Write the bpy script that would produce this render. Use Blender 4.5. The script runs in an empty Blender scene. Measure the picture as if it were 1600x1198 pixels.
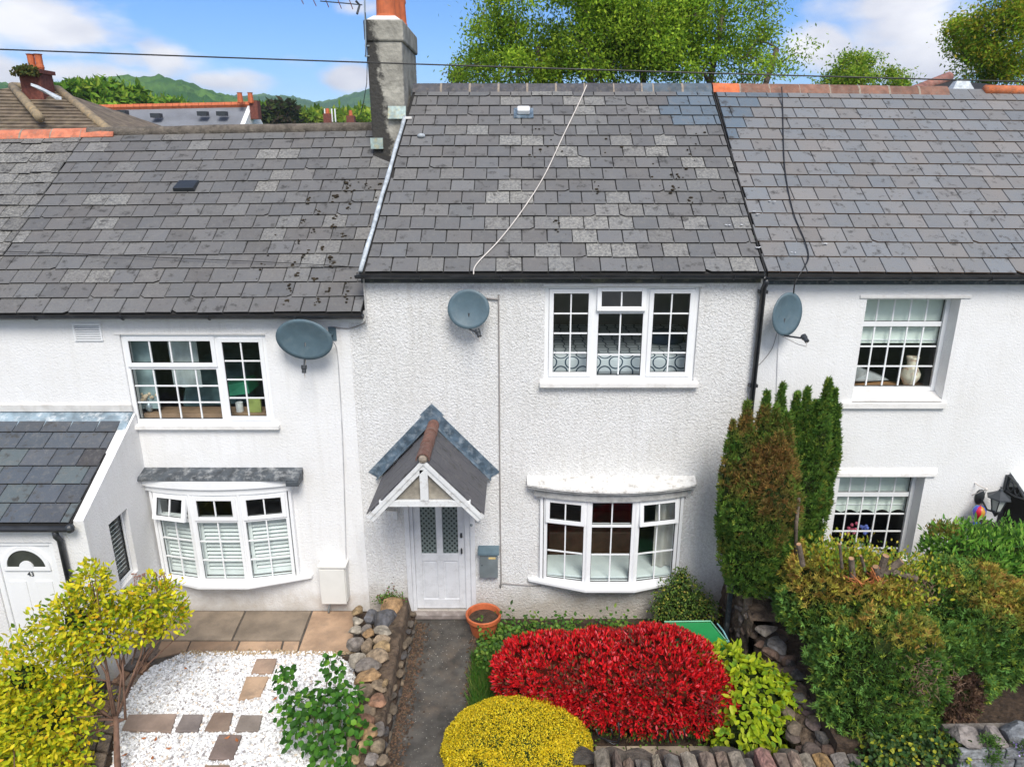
import bpy, math, random
import numpy as np
from mathutils import Vector, Matrix, noise

# ------------------------------------------------------------------ camera, sky, sun
SC = bpy.context.scene
COL = SC.collection
CX, CY, F = 808.0, 599.0, 1109.0
PITCH = math.radians(17.7)
CP, SP = math.cos(PITCH), math.sin(PITCH)
CAM = (0.0, -9.0, 6.384)
cam = bpy.data.objects.new('camera', bpy.data.cameras.new('camera'))
COL.objects.link(cam)
cam.location = CAM
cam.rotation_euler = (math.pi / 2 - PITCH, 0, 0)
cam.data.sensor_width = 36
cam.data.lens = F / 1600 * 36
cam.data.shift_x = -0.005
cam.data.clip_end = 4000
SC.camera = cam

SUN_EL, SUN_AZ = math.radians(50), math.radians(166)     # azimuth from +Y clockwise
world = bpy.data.worlds.new('World')
SC.world = world
world.use_nodes = True
SKY_STRENGTH = 0.125
SC.view_settings.view_transform = 'Standard'
SC.view_settings.look = 'None'
SC.view_settings.gamma = 1
SC.view_settings.exposure = 0.75
SC.view_settings.use_curve_mapping = False
sun = bpy.data.objects.new('sun', bpy.data.lights.new('sun', 'SUN'))
COL.objects.link(sun)
sun.data.energy = 2.35
sun.data.angle = math.radians(26)
sun.data.color = (1, .955, .88)
sd = Vector((math.sin(SUN_AZ) * math.cos(SUN_EL), math.cos(SUN_AZ) * math.cos(SUN_EL), math.sin(SUN_EL)))
sun.rotation_euler = sd.to_track_quat('Z', 'Y').to_euler()
sun.location = (6, -14, 20)


def ray(u, v):
    t = (CY - v) / F
    return ((u - CX) / F, CP + SP * t, -SP + CP * t)


def onY(u, v, y):
    r = ray(u, v); k = (y - CAM[1]) / r[1]
    return Vector((r[0] * k, y, CAM[2] + r[2] * k))


def onZ(u, v, z):
    r = ray(u, v); k = (z - CAM[2]) / r[2]
    return Vector((r[0] * k, CAM[1] + r[1] * k, z))


def onX(u, v, x):
    r = ray(u, v); k = x / r[0]
    return Vector((x, CAM[1] + r[1] * k, CAM[2] + r[2] * k))


def setup_sky():
    nt = world.node_tree; N = nt.nodes; L = nt.links
    N.clear()
    out = N.new('ShaderNodeOutputWorld'); bg = N.new('ShaderNodeBackground')
    L.new(bg.outputs[0], out.inputs[0])
    bg.inputs['Strength'].default_value = SKY_STRENGTH
    sky = N.new('ShaderNodeTexSky'); sky.sky_type = 'NISHITA'; sky.sun_disc = False
    sky.sun_elevation = SUN_EL; sky.sun_rotation = SUN_AZ
    sky.air_density = 0.9; sky.dust_density = 0.25; sky.ozone_density = 4.0; sky.altitude = 60
    hs = N.new('ShaderNodeHueSaturation')
    hs.inputs['Saturation'].default_value = 1.22; hs.inputs['Value'].default_value = 0.80
    L.new(sky.outputs[0], hs.inputs['Color'])
    tint = N.new('ShaderNodeMix'); tint.data_type = 'RGBA'; tint.blend_type = 'MULTIPLY'
    tint.inputs['Factor'].default_value = 1
    L.new(hs.outputs[0], tint.inputs[6]); tint.inputs[7].default_value = (0.84, 0.89, 1.05, 1)
    tc = N.new('ShaderNodeTexCoord')

    def math_(op, a, b=None, clamp=False):
        n = N.new('ShaderNodeMath'); n.operation = op; n.use_clamp = clamp
        for i, x in enumerate((a, b)):
            if x is None: continue
            if hasattr(x, 'links'): L.new(x, n.inputs[i])
            else: n.inputs[i].default_value = x
        return n.outputs[0]
    # clouds stand at fixed directions round the place, broken up by noise
    sc = N.new('ShaderNodeVectorMath'); sc.operation = 'MULTIPLY'
    L.new(tc.outputs['Generated'], sc.inputs[0]); sc.inputs[1].default_value = (1, 1, 2.0)
    n1 = N.new('ShaderNodeTexNoise'); n1.inputs['Scale'].default_value = 6.0
    n1.inputs['Detail'].default_value = 8; n1.inputs['Roughness'].default_value = 0.55
    n1.inputs['Distortion'].default_value = 0.25
    L.new(sc.outputs[0], n1.inputs['Vector'])
    n0 = N.new('ShaderNodeTexNoise'); n0.inputs['Scale'].default_value = 1.7; n0.inputs['Detail'].default_value = 4
    L.new(sc.outputs[0], n0.inputs['Vector'])
    total = None
    for (u, v, ru, rv, w) in [(60, 50, 190, 70, .9), (215, 95, 120, 34, .85), (-20, 120, 120, 50, 1.1), (130, 115, 170, 34, 1.0),
                              (245, 92, 60, 40, 1.0), (330, 128, 80, 24, .7), (550, 118, 48, 30, .95), (1288, 74, 66, 40, 1.0),
                              (1440, 55, 150, 75, 1.0), (1400, 5, 120, 40, 1.0), (1460, 112, 130, 26, .9), (560, 15, 50, 16, .5),
                              (470, 95, 60, 14, .35), (1330, 35, 50, 30, .5)]:
        d = Vector(ray(u, v)).normalized()
        su, sv = F / ru * 1.0, F / rv * 1.0
        sb = N.new('ShaderNodeVectorMath'); sb.operation = 'SUBTRACT'
        L.new(tc.outputs['Generated'], sb.inputs[0]); sb.inputs[1].default_value = d
        ml = N.new('ShaderNodeVectorMath'); ml.operation = 'MULTIPLY'
        L.new(sb.outputs[0], ml.inputs[0]); ml.inputs[1].default_value = (su, su, sv)
        ln = N.new('ShaderNodeVectorMath'); ln.operation = 'LENGTH'
        L.new(ml.outputs[0], ln.inputs[0])
        g = math_('SUBTRACT', 1.15, ln.outputs['Value'], True)
        g = math_('MULTIPLY', g, w)
        total = g if total is None else math_('MAXIMUM', total, g)
    base = math_('MULTIPLY', math_('SUBTRACT', n0.outputs['Fac'], 0.5), 0.9)      # broad cloud banks all round
    s = math_('ADD', math_('MULTIPLY', n1.outputs['Fac'], 1.25), math_('MULTIPLY', total, 0.62))
    s = math_('ADD', s, math_('MULTIPLY', base, 0.5))
    sy = N.new('ShaderNodeSeparateXYZ'); L.new(tc.outputs['Generated'], sy.inputs[0])
    # the cloud cover closes up overhead and behind the camera, as the soft light says
    s = math_('ADD', s, math_('MULTIPLY', math_('SUBTRACT', 0.75, sy.outputs[1], True), 0.42))
    mr = N.new('ShaderNodeMapRange'); mr.interpolation_type = 'SMOOTHSTEP'
    L.new(s, mr.inputs['Value']); mr.inputs['From Min'].default_value = 0.80; mr.inputs['From Max'].default_value = 1.14
    # cloud brightness: lit heads, greyer bodies
    n2 = N.new('ShaderNodeTexNoise'); n2.inputs['Scale'].default_value = 9; n2.inputs['Detail'].default_value = 5
    L.new(sc.outputs[0], n2.inputs['Vector'])
    cm = N.new('ShaderNodeMix'); cm.data_type = 'RGBA'
    mr2 = N.new('ShaderNodeMapRange'); mr2.inputs['From Min'].default_value = .38; mr2.inputs['From Max'].default_value = .62
    L.new(n2.outputs['Fac'], mr2.inputs['Value']); L.new(mr2.outputs[0], cm.inputs['Factor'])
    cm.inputs[6].default_value = (3.9, 4.0, 4.5, 1); cm.inputs[7].default_value = (5.6, 5.6, 5.75, 1)
    mx = N.new('ShaderNodeMix'); mx.data_type = 'RGBA'
    L.new(mr.outputs[0], mx.inputs['Factor']); L.new(tint.outputs[2], mx.inputs[6]); L.new(cm.outputs[2], mx.inputs[7])
    L.new(mx.outputs[2], bg.inputs['Color'])


setup_sky()

# ------------------------------------------------------------------ helpers
WL = {}
RND = random.Random(7)


def wl(o):
    return WL.get(o.name, Vector((0, 0, 0))) if o is not None else Vector((0, 0, 0))


def tag(o, label=None, cat=None, group=None, kind=None):
    if label: o['label'] = label
    if cat: o['category'] = cat
    if group: o['group'] = group
    if kind: o['kind'] = kind
    return o


def thing(name, label, cat, loc, group=None, parent=None):
    o = bpy.data.objects.new(name, None); COL.objects.link(o)
    o.empty_display_size = .1
    o.location = Vector(loc) - wl(parent)
    if parent: o.parent = parent
    WL[o.name] = Vector(loc)
    if parent is None: tag(o, label, cat, group)
    elif label: o['label'] = label
    return o


def inst(name, mesh, parent, mat4, color=None):
    """a mesh object standing at a world matrix, under a parent that only translates"""
    o = bpy.data.objects.new(name, mesh); COL.objects.link(o)
    if parent: o.parent = parent
    o.matrix_basis = Matrix.Translation(-wl(parent)) @ mat4
    WL[o.name] = mat4.to_translation()
    if color: o.color = color
    return o


class MB:
    def __init__(s, M=None):
        s.v = []; s.f = []; s.M = M; s.mi = []; s.cur = 0

    def add(s, pts, faces):
        b = len(s.v)
        for p in pts:
            p = Vector(p)
            s.v.append(s.M @ p if s.M is not None else p)
        for f in faces:
            s.f.append([b + i for i in f]); s.mi.append(s.cur)
        return s

    def box(s, x0, x1, y0, y1, z0, z1):
        return s.add([(x0, y0, z0), (x1, y0, z0), (x1, y1, z0), (x0, y1, z0), (x0, y0, z1), (x1, y0, z1), (x1, y1, z1), (x0, y1, z1)],
                     [(0, 3, 2, 1), (4, 5, 6, 7), (0, 1, 5, 4), (1, 2, 6, 5), (2, 3, 7, 6), (3, 0, 4, 7)])

    def hexa(s, p):            # 8 corners, bottom ring then top ring
        return s.add(p, [(0, 3, 2, 1), (4, 5, 6, 7), (0, 1, 5, 4), (1, 2, 6, 5), (2, 3, 7, 6), (3, 0, 4, 7)])

    def bar(s, a, b, w, h, up=(0, 0, 1)):
        a = Vector(a); b = Vector(b); d = (b - a).normalized(); up = Vector(up)
        sx = d.cross(up)
        if sx.length < 1e-4: sx = d.cross(Vector((1, 0, 0)))
        sx.normalize(); uz = sx.cross(d).normalized()
        p = []
        for q in (a, b):
            pass
        r = []
        for c in (-1, 1):
            for (q, e) in ((a, -1), (a, 1), (b, 1), (b, -1)):
                r.append(q + sx * (e * w / 2) + uz * (c * h / 2))
        return s.hexa(r)

    def tube(s, pts, r, n=8, cap=True):
        pts = [Vector(p) for p in pts]
        rr = r if isinstance(r, (list, tuple)) else [r] * len(pts)
        rings = []
        prev = None
        for i, p in enumerate(pts):
            d = (pts[min(i + 1, len(pts) - 1)] - pts[max(i - 1, 0)])
            if d.length < 1e-9: d = Vector((0, 0, 1))
            d.normalize()
            if prev is None:
                a = d.cross(Vector((0, 0, 1)))
                if a.length < 1e-3: a = d.cross(Vector((1, 0, 0)))
            else:
                a = prev - d * prev.dot(d)
                if a.length < 1e-3: a = d.cross(Vector((1, 0, 0)))
            a.normalize(); prev = a; b = d.cross(a)
            rings.append([p + (a * math.cos(k * 2 * math.pi / n) + b * math.sin(k * 2 * math.pi / n)) * rr[i] for k in range(n)])
        V = [q for ring in rings for q in ring]; Fs = []
        for i in range(len(rings) - 1):
            for k in range(n):
                Fs.append((i * n + k, i * n + (k + 1) % n, (i + 1) * n + (k + 1) % n, (i + 1) * n + k))
        if cap:
            Fs.append(tuple(range(n))[::-1]); Fs.append(tuple((len(rings) - 1) * n + k for k in range(n)))
        return s.add(V, Fs)

    def lathe(s, prof, c, n=24, sx=1, sy=1):
        V = []; Fs = []
        for (r, z) in prof:
            for k in range(n):
                a = 2 * math.pi * k / n
                V.append((c[0] + r * sx * math.cos(a), c[1] + r * sy * math.sin(a), c[2] + z))
        for i in range(len(prof) - 1):
            for k in range(n):
                Fs.append((i * n + k, i * n + (k + 1) % n, (i + 1) * n + (k + 1) % n, (i + 1) * n + k))
        return s.add(V, Fs)

    def prism(s, poly, d):      # planar polygon pushed along vector d
        n = len(poly); d = Vector(d)
        P = [Vector(p) for p in poly] + [Vector(p) + d for p in poly]
        return s.add(P, [tuple(range(n))[::-1], tuple(range(n, 2 * n))] + [(i, (i + 1) % n, n + (i + 1) % n, n + i) for i in range(n)])

    def sphere(s, c, r, n=12, m=8, sx=1, sy=1, sz=1):
        prof = [(max(1e-4, r * math.sin(math.pi * i / m)), -r * math.cos(math.pi * i / m)) for i in range(m + 1)]
        return s.lathe([(a, b * sz) for a, b in prof], c, n, sx, sy)

    def mesh(s, name, mat, smooth=False, center=True):
        me = bpy.data.meshes.new(name)
        xs = [v.x for v in s.v]; ys = [v.y for v in s.v]; zs = [v.z for v in s.v]
        c = Vector(((min(xs) + max(xs)) / 2, (min(ys) + max(ys)) / 2, min(zs))) if center else Vector((0, 0, 0))
        me.from_pydata([v - c for v in s.v], [], s.f)
        mats = mat if isinstance(mat, (list, tuple)) else [mat]
        for m in mats: me.materials.append(m)
        if len(mats) > 1: me.polygons.foreach_set('material_index', s.mi)
        if smooth: me.polygons.foreach_set('use_smooth', [True] * len(me.polygons))
        me.update()
        return me, c

    def build(s, name, mat, parent=None, smooth=False, bevel=0, color=None, kind=None, label=None):
        me, c = s.mesh(name, mat, smooth)
        o = inst(name, me, parent, Matrix.Translation(c), color)
        if bevel:
            b = o.modifiers.new('bevel', 'BEVEL'); b.width = bevel; b.segments = 2; b.limit_method = 'ANGLE'
            b.harden_normals = False
        if kind: o['kind'] = kind
        if label: o['label'] = label
        return o


def smooth_angle(o, deg=40):
    me = o.data
    me.polygons.foreach_set('use_smooth', [True] * len(me.polygons))
    try:
        me.set_sharp_from_angle(angle=math.radians(deg))
    except Exception:
        pass
    return o


# ------------------------------------------------------------------ materials
def nodes(name):
    m = bpy.data.materials.new(name); m.use_nodes = True
    nt = m.node_tree; nt.nodes.clear()
    out = nt.nodes.new('ShaderNodeOutputMaterial'); b = nt.nodes.new('ShaderNodeBsdfPrincipled')
    nt.links.new(b.outputs[0], out.inputs[0])
    return m, nt, nt.nodes, nt.links, b, out


def _noise(N, L, vec, scale, detail=4, rough=.55):
    n = N.new('ShaderNodeTexNoise'); n.inputs['Scale'].default_value = scale
    n.inputs['Detail'].default_value = detail; n.inputs['Roughness'].default_value = rough
    L.new(vec, n.inputs['Vector']); return n.outputs['Fac']


def _ramp(N, L, fac, lo, hi, a=0., b=1.):
    r = N.new('ShaderNodeMapRange'); r.inputs['From Min'].default_value = lo; r.inputs['From Max'].default_value = hi
    r.inputs['To Min'].default_value = a; r.inputs['To Max'].default_value = b
    L.new(fac, r.inputs['Value']); return r.outputs[0]


def _mix(N, L, fac, a, b, mode='MIX'):
    m = N.new('ShaderNodeMix'); m.data_type = 'RGBA'; m.blend_type = mode
    for k, x in ((0, fac), (6, a), (7, b)):
        if hasattr(x, 'links'): L.new(x, m.inputs[k])
        else: m.inputs[k].default_value = x if k == 0 else (tuple(x) + (1,))[:4]
    return m.outputs[2]


def _math(N, L, op, a, b, clamp=False):
    n = N.new('ShaderNodeMath'); n.operation = op; n.use_clamp = clamp
    for i, x in enumerate((a, b)):
        if hasattr(x, 'links'): L.new(x, n.inputs[i])
        else: n.inputs[i].default_value = x
    return n.outputs[0]


def _pos(N):
    return N.new('ShaderNodeNewGeometry').outputs['Position']


def _bump(N, L, b, h, dist, strength=1.0, prev=None):
    n = N.new('ShaderNodeBump'); n.inputs['Strength'].default_value = strength; n.inputs['Distance'].default_value = dist
    L.new(h, n.inputs['Height'])
    if prev is not None: L.new(prev, n.inputs['Normal'])
    L.new(n.outputs[0], b.inputs['Normal']); return n.outputs[0]


def mat(name, col, rough=.7, var=.2, scale=5, dirt=None, dirt_amt=.5, dirt_scale=3, bump=0, bscale=60, metal=0, spec=.5, objcol=False):
    m, nt, N, L, b, out = nodes(name)
    p = _pos(N)
    f = _noise(N, L, p, scale, 5)
    base = tuple(col)
    if objcol:
        oi = N.new('ShaderNodeObjectInfo')
        rb = _ramp(N, L, oi.outputs['Random'], 0, 1, .78, 1.22)
        cc = _mix(N, L, 1.0, oi.outputs['Color'], rb, 'MULTIPLY')
        dk = _mix(N, L, 1.0, cc, tuple([1 - var] * 3), 'MULTIPLY')
        lt = _mix(N, L, 1.0, cc, tuple([1 + var] * 3), 'MULTIPLY')
        c = _mix(N, L, _ramp(N, L, f, .35, .65), dk, lt)
    else:
        c = _mix(N, L, _ramp(N, L, f, .35, .65), tuple(x * (1 - var) for x in base), tuple(min(1, x * (1 + var)) for x in base))
    if dirt is not None:
        d = _noise(N, L, p, dirt_scale, 8, .7)
        c = _mix(N, L, _ramp(N, L, d, .5, .72, 0, dirt_amt), c, tuple(dirt))
    L.new(c, b.inputs['Base Color'])
    b.inputs['Roughness'].default_value = rough; b.inputs['Metallic'].default_value = metal
    b.inputs['Specular IOR Level'].default_value = spec
    if bump:
        _bump(N, L, b, _noise(N, L, p, bscale, 4), bump)
    return m


def mat_render(name, col, lump, lscale, dirt_lo, stain=.35):
    """painted render: lumps, hairline wear, grime near the foot and below sills"""
    m, nt, N, L, b, out = nodes(name)
    p = _pos(N)
    sp = N.new('ShaderNodeSeparateXYZ'); L.new(p, sp.inputs[0])
    n1 = _noise(N, L, p, 1.1, 6, .65)
    c = _mix(N, L, _ramp(N, L, n1, .35, .7), tuple(col), tuple(x * y for x, y in zip(col, (.93, .92, .90))))
    st = N.new('ShaderNodeVectorMath'); st.operation = 'MULTIPLY'; L.new(p, st.inputs[0]); st.inputs[1].default_value = (9, 9, .8)
    n2 = _noise(N, L, st.outputs[0], 1.0, 6, .6)
    c = _mix(N, L, _ramp(N, L, n2, .50, .70, 0, stain), c, (.46, .43, .37))
    # splash-back grime rising from the ground
    n3 = _noise(N, L, p, 3.5, 7, .7)
    hz = _math(N, L, 'ADD', sp.outputs[2], _math(N, L, 'MULTIPLY', n3, -1.0))
    g = _ramp(N, L, hz, dirt_lo - .62, dirt_lo - .1, .7, 0)
    c = _mix(N, L, g, c, (.42, .35, .27))
    L.new(c, b.inputs['Base Color'])
    b.inputs['Roughness'].default_value = .85; b.inputs['Specular IOR Level'].default_value = .25
    v = N.new('ShaderNodeTexVoronoi'); v.inputs['Scale'].default_value = lscale; v.feature = 'SMOOTH_F1'
    nz = N.new('ShaderNodeTexNoise'); nz.inputs['Scale'].default_value = lscale * .9; L.new(p, nz.inputs['Vector'])
    wp = N.new('ShaderNodeMix'); wp.data_type = 'VECTOR'; wp.inputs[0].default_value = .06
    L.new(p, wp.inputs[4]); L.new(nz.outputs['Color'], wp.inputs[5]); L.new(wp.outputs[1], v.inputs['Vector'])
    h = _math(N, L, 'ADD', _math(N, L, 'MULTIPLY', v.outputs['Distance'], -1.0), _noise(N, L, p, lscale * .6, 6, .6))
    if lump > .01:      # darker tone in the pits of the roughcast
        pit = _ramp(N, L, h, -.02, .14, .26, 0)
        L.new(_mix(N, L, pit, c, (.38, .36, .34)), b.inputs['Base Color'])
    b1 = _bump(N, L, b, h, lump)
    return m


def mat_slate(name, warm, edge=None):
    """Slate: object colour rgb is the slate's own tint, alpha is how much lichen grows on it"""
    m, nt, N, L, b, out = nodes(name)
    p = _pos(N); oi = N.new('ShaderNodeObjectInfo')
    rb = _ramp(N, L, oi.outputs['Random'], 0, 1, .93, 1.08)
    c = _mix(N, L, 1.0, oi.outputs['Color'], rb, 'MULTIPLY')
    n1 = _noise(N, L, p, 2.2, 5, .6)
    c = _mix(N, L, _ramp(N, L, n1, .4, .68), c, _mix(N, L, 1.0, c, warm, 'MULTIPLY'))
    n2 = _noise(N, L, p, 14, 8, .75)
    c = _mix(N, L, _ramp(N, L, n2, .5, .62, 0, .35), c, (.21, .205, .19))
    n3 = _noise(N, L, p, 30, 6, .75)
    al = _math(N, L, 'MULTIPLY', oi.outputs['Alpha'], _ramp(N, L, n3, .40, .66), True)
    c = _mix(N, L, al, c, (.38, .37, .33))
    n4 = _noise(N, L, p, 7, 7, .7)
    c = _mix(N, L, _ramp(N, L, n4, .56, .66, 0, .8), c, (.035, .033, .03))
    if edge:
        tc = N.new('ShaderNodeTexCoord'); s2 = N.new('ShaderNodeSeparateXYZ'); L.new(tc.outputs['Object'], s2.inputs[0])
    L.new(c, b.inputs['Base Color'])
    L.new(_ramp(N, L, n2, .3, .7, .5, .75), b.inputs['Roughness'])
    b.inputs['Specular IOR Level'].default_value = .4
    _bump(N, L, b, _noise(N, L, p, 45, 6, .65), .006)
    return m


def mat_leaf(name, objcol=False, trans=.35, rough=.5, spec=.22):
    m, nt, N, L, b, out = nodes(name)
    if objcol:
        oi = N.new('ShaderNodeObjectInfo'); c = oi.outputs['Color']
    else:
        a = N.new('ShaderNodeAttribute'); a.attribute_name = 'Col'; c = a.outputs['Color']
    L.new(c, b.inputs['Base Color'])
    b.inputs['Roughness'].default_value = rough; b.inputs['Specular IOR Level'].default_value = spec
    if trans:
        tr = N.new('ShaderNodeBsdfTranslucent'); mx = N.new('ShaderNodeMixShader'); mx.inputs[0].default_value = trans
        L.new(c, tr.inputs['Color']); L.new(b.outputs[0], mx.inputs[1]); L.new(tr.outputs[0], mx.inputs[2])
        L.new(mx.outputs[0], out.inputs[0])
    return m


def mat_glass(name='window_glass', tint=(.93, .97, .96)):
    m, nt, N, L, b, out = nodes(name)
    N.remove(b)
    tr = N.new('ShaderNodeBsdfTransparent'); gl = N.new('ShaderNodeBsdfGlossy'); mx = N.new('ShaderNodeMixShader')
    fr = N.new('ShaderNodeFresnel'); fr.inputs['IOR'].default_value = 1.6
    bf = N.new('ShaderNodeNewGeometry'); L.new(_ramp(N, L, bf.outputs['Backfacing'], 0, 1, 1.6, .625), fr.inputs['IOR'])
    tr.inputs['Color'].default_value = tint + (1,); gl.inputs['Roughness'].default_value = .015
    L.new(_math(N, L, 'MULTIPLY', fr.outputs[0], .85, True), mx.inputs[0]); L.new(tr.outputs[0], mx.inputs[1]); L.new(gl.outputs[0], mx.inputs[2])
    p = _pos(N); bp = N.new('ShaderNodeBump'); bp.inputs['Distance'].default_value = .004
    L.new(_noise(N, L, p, 2.5, 2), bp.inputs['Height']); L.new(bp.outputs[0], gl.inputs['Normal'])
    L.new(mx.outputs[0], out.inputs[0])
    return m


WHITE = (.80, .81, .83)
m_rough = mat_render('roughcast_white', (.85, .85, .845), .014, 50, .12, .22)
m_smooth = mat_render('smooth_render_white', (.82,.82,.82), .005, 60, .1, .10)
m_fine = mat_render('fine_render_white', (.82, .82, .822), .005, 52, .0, .14)
m_slate = mat_slate('old_slate', (1.03, 1.0, .98))
m_slate_b = mat_slate('blue_grey_slate', (1.08, 1.02, .98))
m_edge = mat('slate_edge_shade_grime', (.018, .017, .016), .95, .4, 8, spec=.1)  # tail-edge dirt, with the shadow line under each course painted into its colour
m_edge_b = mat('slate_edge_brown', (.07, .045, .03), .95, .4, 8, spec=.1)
m_deck = mat('roof_underlay', (.02, .019, .018), .9, .2)
m_upvc = mat('white_upvc', (.84, .85, .86), .32, .02, 3, dirt=(.6, .58, .52), dirt_amt=.12, dirt_scale=8)
m_cream = mat('cream_render_sill', (.78, .765, .74), .7, .06, 4, dirt=(.35, .3, .25), dirt_amt=.35, dirt_scale=9, bump=.003)
m_glass = mat_glass()
m_rubber = mat('glazing_rubber', (.03, .03, .03), .6, .1)
m_gutter = mat('black_gutter', (.022, .025, .03), .35, .3, 8, dirt=(.12, .12, .12), dirt_amt=.3)
m_fascia = mat('black_peeling_fascia', (.03, .034, .036), .5, .3, 5, dirt=(.22, .22, .13), dirt_amt=.75, dirt_scale=6)
m_fascia_r = mat('black_fascia_worn', (.045, .06, .07), .5, .3, 5, dirt=(.5, .5, .47), dirt_amt=.4, dirt_scale=14)
m_lead = mat('lead_flashing', (.10, .145, .19), .5, .35, 9, dirt=(.45, .5, .54), dirt_amt=.8, dirt_scale=8, metal=.2, bump=.006, bscale=20)
m_lead_w = mat('pale_lead', (.48, .52, .55), .6, .25, 14, dirt=(.2, .24, .26), dirt_amt=.7, dirt_scale=12)
m_lead_sage = mat('weathered_lead_apron', (.33, .42, .40), .6, .3, 12, dirt=(.5, .38, .12), dirt_amt=.8, dirt_scale=8)
m_stack = mat('cement_render_stack', (.34, .325, .28), .9, .25, 4, dirt=(.07, .065, .06), dirt_amt=.5, dirt_scale=3.4, bump=.02, bscale=18)
m_terra = mat('terracotta', (.52, .13, .045), .7, .15, 6, dirt=(.2, .06, .03), dirt_amt=.5, dirt_scale=7, bump=.004)
m_ridge = mat('ridge_tile_clay', (.3, .1, .06), .8, .25, 9, dirt=(.2, .17, .14), dirt_amt=.7, dirt_scale=16, bump=.008, bscale=50, objcol=True)
m_mortar = mat('mortar', (.30, .25, .20), .95, .2, 20, bump=.01)
m_oldpaint = mat('weathered_white_paint', (.70, .71, .71), .6, .06, 6, dirt=(.30, .27, .23), dirt_amt=.75, dirt_scale=12, bump=.003, bscale=90)
m_doorpaint = mat('dull_white_door_paint', (.70, .71, .73), .45, .05, 5, dirt=(.42, .42, .42), dirt_amt=.4, dirt_scale=9, bump=.002)
m_board = mat('grey_board', (.3, .27, .22), .9, .25, 9, dirt=(.12, .1, .08), dirt_amt=.6)
m_asphalt = mat('path_asphalt', (.085, .078, .068), .92, .4, 5, dirt=(.17, .13, .095), dirt_amt=.75, dirt_scale=3, bump=.012, bscale=140)
m_road = mat('road_asphalt', (.06, .06, .06), .9, .2, 4, bump=.006, bscale=120)
m_soil = mat('garden_soil', (.055, .035, .022), .98, .4, 14, bump=.04, bscale=22)
m_earth = mat('earthy_wall_core', (.095, .066, .045), .98, .45, 7, dirt=(.2, .15, .1), dirt_amt=.7, dirt_scale=9, bump=.08, bscale=11)
m_sand = mat('sandstone_slab', (.3, .23, .165), .85, .22, 3.2, dirt=(.17, .14, .11), dirt_amt=.55, dirt_scale=5, bump=.006, bscale=30, objcol=True)
m_stone = mat('garden_stone', (.25, .2, .15), .9, .38, 13, dirt=(.09, .07, .05), dirt_amt=.8, dirt_scale=11, bump=.03, bscale=22, objcol=True)
m_grout = mat('dark_joint_mortar', (.1, .085, .07), .95, .3, 12, bump=.01)
m_bed = mat('stone_wall_mortar', (.17, .15, .13), .95, .3, 12, bump=.02, bscale=30)
m_gravel = mat('white_gravel', (.8, .8, .8), .7, .1, 30)
m_ground = mat('rough_grass', (.06, .09, .03), .95, .4, 1.2, dirt=(.1, .09, .05), dirt_amt=.6)
m_bark = mat('bark', (.13, .10, .075), .9, .35, 12, bump=.02, bscale=30)
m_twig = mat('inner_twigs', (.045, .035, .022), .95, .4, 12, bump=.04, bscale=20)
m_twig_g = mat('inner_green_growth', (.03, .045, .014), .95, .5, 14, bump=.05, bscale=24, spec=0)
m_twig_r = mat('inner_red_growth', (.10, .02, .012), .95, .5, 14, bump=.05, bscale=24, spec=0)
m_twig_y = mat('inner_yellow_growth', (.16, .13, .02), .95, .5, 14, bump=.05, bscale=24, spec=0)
m_iron = mat('black_iron', (.012, .012, .013), .4, .2)
m_rust = mat('rusty_iron', (.12, .06, .04), .8, .3)
m_dish = mat('dish_grey_mesh', (.085, .135, .165), .5, .1, 6, dirt=(.15, .2, .22), dirt_amt=.5, dirt_scale=10)
m_dark = mat('dark_plastic', (.03, .035, .04), .45, .1)
m_cable_w = mat('white_cable', (.62, .57, .52), .6, .1)
m_cable_b = mat('black_cable', (.015, .015, .015), .5, .1)
m_cable_g = mat('grey_painted_cable', (.3, .28, .27), .6, .1)
m_galv = mat('galvanised_steel', (.36, .42, .46), .35, .1, 6, metal=.6, dirt=(.25, .28, .3), dirt_amt=.4, dirt_scale=14)
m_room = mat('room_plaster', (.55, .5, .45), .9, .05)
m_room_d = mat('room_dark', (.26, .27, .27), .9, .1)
m_wood = mat('wood_brown', (.28, .14, .07), .6, .2)
m_leaf = mat_leaf('leaf')
m_leaf_o = mat_leaf('leaf_single', True)
m_needle = mat_leaf('conifer_spray', trans=.15, rough=.7, spec=.15)
m_leaf_far = mat_leaf('far_leaf', trans=.45, rough=.7, spec=.1)
# ------------------------------------------------------------------ the terrace: roofs
YE, YR = -0.15, 3.22          # eave and ridge lines


class Slope:
    def __init__(s, ze, zr):   # functions of x
        s.ze, s.zr = ze, zr

    def pt(s, x, t, h=0.0):
        ze, zr = s.ze(x), s.zr(x)
        n = Vector((0, -(zr - ze), YR - YE)).normalized()
        return Vector((x, YE + (YR - YE) * t, ze + (zr - ze) * t)) + n * h

    def frame(s, x):
        d = (s.pt(x, 1) - s.pt(x, 0)).normalized()
        xx = (s.pt(x + .5, 0.5) - s.pt(x - .5, 0.5)).normalized()
        n = xx.cross(d).normalized()
        return xx, d, n


R_MID = Slope(lambda x: 5.0, lambda x: 7.42)
R_RIGHT = Slope(lambda x: 5.0 - .006 * (x - 3.1), lambda x: 7.42 - .012 * (x - 3.1))
R_LEFT = Slope(lambda x: 4.49 + .004 * (x + 2), lambda x: 6.82 + .018 * (x + 2))
TW = 0.327
_tile_cache = {}


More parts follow.
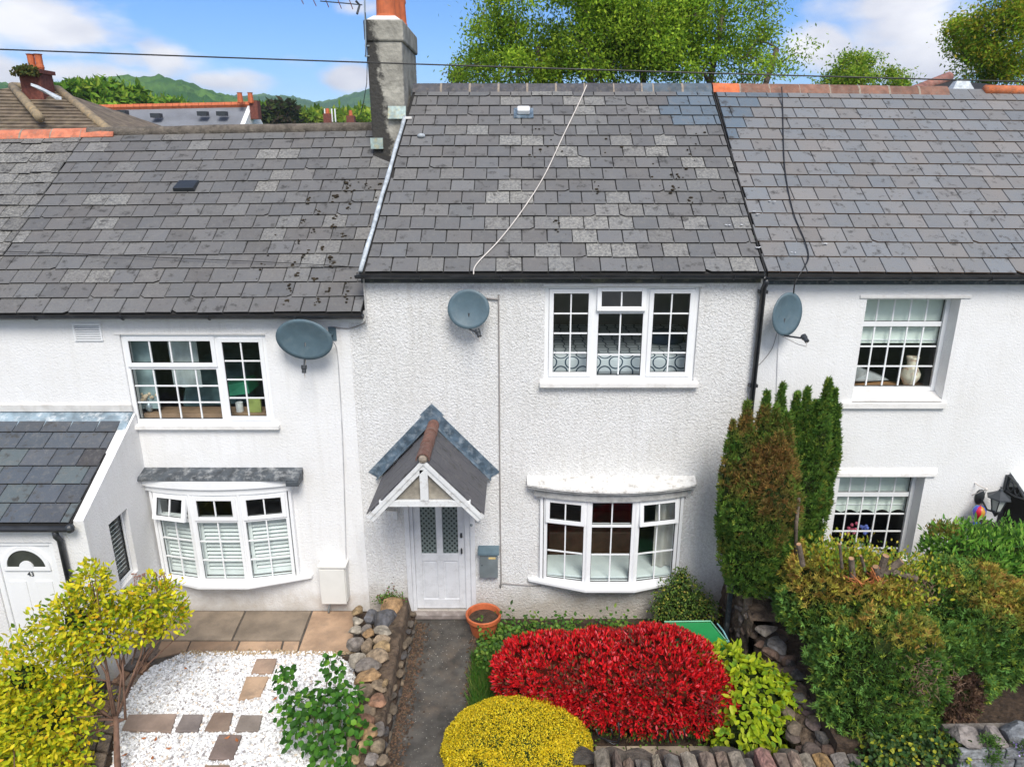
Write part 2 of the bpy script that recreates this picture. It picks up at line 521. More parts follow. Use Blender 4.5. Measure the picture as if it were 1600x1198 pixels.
def tile_mesh(key, xa0, xa1, xb0, xb1, length, thick, m, chip=0):
    """tail edge xa0..xa1 at y=0, head edge xb0..xb1 at y=length, about the middle of the tail"""
    k = (key, chip, round(xa0, 3), round(xa1, 3), round(xb0, 3), round(xb1, 3))
    if k in _tile_cache: return _tile_cache[k]
    mb = MB()
    e = .004
    if chip and abs(xa1 - xa0) > .15:       # a snapped tail corner
        s = .035 if chip == 1 else .06
        pl = [(xa0, 0), (xa1 - s * 1.6, 0), (xa1, s), (xb1, length), (xb0, length)] if chip == 1 else [(xa0, s * .7), (xa0 + s, 0), (xa1, 0), (xb1, length), (xb0, length)]
    else:
        pl = [(xa0, 0), (xa1, 0), (xb1, length), (xb0, length)]
    cx_ = sum(p[0] for p in pl) / len(pl); n = len(pl)
    tp = [(x + (e if x < cx_ else -e), y + (e if y < length / 2 else 0)) for x, y in pl]
    mb.add([(x, y, 0) for x, y in pl] + [(x, y, thick) for x, y in tp], [])
    mb.f.append(list(range(n, 2 * n))); mb.mi.append(0)
    for i in range(n):
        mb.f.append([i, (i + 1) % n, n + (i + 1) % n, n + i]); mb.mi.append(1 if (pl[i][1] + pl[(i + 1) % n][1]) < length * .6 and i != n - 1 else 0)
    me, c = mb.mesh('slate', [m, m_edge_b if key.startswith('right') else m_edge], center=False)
    _tile_cache[k] = me
    return me


def lay_slates(parent, slope, rows, xl, xr, matl, colour, phase=0, key='a', tmax=1.0, thick=.012, jitter=1.0, chips=.06, w=TW, name='slate', x0=None):
    """courses of slates, each an object. xl, xr: edge position as function of t. colour(x, t, row, rnd) -> rgba"""
    rnd = random.Random(sum(map(ord, key)) * 13)
    for i in range(rows):
        t0 = i / rows * tmax; g = tmax / rows
        x00 = (x0 if x0 is not None else xl(0))
        off = ((i + phase) % 2) * .5 * w
        xs0, xs1 = xl(t0), xr(t0)
        k = math.floor((min(xl(t0), xl(t0 + g)) - x00 - off) / w)
        while True:
            a = x00 + off + k * w; b = a + w; k += 1
            if a > max(xr(t0), xr(t0 + g)) - .02: break
            gap = .0042
            L_ = (slope.pt(0, g) - slope.pt(0, 0)).length
            # clip against the two verges
            A0, A1 = max(a + gap, xl(t0)), min(b - gap, xr(t0))
            B0, B1 = max(a + gap, xl(t0 + g)), min(b - gap, xr(t0 + g))
            if A1 - A0 < .03 and B1 - B0 < .03: continue
            if A1 - A0 < .012:
                A0, A1 = (A0, A0 + .012) if a < xl(t0) + .3 else (A1 - .012, A1)
            if B1 - B0 < .012:
                B0, B1 = (B0, B0 + .012) if a < xl(t0) + .3 else (B1 - .012, B1)
            xm = (a + b) / 2
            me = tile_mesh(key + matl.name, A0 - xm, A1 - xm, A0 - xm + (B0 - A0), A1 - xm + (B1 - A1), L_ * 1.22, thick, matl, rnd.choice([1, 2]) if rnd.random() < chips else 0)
            xx, d, n = slope.frame(xm)
            tilt = -(thick + .004) / L_ + rnd.gauss(0, .004) * jitter
            dy = (d * math.cos(tilt) + n * math.sin(tilt)).normalized(); nn = xx.cross(dy).normalized()
            r = rnd.gauss(0, .006) * jitter
            X = (xx * math.cos(r) + dy * math.sin(r)).normalized(); Y = nn.cross(X).normalized()
            o_ = slope.pt(xm, t0, .022 + abs(rnd.gauss(0, .002)) * jitter) + d * rnd.gauss(0, .003) * jitter
            M = Matrix(((X.x, Y.x, nn.x, o_.x), (X.y, Y.y, nn.y, o_.y), (X.z, Y.z, nn.z, o_.z), (0, 0, 0, 1)))
            inst(name, me, parent, M, colour(xm, t0, i, rnd))


def roof_base(name, parent, slope, x0, x1, label=None, xl=None, xr=None):
    """deck under the slates plus the plain rear slope"""
    xl = xl or (lambda t: x0); xr = xr or (lambda t: x1)
    mb = MB()
    a, b = slope.pt(xl(0), 0), slope.pt(xr(0), 0); c, d = slope.pt(xr(1), 1), slope.pt(xl(1), 1)
    e, f = Vector((x1, 6.9, c.z - 2.6)), Vector((x0, 6.9, d.z - 2.6))
    th = Vector((0, 0, -.06))
    mb.add([a, b, c, d, e, f, a + th, b + th, c + th, d + th, e + th, f + th],
           [(0, 1, 2, 3), (3, 2, 4, 5), (6, 9, 8, 7), (9, 11, 10, 8), (0, 6, 7, 1), (1, 7, 8, 2), (2, 8, 10, 4), (4, 10, 11, 5), (5, 11, 9, 3), (3, 9, 6, 0)])
    return mb.build(name, m_deck, parent, label=label)


def ridge_tiles(parent, slope, xs, cols, matl, r=.115, mortar=m_mortar, joint=True, h=.02, lab=None):
    for i in range(len(xs) - 1):
        a, b = xs[i], xs[i + 1]
        p, q = slope.pt(a, 1), slope.pt(b, 1)
        jit = RND.gauss(0, .004)
        mb = MB()
        prof = [(-r * 1.15, -.085), (-r * .82, -.018), (-r * .4, .038), (0, .058), (r * .4, .038), (r * .82, -.018), (r * 1.15, -.085)]
        P = []
        g = .006
        for (pp, s) in ((p, g), (q, -g)):
            for (y, z) in prof: P.append((pp.x + s, pp.y + y, pp.z + z + h + jit))
            for (y, z) in prof: P.append((pp.x + s, pp.y + y * .86, pp.z + z + h + jit - .016))
        n = len(prof)
        Fs = []
        for k in range(n - 1):
            Fs.append((k, k + 1, 2 * n + k + 1, 2 * n + k)); Fs.append((n + k + 1, n + k, 3 * n + k, 3 * n + k + 1))
            Fs.append((k + 1, k, n + k, n + k + 1)); Fs.append((2 * n + k, 2 * n + k + 1, 3 * n + k + 1, 3 * n + k))
        Fs += [(0, 2 * n, 3 * n, n), (n - 1, 2 * n - 1, 4 * n - 1, 3 * n - 1)]
        mb.add(P, Fs)
        o = mb.build('ridge_tile', matl, parent, color=cols[i] if isinstance(cols, list) else cols)
        if joint and i:
            m2 = MB(); P = []
            for s in (-.016, .016):
                for (y, z) in prof: P.append((p.x + s, p.y + y * .99, p.z + z * .99 + h + .004))
            m2.add(P, [(k, k + 1, n + k + 1, n + k) for k in range(n - 1)] + [tuple(range(n))[::-1], tuple(range(n, 2 * n))])
            m2.build('ridge_joint', mortar, parent)


def wall_front(name, parent, x0, x1, z0, z1, holes, m, depth=.22, y=0.0, back=.24, top=None):
    """front wall sheet with openings and their reveals; holes = (x0,x1,z0,z1)"""
    xs = sorted({x0, x1} | {h[0] for h in holes} | {h[1] for h in holes})
    zs = sorted({z0, z1} | {h[2] for h in holes} | {h[3] for h in holes})
    mb = MB()
    inh = lambda xm, zm: any(h[0] < xm < h[1] and h[2] < zm < h[3] for h in holes)
    for i in range(len(xs) - 1):
        for j in range(len(zs) - 1):
            if inh((xs[i] + xs[i + 1]) / 2, (zs[j] + zs[j + 1]) / 2): continue
            a, b, c, d = xs[i], xs[i + 1], zs[j], zs[j + 1]
            mb.add([(a, y, c), (b, y, c), (b, y, d), (a, y, d)], [(0, 1, 2, 3)])
            mb.add([(a, y + back, c), (b, y + back, c), (b, y + back, d), (a, y + back, d)], [(3, 2, 1, 0)])
    for (a, b, c, d) in holes:
        mb.add([(a, y, c), (b, y, c), (b, y, d), (a, y, d), (a, y + back, c), (b, y + back, c), (b, y + back, d), (a, y + back, d)],
               [(0, 4, 5, 1), (1, 5, 6, 2), (2, 6, 7, 3), (3, 7, 4, 0)])
    return mb.build(name, m, parent)


def house_shell(parent, x0, x1, z1):
    mb = MB()
    mb.box(x0 + .02, x1 - .02, 6.5, 6.7, -.5, z1 - .3)
    mb.build('rear_wall', m_smooth, parent)
    mb = MB().box(x0 + .03, x0 + .1, .26, 6.48, -.5, z1 - .3)
    mb.build('party_wall', m_room_d, parent)


def room(parent, x0, x1, z0, z1, depth=3.2, m=None, name='room_lining', y=.245):
    mb = MB()
    a, b, c, d = x0, x1, z0, z1
    mb.add([(a, y, c), (b, y, c), (b, y, d), (a, y, d), (a, y + depth, c), (b, y + depth, c), (b, y + depth, d), (a, y + depth, d)],
           [(1, 5, 4, 0), (2, 6, 5, 1), (3, 7, 6, 2), (0, 4, 7, 3), (4, 5, 6, 7)])
    return mb.build(name, m or m_room, parent)


# ------------------------------------------------------------------ windows
def window(house, O, A, N, W, H, lights, fw=.055, fd=.07, bar=.018, name='window', label=None, edge=True):
    """O lower-left corner, A unit along the width, N unit outwards.
    lights: (a0,b0,a1,b1, cols, rows, sash, open_angle) in metres of the outer frame"""
    A = Vector(A).normalized(); N = Vector(N).normalized(); U = Vector((0, 0, 1))
    O = Vector(O)
    M0 = Matrix(((A.x, N.x, U.x, O.x), (A.y, N.y, U.y, O.y), (A.z, N.z, U.z, O.z), (0, 0, 0, 1)))
    fr = MB(M0)                      # local: x width, y outwards, z up
    # outer frame: stiles full height, rails between
    fr.box(0, fw, -fd, 0, 0, H); fr.box(W - fw, W, -fd, 0, 0, H)
    fr.box(fw, W - fw, -fd, 0, 0, fw); fr.box(fw, W - fw, -fd, 0, H - fw, H)
    # mullions / transoms as gaps between lights
    ls = lights
    xs = sorted({round(l[0], 4) for l in ls} | {round(l[2], 4) for l in ls})
    done = []
    for l in ls:
        # right neighbour gap
        for k in ls:
            if k is l: continue
            if k[0] > l[2] - 1e-6 and k[0] - l[2] < .12 and not (k[3] <= l[1] or k[1] >= l[3]):
                if not any(abs(l[2] - d_[0]) < .05 for d_ in done):
                    done.append((l[2], k[0])); fr.box(min(l[2], min(q[2] for q in ls if abs(q[2] - l[2]) < .05)), max(q[0] for q in ls if abs(q[0] - k[0]) < .05), -fd, -.002, fw, H - fw)
    for l in ls:
        for k in ls:
            if k is l: continue
            if k[1] > l[3] - 1e-6 and k[1] - l[3] < .12 and abs(k[0] - l[0]) < .02:
                fr.box(l[0], l[2], -fd, -.004, l[3], k[1])
    w = fr.build(name, m_upvc, house, bevel=.004, label=label)
    for (a0, b0, a1, b1, cols, rows, sash, ang) in ls:
        if sash:
            s_w = .045
            proud = .018
            Ml = M0
            if ang:
                Ml = M0 @ Matrix.Translation((0, 0, b1)) @ Matrix.Rotation(math.radians(ang), 4, 'X') @ Matrix.Translation((0, 0, -b1))
            e = .012
            sb = MB(Ml)
            sb.box(a0 - e, a0 + s_w, -.03, proud, b0 - e, b1 + e); sb.box(a1 - s_w, a1 + e, -.03, proud, b0 - e, b1 + e)
            sb.box(a0 + s_w, a1 - s_w, -.03, proud, b0 - e, b0 + s_w); sb.box(a0 + s_w, a1 - s_w, -.03, proud, b1 - s_w, b1 + e)
            sb.build('sash', m_upvc, w, bevel=.004)
            g0, h0, g1, h1 = a0 + s_w, b0 + s_w, a1 - s_w, b1 - s_w
            gy = .0
        else:
            Ml = M0; g0, h0, g1, h1 = a0, b0, a1, b1; gy = -.022
        # dark gasket round the glass
        rb = MB(Ml); q = .006
        rb.box(g0, g0 + q, gy - .012, gy + .004, h0, h1); rb.box(g1 - q, g1, gy - .012, gy + .004, h0, h1)
        rb.box(g0 + q, g1 - q, gy - .012, gy + .004, h0, h0 + q); rb.box(g0 + q, g1 - q, gy - .012, gy + .004, h1 - q, h1)
        rb.build('gasket', m_rubber, w)
        cw = (g1 - g0) / cols; rh = (h1 - h0) / rows
        for i in range(1, cols):
            x = g0 + cw * i
            MB(Ml).box(x - bar / 2, x + bar / 2, gy - .012, gy + .006, h0 + q, h1 - q).build('glazing_bar', m_upvc, w)
        for j in range(1, rows):
            z = h0 + rh * j
            for i in range(cols):
                xa = g0 + cw * i + (bar / 2 if i else q); xb = g0 + cw * (i + 1) - (bar / 2 if i < cols - 1 else q)
                MB(Ml).box(xa, xb, gy - .012, gy + .005, z - bar / 2, z + bar / 2).build('glazing_bar', m_upvc, w)
        for i in range(cols):
            for j in range(rows):
                xa = g0 + cw * i + (bar / 2 if i else q); xb = g0 + cw * (i + 1) - (bar / 2 if i < cols - 1 else q)
                za = h0 + rh * j + (bar / 2 if j else q); zb = h0 + rh * (j + 1) - (bar / 2 if j < rows - 1 else q)
                tw = RND.gauss(0, .0015)
                mb = MB(Ml); y = gy - .006
                mb.add([(xa, y - tw, za), (xb, y + tw, za), (xb, y + tw, zb), (xa, y - tw, zb)], [(0, 1, 2, 3)])
                mb.build('pane', m_glass, w)
    return w


def gutter(house, x0, x1, z, y, r=.055, brackets=(), name='gutter'):
    mb = MB(); n = 8
    P = []
    for x in (x0, x1):
        for k in range(n + 1):
            a = math.pi + math.pi * k / n
            P.append((x, y + r * math.cos(a), z + r * math.sin(a) * .95))
        for k in range(n + 1):
            a = 2 * math.pi - math.pi * k / n
            P.append((x, y + (r - .006) * math.cos(a), z + (r - .006) * math.sin(a) * .95))
    m = 2 * (n + 1)
    mb.add(P, [(k, (k + 1) % m, m + (k + 1) % m, m + k) for k in range(m)] + [tuple(range(m))[::-1], tuple(range(m, 2 * m))])
    g = mb.build(name, m_gutter, house)
    smooth_angle(g, 50)
    for bx in brackets:
        b = MB(); b.tube([(bx, y + r * 1.12 * math.cos(math.pi + math.pi * k / 8), z + r * 1.12 * math.sin(math.pi + math.pi * k / 8)) for k in range(9)], .009, 6)
        b.build('gutter_bracket', m_gutter, g)
    return g


# ================================================================== MIDDLE HOUSE
XM0, XM1 = -1.96, 3.12
mid = thing('terraced_house', 'middle terraced house with lumpy roughcast white wall, gabled porch canopy and red hedge in front', 'house', (.6, 0, 0), 'houses of the white terrace')
uw = (.356, 2.341, 3.547, 4.83)         # upper window opening
bay_m = (.40, 2.25, .56, 1.905)
door_m = (-1.60, -.60, -.02, 1.92)
wall = wall_front('wall', mid, XM0, XM1, -.30, 5.02, [uw, bay_m, door_m], m_rough)
wall_front('wall_return', mid, -2.18, XM0, -.30, 4.34, [], m_rough)
MB().add([(-1.94, -.1, 4.3), (-1.64, 3.2, 6.8), (-1.64, 3.2, 7.36), (-1.94, -.1, 4.98)], [(0, 1, 2, 3)]).build('gable_cheek', m_rough, mid)
house_shell(mid, XM0, XM1, 5.0)


def grey(v, w=0, rnd=None, a=0):
    return (v * (1 + w), v, v * (1 - w), a)


def col_mid(x, t, row, r):
    v = r.choice([.130, .136, .142, .148, .126]); w = r.uniform(-.02, .025); a = 0
    if t > .70 and x > 3.1 - [1.0, .9, .62, .45, .3, .6][int((t - .70) * 16) % 6] and x > 2.2:
        return (.115, .15, .185, 0)
    cx = .75 - .9 * (t - .5)
    dens = math.exp(-((x - cx) / 1.3) ** 2) * .22 + .03
    if .4 < t < .68 and x > 1.9: dens += .25
    if t < .3 and .3 < x < 1.3: dens += .2
    if r.random() < dens: a = r.uniform(.5, .95)
    elif r.random() < .3: a = r.uniform(.1, .35)
    return grey(v, w, r, a)


def verge_m(t): return -1.95 + .30 * t


roof = roof_base('roof', mid, R_MID, XM0, 3.08, 'dark grey slate roof with pale lichen-spotted slates', xl=verge_m)
# the stack cuts the corner near the ridge
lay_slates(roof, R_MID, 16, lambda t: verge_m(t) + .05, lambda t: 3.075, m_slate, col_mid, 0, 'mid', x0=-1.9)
xs = [-1.66 + i * .455 for i in range(11)] + [3.09]
cols = [(.075, .075, .085, 1)] * 8 + [(.09, .12, .15, 1)] * 3
ridge_tiles(roof, R_MID, xs[:9] + [2.15, 2.62, 3.09], cols, m_ridge)
# lead strip up the left verge
v0, v1 = R_MID.pt(verge_m(0), 0, .03), R_MID.pt(verge_m(.8), .8, .03)
seg = [v0.lerp(v1, i / 9) for i in range(10)]
MB().tube([p + Vector((0, 0, .012 * math.sin(i * 2.1))) for i, p in enumerate(seg)], [.026 + .006 * (i % 2) for i in range(10)], 7).build('verge_flashing', m_lead_w, roof, smooth=True)
# roof vent tile, small white box
c = onY(818, 166, 2.62)
p = R_MID.pt(c.x, (c.y - YE) / (YR - YE), .03); xx, d, n = R_MID.frame(0)
Mv = Matrix(((xx.x, d.x, n.x, p.x), (xx.y, d.y, n.y, p.y), (xx.z, d.z, n.z, p.z), (0, 0, 0, 1)))
MB(Mv).box(-.15, .15, -.13, .13, 0, .012).build('vent_plate', m_lead, roof)
MB(Mv).box(-.095, .095, -.06, .06, .012, .1).build('vent_cowl', m_upvc, roof, bevel=.02)
c = R_MID.pt(-1.42, .68, .03)
MB().sphere(c + Vector((0, 0, .01)), .06, 10, 6, sz=.6).build('slate_hook', m_lead_w, roof, smooth=True)
# fascia, gutter, downpipe
MB().box(XM0 - .02, XM1 - .03, -.035, .02, 4.80 + .06, 5.02).build('fascia', m_fascia, mid)
MB().box(XM0 - .02, XM1 - .03, -.10, -.036, 4.97, 5.0).build('soffit_lip', m_fascia, mid)
gutter(mid, XM0 - .06, XM1 - .05, 4.985, -.155, brackets=[-1.2, -.2, .8, 1.8, 2.7])
MB().tube([(3.11, -.17, 4.93), (3.11, -.17, 4.88), (3.12, -.075, 4.80), (3.125, -.075, .4)], .036, 10).build('downpipe', m_gutter, mid, smooth=True)
for z in (4.75, 3.5, 2.0):
    MB().box(3.07, 3.18, -.085, 0, z - .02, z + .02).build('pipe_clip', m_gutter, mid)

# moss on the slates
def moss(parent, slope, pts, n, key):
    r = random.Random(key); mb = MB()
    for (x, t, sx, st, k) in pts:
        for _ in range(k):
            q = slope.pt(x + r.gauss(0, sx), min(.97, max(.01, t + r.gauss(0, st))), .036)
            s = r.uniform(.006, .024)
            mb.sphere(q, s, 6, 4, sx=r.uniform(.7, 1.5), sy=r.uniform(.7, 1.5), sz=.6)
    mb.build('moss_clumps', mat('moss%d' % key, (.035, .025, .012), 1, .5, 30), parent, kind='stuff')


moss(roof, R_MID, [(2.15, .40, .04, .03, 9), (2.35, .31, .03, .02, 8), (2.2, .45, .05, .01, 8), (.5, .22, .02, .02, 5), (1.1, .4, .02, .02, 5), (2.6, .62, .2, .05, 10),
                   (.4, .62, .1, .04, 10), (1.9, .55, .5, .2, 12)], 0, 5)

# chimney
ch = MB()
cx0, cx1, cy0, cy1 = -2.235, -1.715, 2.6, 4.15
ch.hexa([(cx0, cy0, 6.2), (cx1, cy0, 6.2), (cx1, cy1, 6.2), (cx0, cy1, 6.2), (cx0 - .01, cy0, 8.02), (cx1, cy0, 8.02), (cx1, cy1, 8.02), (cx0, cy1, 8.02)])


def mat_stack():
    m = m_stack; nt = m.node_tree; N = nt.nodes; L = nt.links
    b = [n for n in N if n.type == 'BSDF_PRINCIPLED'][0]
    p = _pos(N); sp = N.new('ShaderNodeSeparateXYZ'); L.new(p, sp.inputs[0])
    old = b.inputs['Base Color'].links[0].from_socket
    n = _noise(N, L, p, 7, 7, .7)
    # soot-black algae down the left side of the stack
    e = _math(N, L, 'ADD', _math(N, L, 'MULTIPLY', n, .42), sp.outputs[0])
    e = _math(N, L, 'ADD', e, _math(N, L, 'MULTIPLY', _math(N, L, 'SUBTRACT', sp.outputs[2], 7.3), .10))
    f = _ramp(N, L, e, -1.86, -1.79, .96, 0)
    L.new(_mix(N, L, f, old, (.035, .033, .03)), b.inputs['Base Color'])


mat_stack()
chim = ch.build('chimney', m_stack, mid, bevel=.02)
MB().box(cx0 - .035, cx1 + .03, cy0 - .03, cy1 + .03, 8.02, 8.31).build('corbel', m_stack, chim, bevel=.025)
MB().hexa([(cx0, cy0, 8.31), (cx1, cy0, 8.31), (cx1, cy1, 8.31), (cx0, cy1, 8.31), (cx0 + .1, cy0 + .1, 8.38), (cx1 - .1, cy0 + .1, 8.38), (cx1 - .1, cy1 - .1, 8.38), (cx0 + .1, cy1 - .1, 8.38)]).build('flaunching', m_cream, chim, bevel=.01)
for (x, y, r, h) in ((-1.97, 2.86, .15, .8), (-1.93, 3.22, .13, .62), (-1.9, 3.52, .14, .6), (-1.93, 3.85, .13, .55)):
    MB().lathe([(r * .8, 0), (r * 1.08, 0), (r * 1.08, .05), (r * .98, .07), (r * .86, h * .72), (r * .95, h * .76), (r * .95, h * .82), (r * .85, h * .86), (r * .9, h), (r * .7, h), (r * .7, h - .15)], (x, y, 8.34), 20).build('chimney_pot', m_terra, chim, smooth=False)
# lead apron at the foot, front of stack
a, b = onY(606, 200, 2.58), onY(636, 181, 2.585)
MB().hexa([(-1.97, 2.52, 6.935), (-1.70, 2.52, 6.935), (-1.70, 2.60, 6.99), (-1.97, 2.60, 6.99), (-1.97, 2.56, 7.02), (-1.70, 2.56, 7.02), (-1.70, 2.60, 7.12), (-1.97, 2.60, 7.12)]).build('lead_apron', m_lead_sage, chim)
MB().box(-2.26, -2.07, 2.545, 2.598, 6.50, 6.66).build('lead_apron', m_lead_sage, chim)
MB().box(-1.70, -1.6, 2.47, 2.62, 6.93, 6.965).build('lead_soaker', m_cream, chim)

# upper window
W, H = uw[1] - uw[0], uw[3] - uw[2]
s1, s2 = .66, 1.31
w = window(mid, (uw[0], .035, uw[2]), (1, 0, 0), (0, -1, 0), W, H,
           [(.07, .07, s1 - .05, H - .07, 2, 4, True, 0), (s1 + .04, .07, s2 - .03, .90, 2, 3, False, 0),
            (s1 + .025, .955, s2 - .02, H - .045, 2, 1, True, 6), (s2 + .05, .07, W - .07, H - .07, 2, 4, True, 0)], name='window', label='upper three-light window with open top vent')
MB().box(uw[0] - .06, uw[1] + .06, -.09, .03, uw[2] - .07, uw[2] - .001).build('window_sill', m_cream, mid, bevel=.008)
MB().box(uw[0] - .02, uw[1] + .05, -.03, .03, uw[3] - .02, uw[3] + .02).build('head_trim', m_cream, mid, bevel=.004)
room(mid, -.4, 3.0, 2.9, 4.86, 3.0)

# bay window below
def bay(house, P, z0, z1, lightf, sill_col=m_upvc):
    """three facets between four plan points"""
    for i in range(3):
        a, b = Vector((P[i][0], P[i][1], z0)), Vector((P[i + 1][0], P[i + 1][1], z0))
        A = (b - a).normalized(); N = Vector((A.y, -A.x, 0))
        window(house, a + A * .012, A, N, (b - a).length - .024, z1 - z0, lightf(i, (b - a).length - .024, z1 - z0), fw=.045)
    for k in (1, 2):
        MB().tube([(P[k][0], P[k][1] + .012, z0), (P[k][0], P[k][1] + .012, z1)], .024, 8).build('corner_post', m_upvc, house)
    for k, s in ((0, -1), (3, 1)):
        MB().box(min(P[k][0], P[k][0] + s * .04), max(P[k][0], P[k][0] + s * .04), P[k][1] + .01, .03, z0, z1).build('side_cheek', m_upvc, house)
    # sill
    e = .11
    pl = [(P[0][0] - .22, .0), (P[0][0] - .2, P[0][1] + .03), (P[1][0] - .02, P[1][1] - e), (P[2][0] + .02, P[2][1] - e), (P[3][0] + .2, P[3][1] + .03), (P[3][0] + .22, .0)]
    MB().prism([(x, y, z0 - .06) for x, y in pl], (0, 0, .058)).build('bay_sill', sill_col, house, bevel=.012)


def lm(i, W, H):
    v0 = H * .70
    if i == 1: return [(.045, .045, W - .045, v0 - .02, 2, 2, False, 0), (.045, v0 + .02, W - .045, H - .045, 2, 1, False, 0)]
    return [(.045, .045, W - .045, v0 - .02, 2, 2, False, 0), (.04, v0 + .02, W - .04, H - .04, 2, 1, True, 3 if i == 0 else 7)]


PM = [(.365, -.08), (.981, -.22), (1.645, -.22), (2.285, -.08)]
bay(mid, PM, .564, 1.905, lm)


def arc_slab(x0, x1, bulge, yb, z0, z1, front_z1=None, n=14, e=0):
    """slab against the wall (y=0) with a bowed front edge"""
    mb = MB(); pts = []
    for k in range(n + 1):
        s = k / n; x = x0 + (x1 - x0) * s
        pts.append((x, -yb - bulge * math.sin(math.pi * s) ** .8))
    for k in range(n):
        (xa, ya), (xb, yb_) = pts[k], pts[k + 1]
        fz = front_z1 if front_z1 is not None else z1
        mb.hexa([(xa, ya, z0), (xb, yb_, z0), (xb, 0, z0), (xa, 0, z0), (xa, ya, fz), (xb, yb_, fz), (xb, 0, z1), (xa, 0, z1)])
    return mb


m_shelf = mat('flaking_white_shelf', (.74, .73, .70), .9, .08, 6, dirt=(.16, .13, .1), dirt_amt=.85, dirt_scale=7, bump=.03, bscale=16)
m_mould = mat('grey_weathered_moulding', (.42, .42, .41), .85, .2, 7, dirt=(.16, .16, .16), dirt_amt=.6, dirt_scale=8, bump=.01)
arc_slab(.14, 2.47, .24, .13, 2.075, 2.17, 2.10).build('bay_hood', m_shelf, mid)
arc_slab(.15, 2.46, .22, .12, 2.035, 2.073).build('hood_moulding', m_mould, mid)
arc_slab(.24, 2.37, .20, .09, 1.907, 2.033).build('hood_frieze', m_mould, mid)
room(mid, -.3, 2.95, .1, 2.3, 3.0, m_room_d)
MB().prism([(.40, .0, .62), (.42, -.03, .62), (.98, -.13, .62), (1.645, -.13, .62), (2.23, -.03, .62), (2.25, .0, .62), (2.25, .45, .62), (.40, .45, .62)], (0, 0, .03)).build('window_board', mat('pale_window_board', (.80, .86, .85), .35, .03), mid)

# door and frame
dr = thing('front_door', 'weathered white door', 'door', (-1.12, .05, 0), parent=mid)
fr = MB()
fr.box(-1.60, -1.53, -.03, .10, -.02, 1.92); fr.box(-.67, -.60, -.03, .10, -.02, 1.92); fr.box(-1.53, -.67, -.03, .10, 1.85, 1.92)
fr.build('door_frame', m_doorpaint, dr, bevel=.006)
f2 = MB(); f2.box(-1.53, -1.48, .0, .10, -.02, 1.85); f2.box(-.75, -.67, .0, .10, -.02, 1.85)
f2.build('door_lining', m_doorpaint, dr, bevel=.004)
lf = MB()
X0, X1, Z0, Z1 = -1.48, -.75, 0.0, 1.85; y0, y1 = .03, .075
st = .10; mxl, mxr = -1.16, -1.07
midz0, midz1 = .80, .92
lf.box(X0, X0 + st, y0, y1, Z0, Z1); lf.box(X1 - st, X1, y0, y1, Z0, Z1)
lf.box(X0 + st, X1 - st, y0, y1, Z0, .16); lf.box(X0 + st, X1 - st, y0, y1, midz0, midz1); lf.box(X0 + st, X1 - st, y0, y1, Z1 - .1, Z1)
lf.box(mxl, mxr, y0, y1, .16, midz0); lf.box(mxl, mxr, y0, y1, midz1, Z1 - .1)
lf.build('door_leaf', m_doorpaint, dr, bevel=.006)
for (a, b) in ((X0 + st, mxl), (mxr, X1 - st)):
    MB().box(a, b, .045, .06, .16, midz0).build('door_panel', m_doorpaint, dr)
    MB().box(a + .03, b - .03, .038, .0449, .19, midz0 - .03).build('door_panel', m_doorpaint, dr, bevel=.008)
m, nt, N, L, b_, out = nodes('patterned_door_glass')
p = _pos(N)
mpn = N.new('ShaderNodeVectorMath'); mpn.operation = 'MULTIPLY'; L.new(p, mpn.inputs[0]); mpn.inputs[1].default_value = (1, 0, 1)
sepn = N.new('ShaderNodeSeparateXYZ'); L.new(mpn.outputs[0], sepn.inputs[0])
k = 2 * math.pi / .072
s_a = _math(N, L, 'COSINE', _math(N, L, 'MULTIPLY', sepn.outputs[0], k), 0)
s_b = _math(N, L, 'COSINE', _math(N, L, 'MULTIPLY', sepn.outputs[2], k * .9), 0)
pat = _math(N, L, 'MULTIPLY', s_a, s_b)
cc = _mix(N, L, _ramp(N, L, pat, .1, .45), (.19, .23, .22), (.025, .035, .032))
L.new(cc, b_.inputs['Base Color']); b_.inputs['Roughness'].default_value = .25
m_doorglass = m
for (a, b) in ((X0 + st, mxl), (mxr, X1 - st)):
    MB().box(a, b, .05, .056, midz1, Z1 - .1).build('glass_panel', m_doorglass, dr)
MB().box(X1 - .065, X1 - .035, .005, .03, 1.19, 1.26).build('door_lock', m_dark, dr, bevel=.004)
MB().box(X1 - .062, X1 - .038, .005, .03, .93, 1.0).build('door_lock', m_dark, dr, bevel=.004)
MB().tube([(X1 - .05, -.02, .95), (X1 - .05, -.02, 1.04)], .009, 6).build('door_handle', m_dark, dr)
MB().tube([(X1 + .1, -.032, 1.42), (X1 + .1, -.04, 1.42)], .02, 10).build('door_bell', m_galv, dr)
MB().box(-1.56, -.64, -.10, .09, -.10, -.025).build('door_step', mat('grey_brown_step', (.26, .22, .2), .8, .2, 8, dirt=(.5, .48, .45), dirt_amt=.4, dirt_scale=8), mid, bevel=.006)

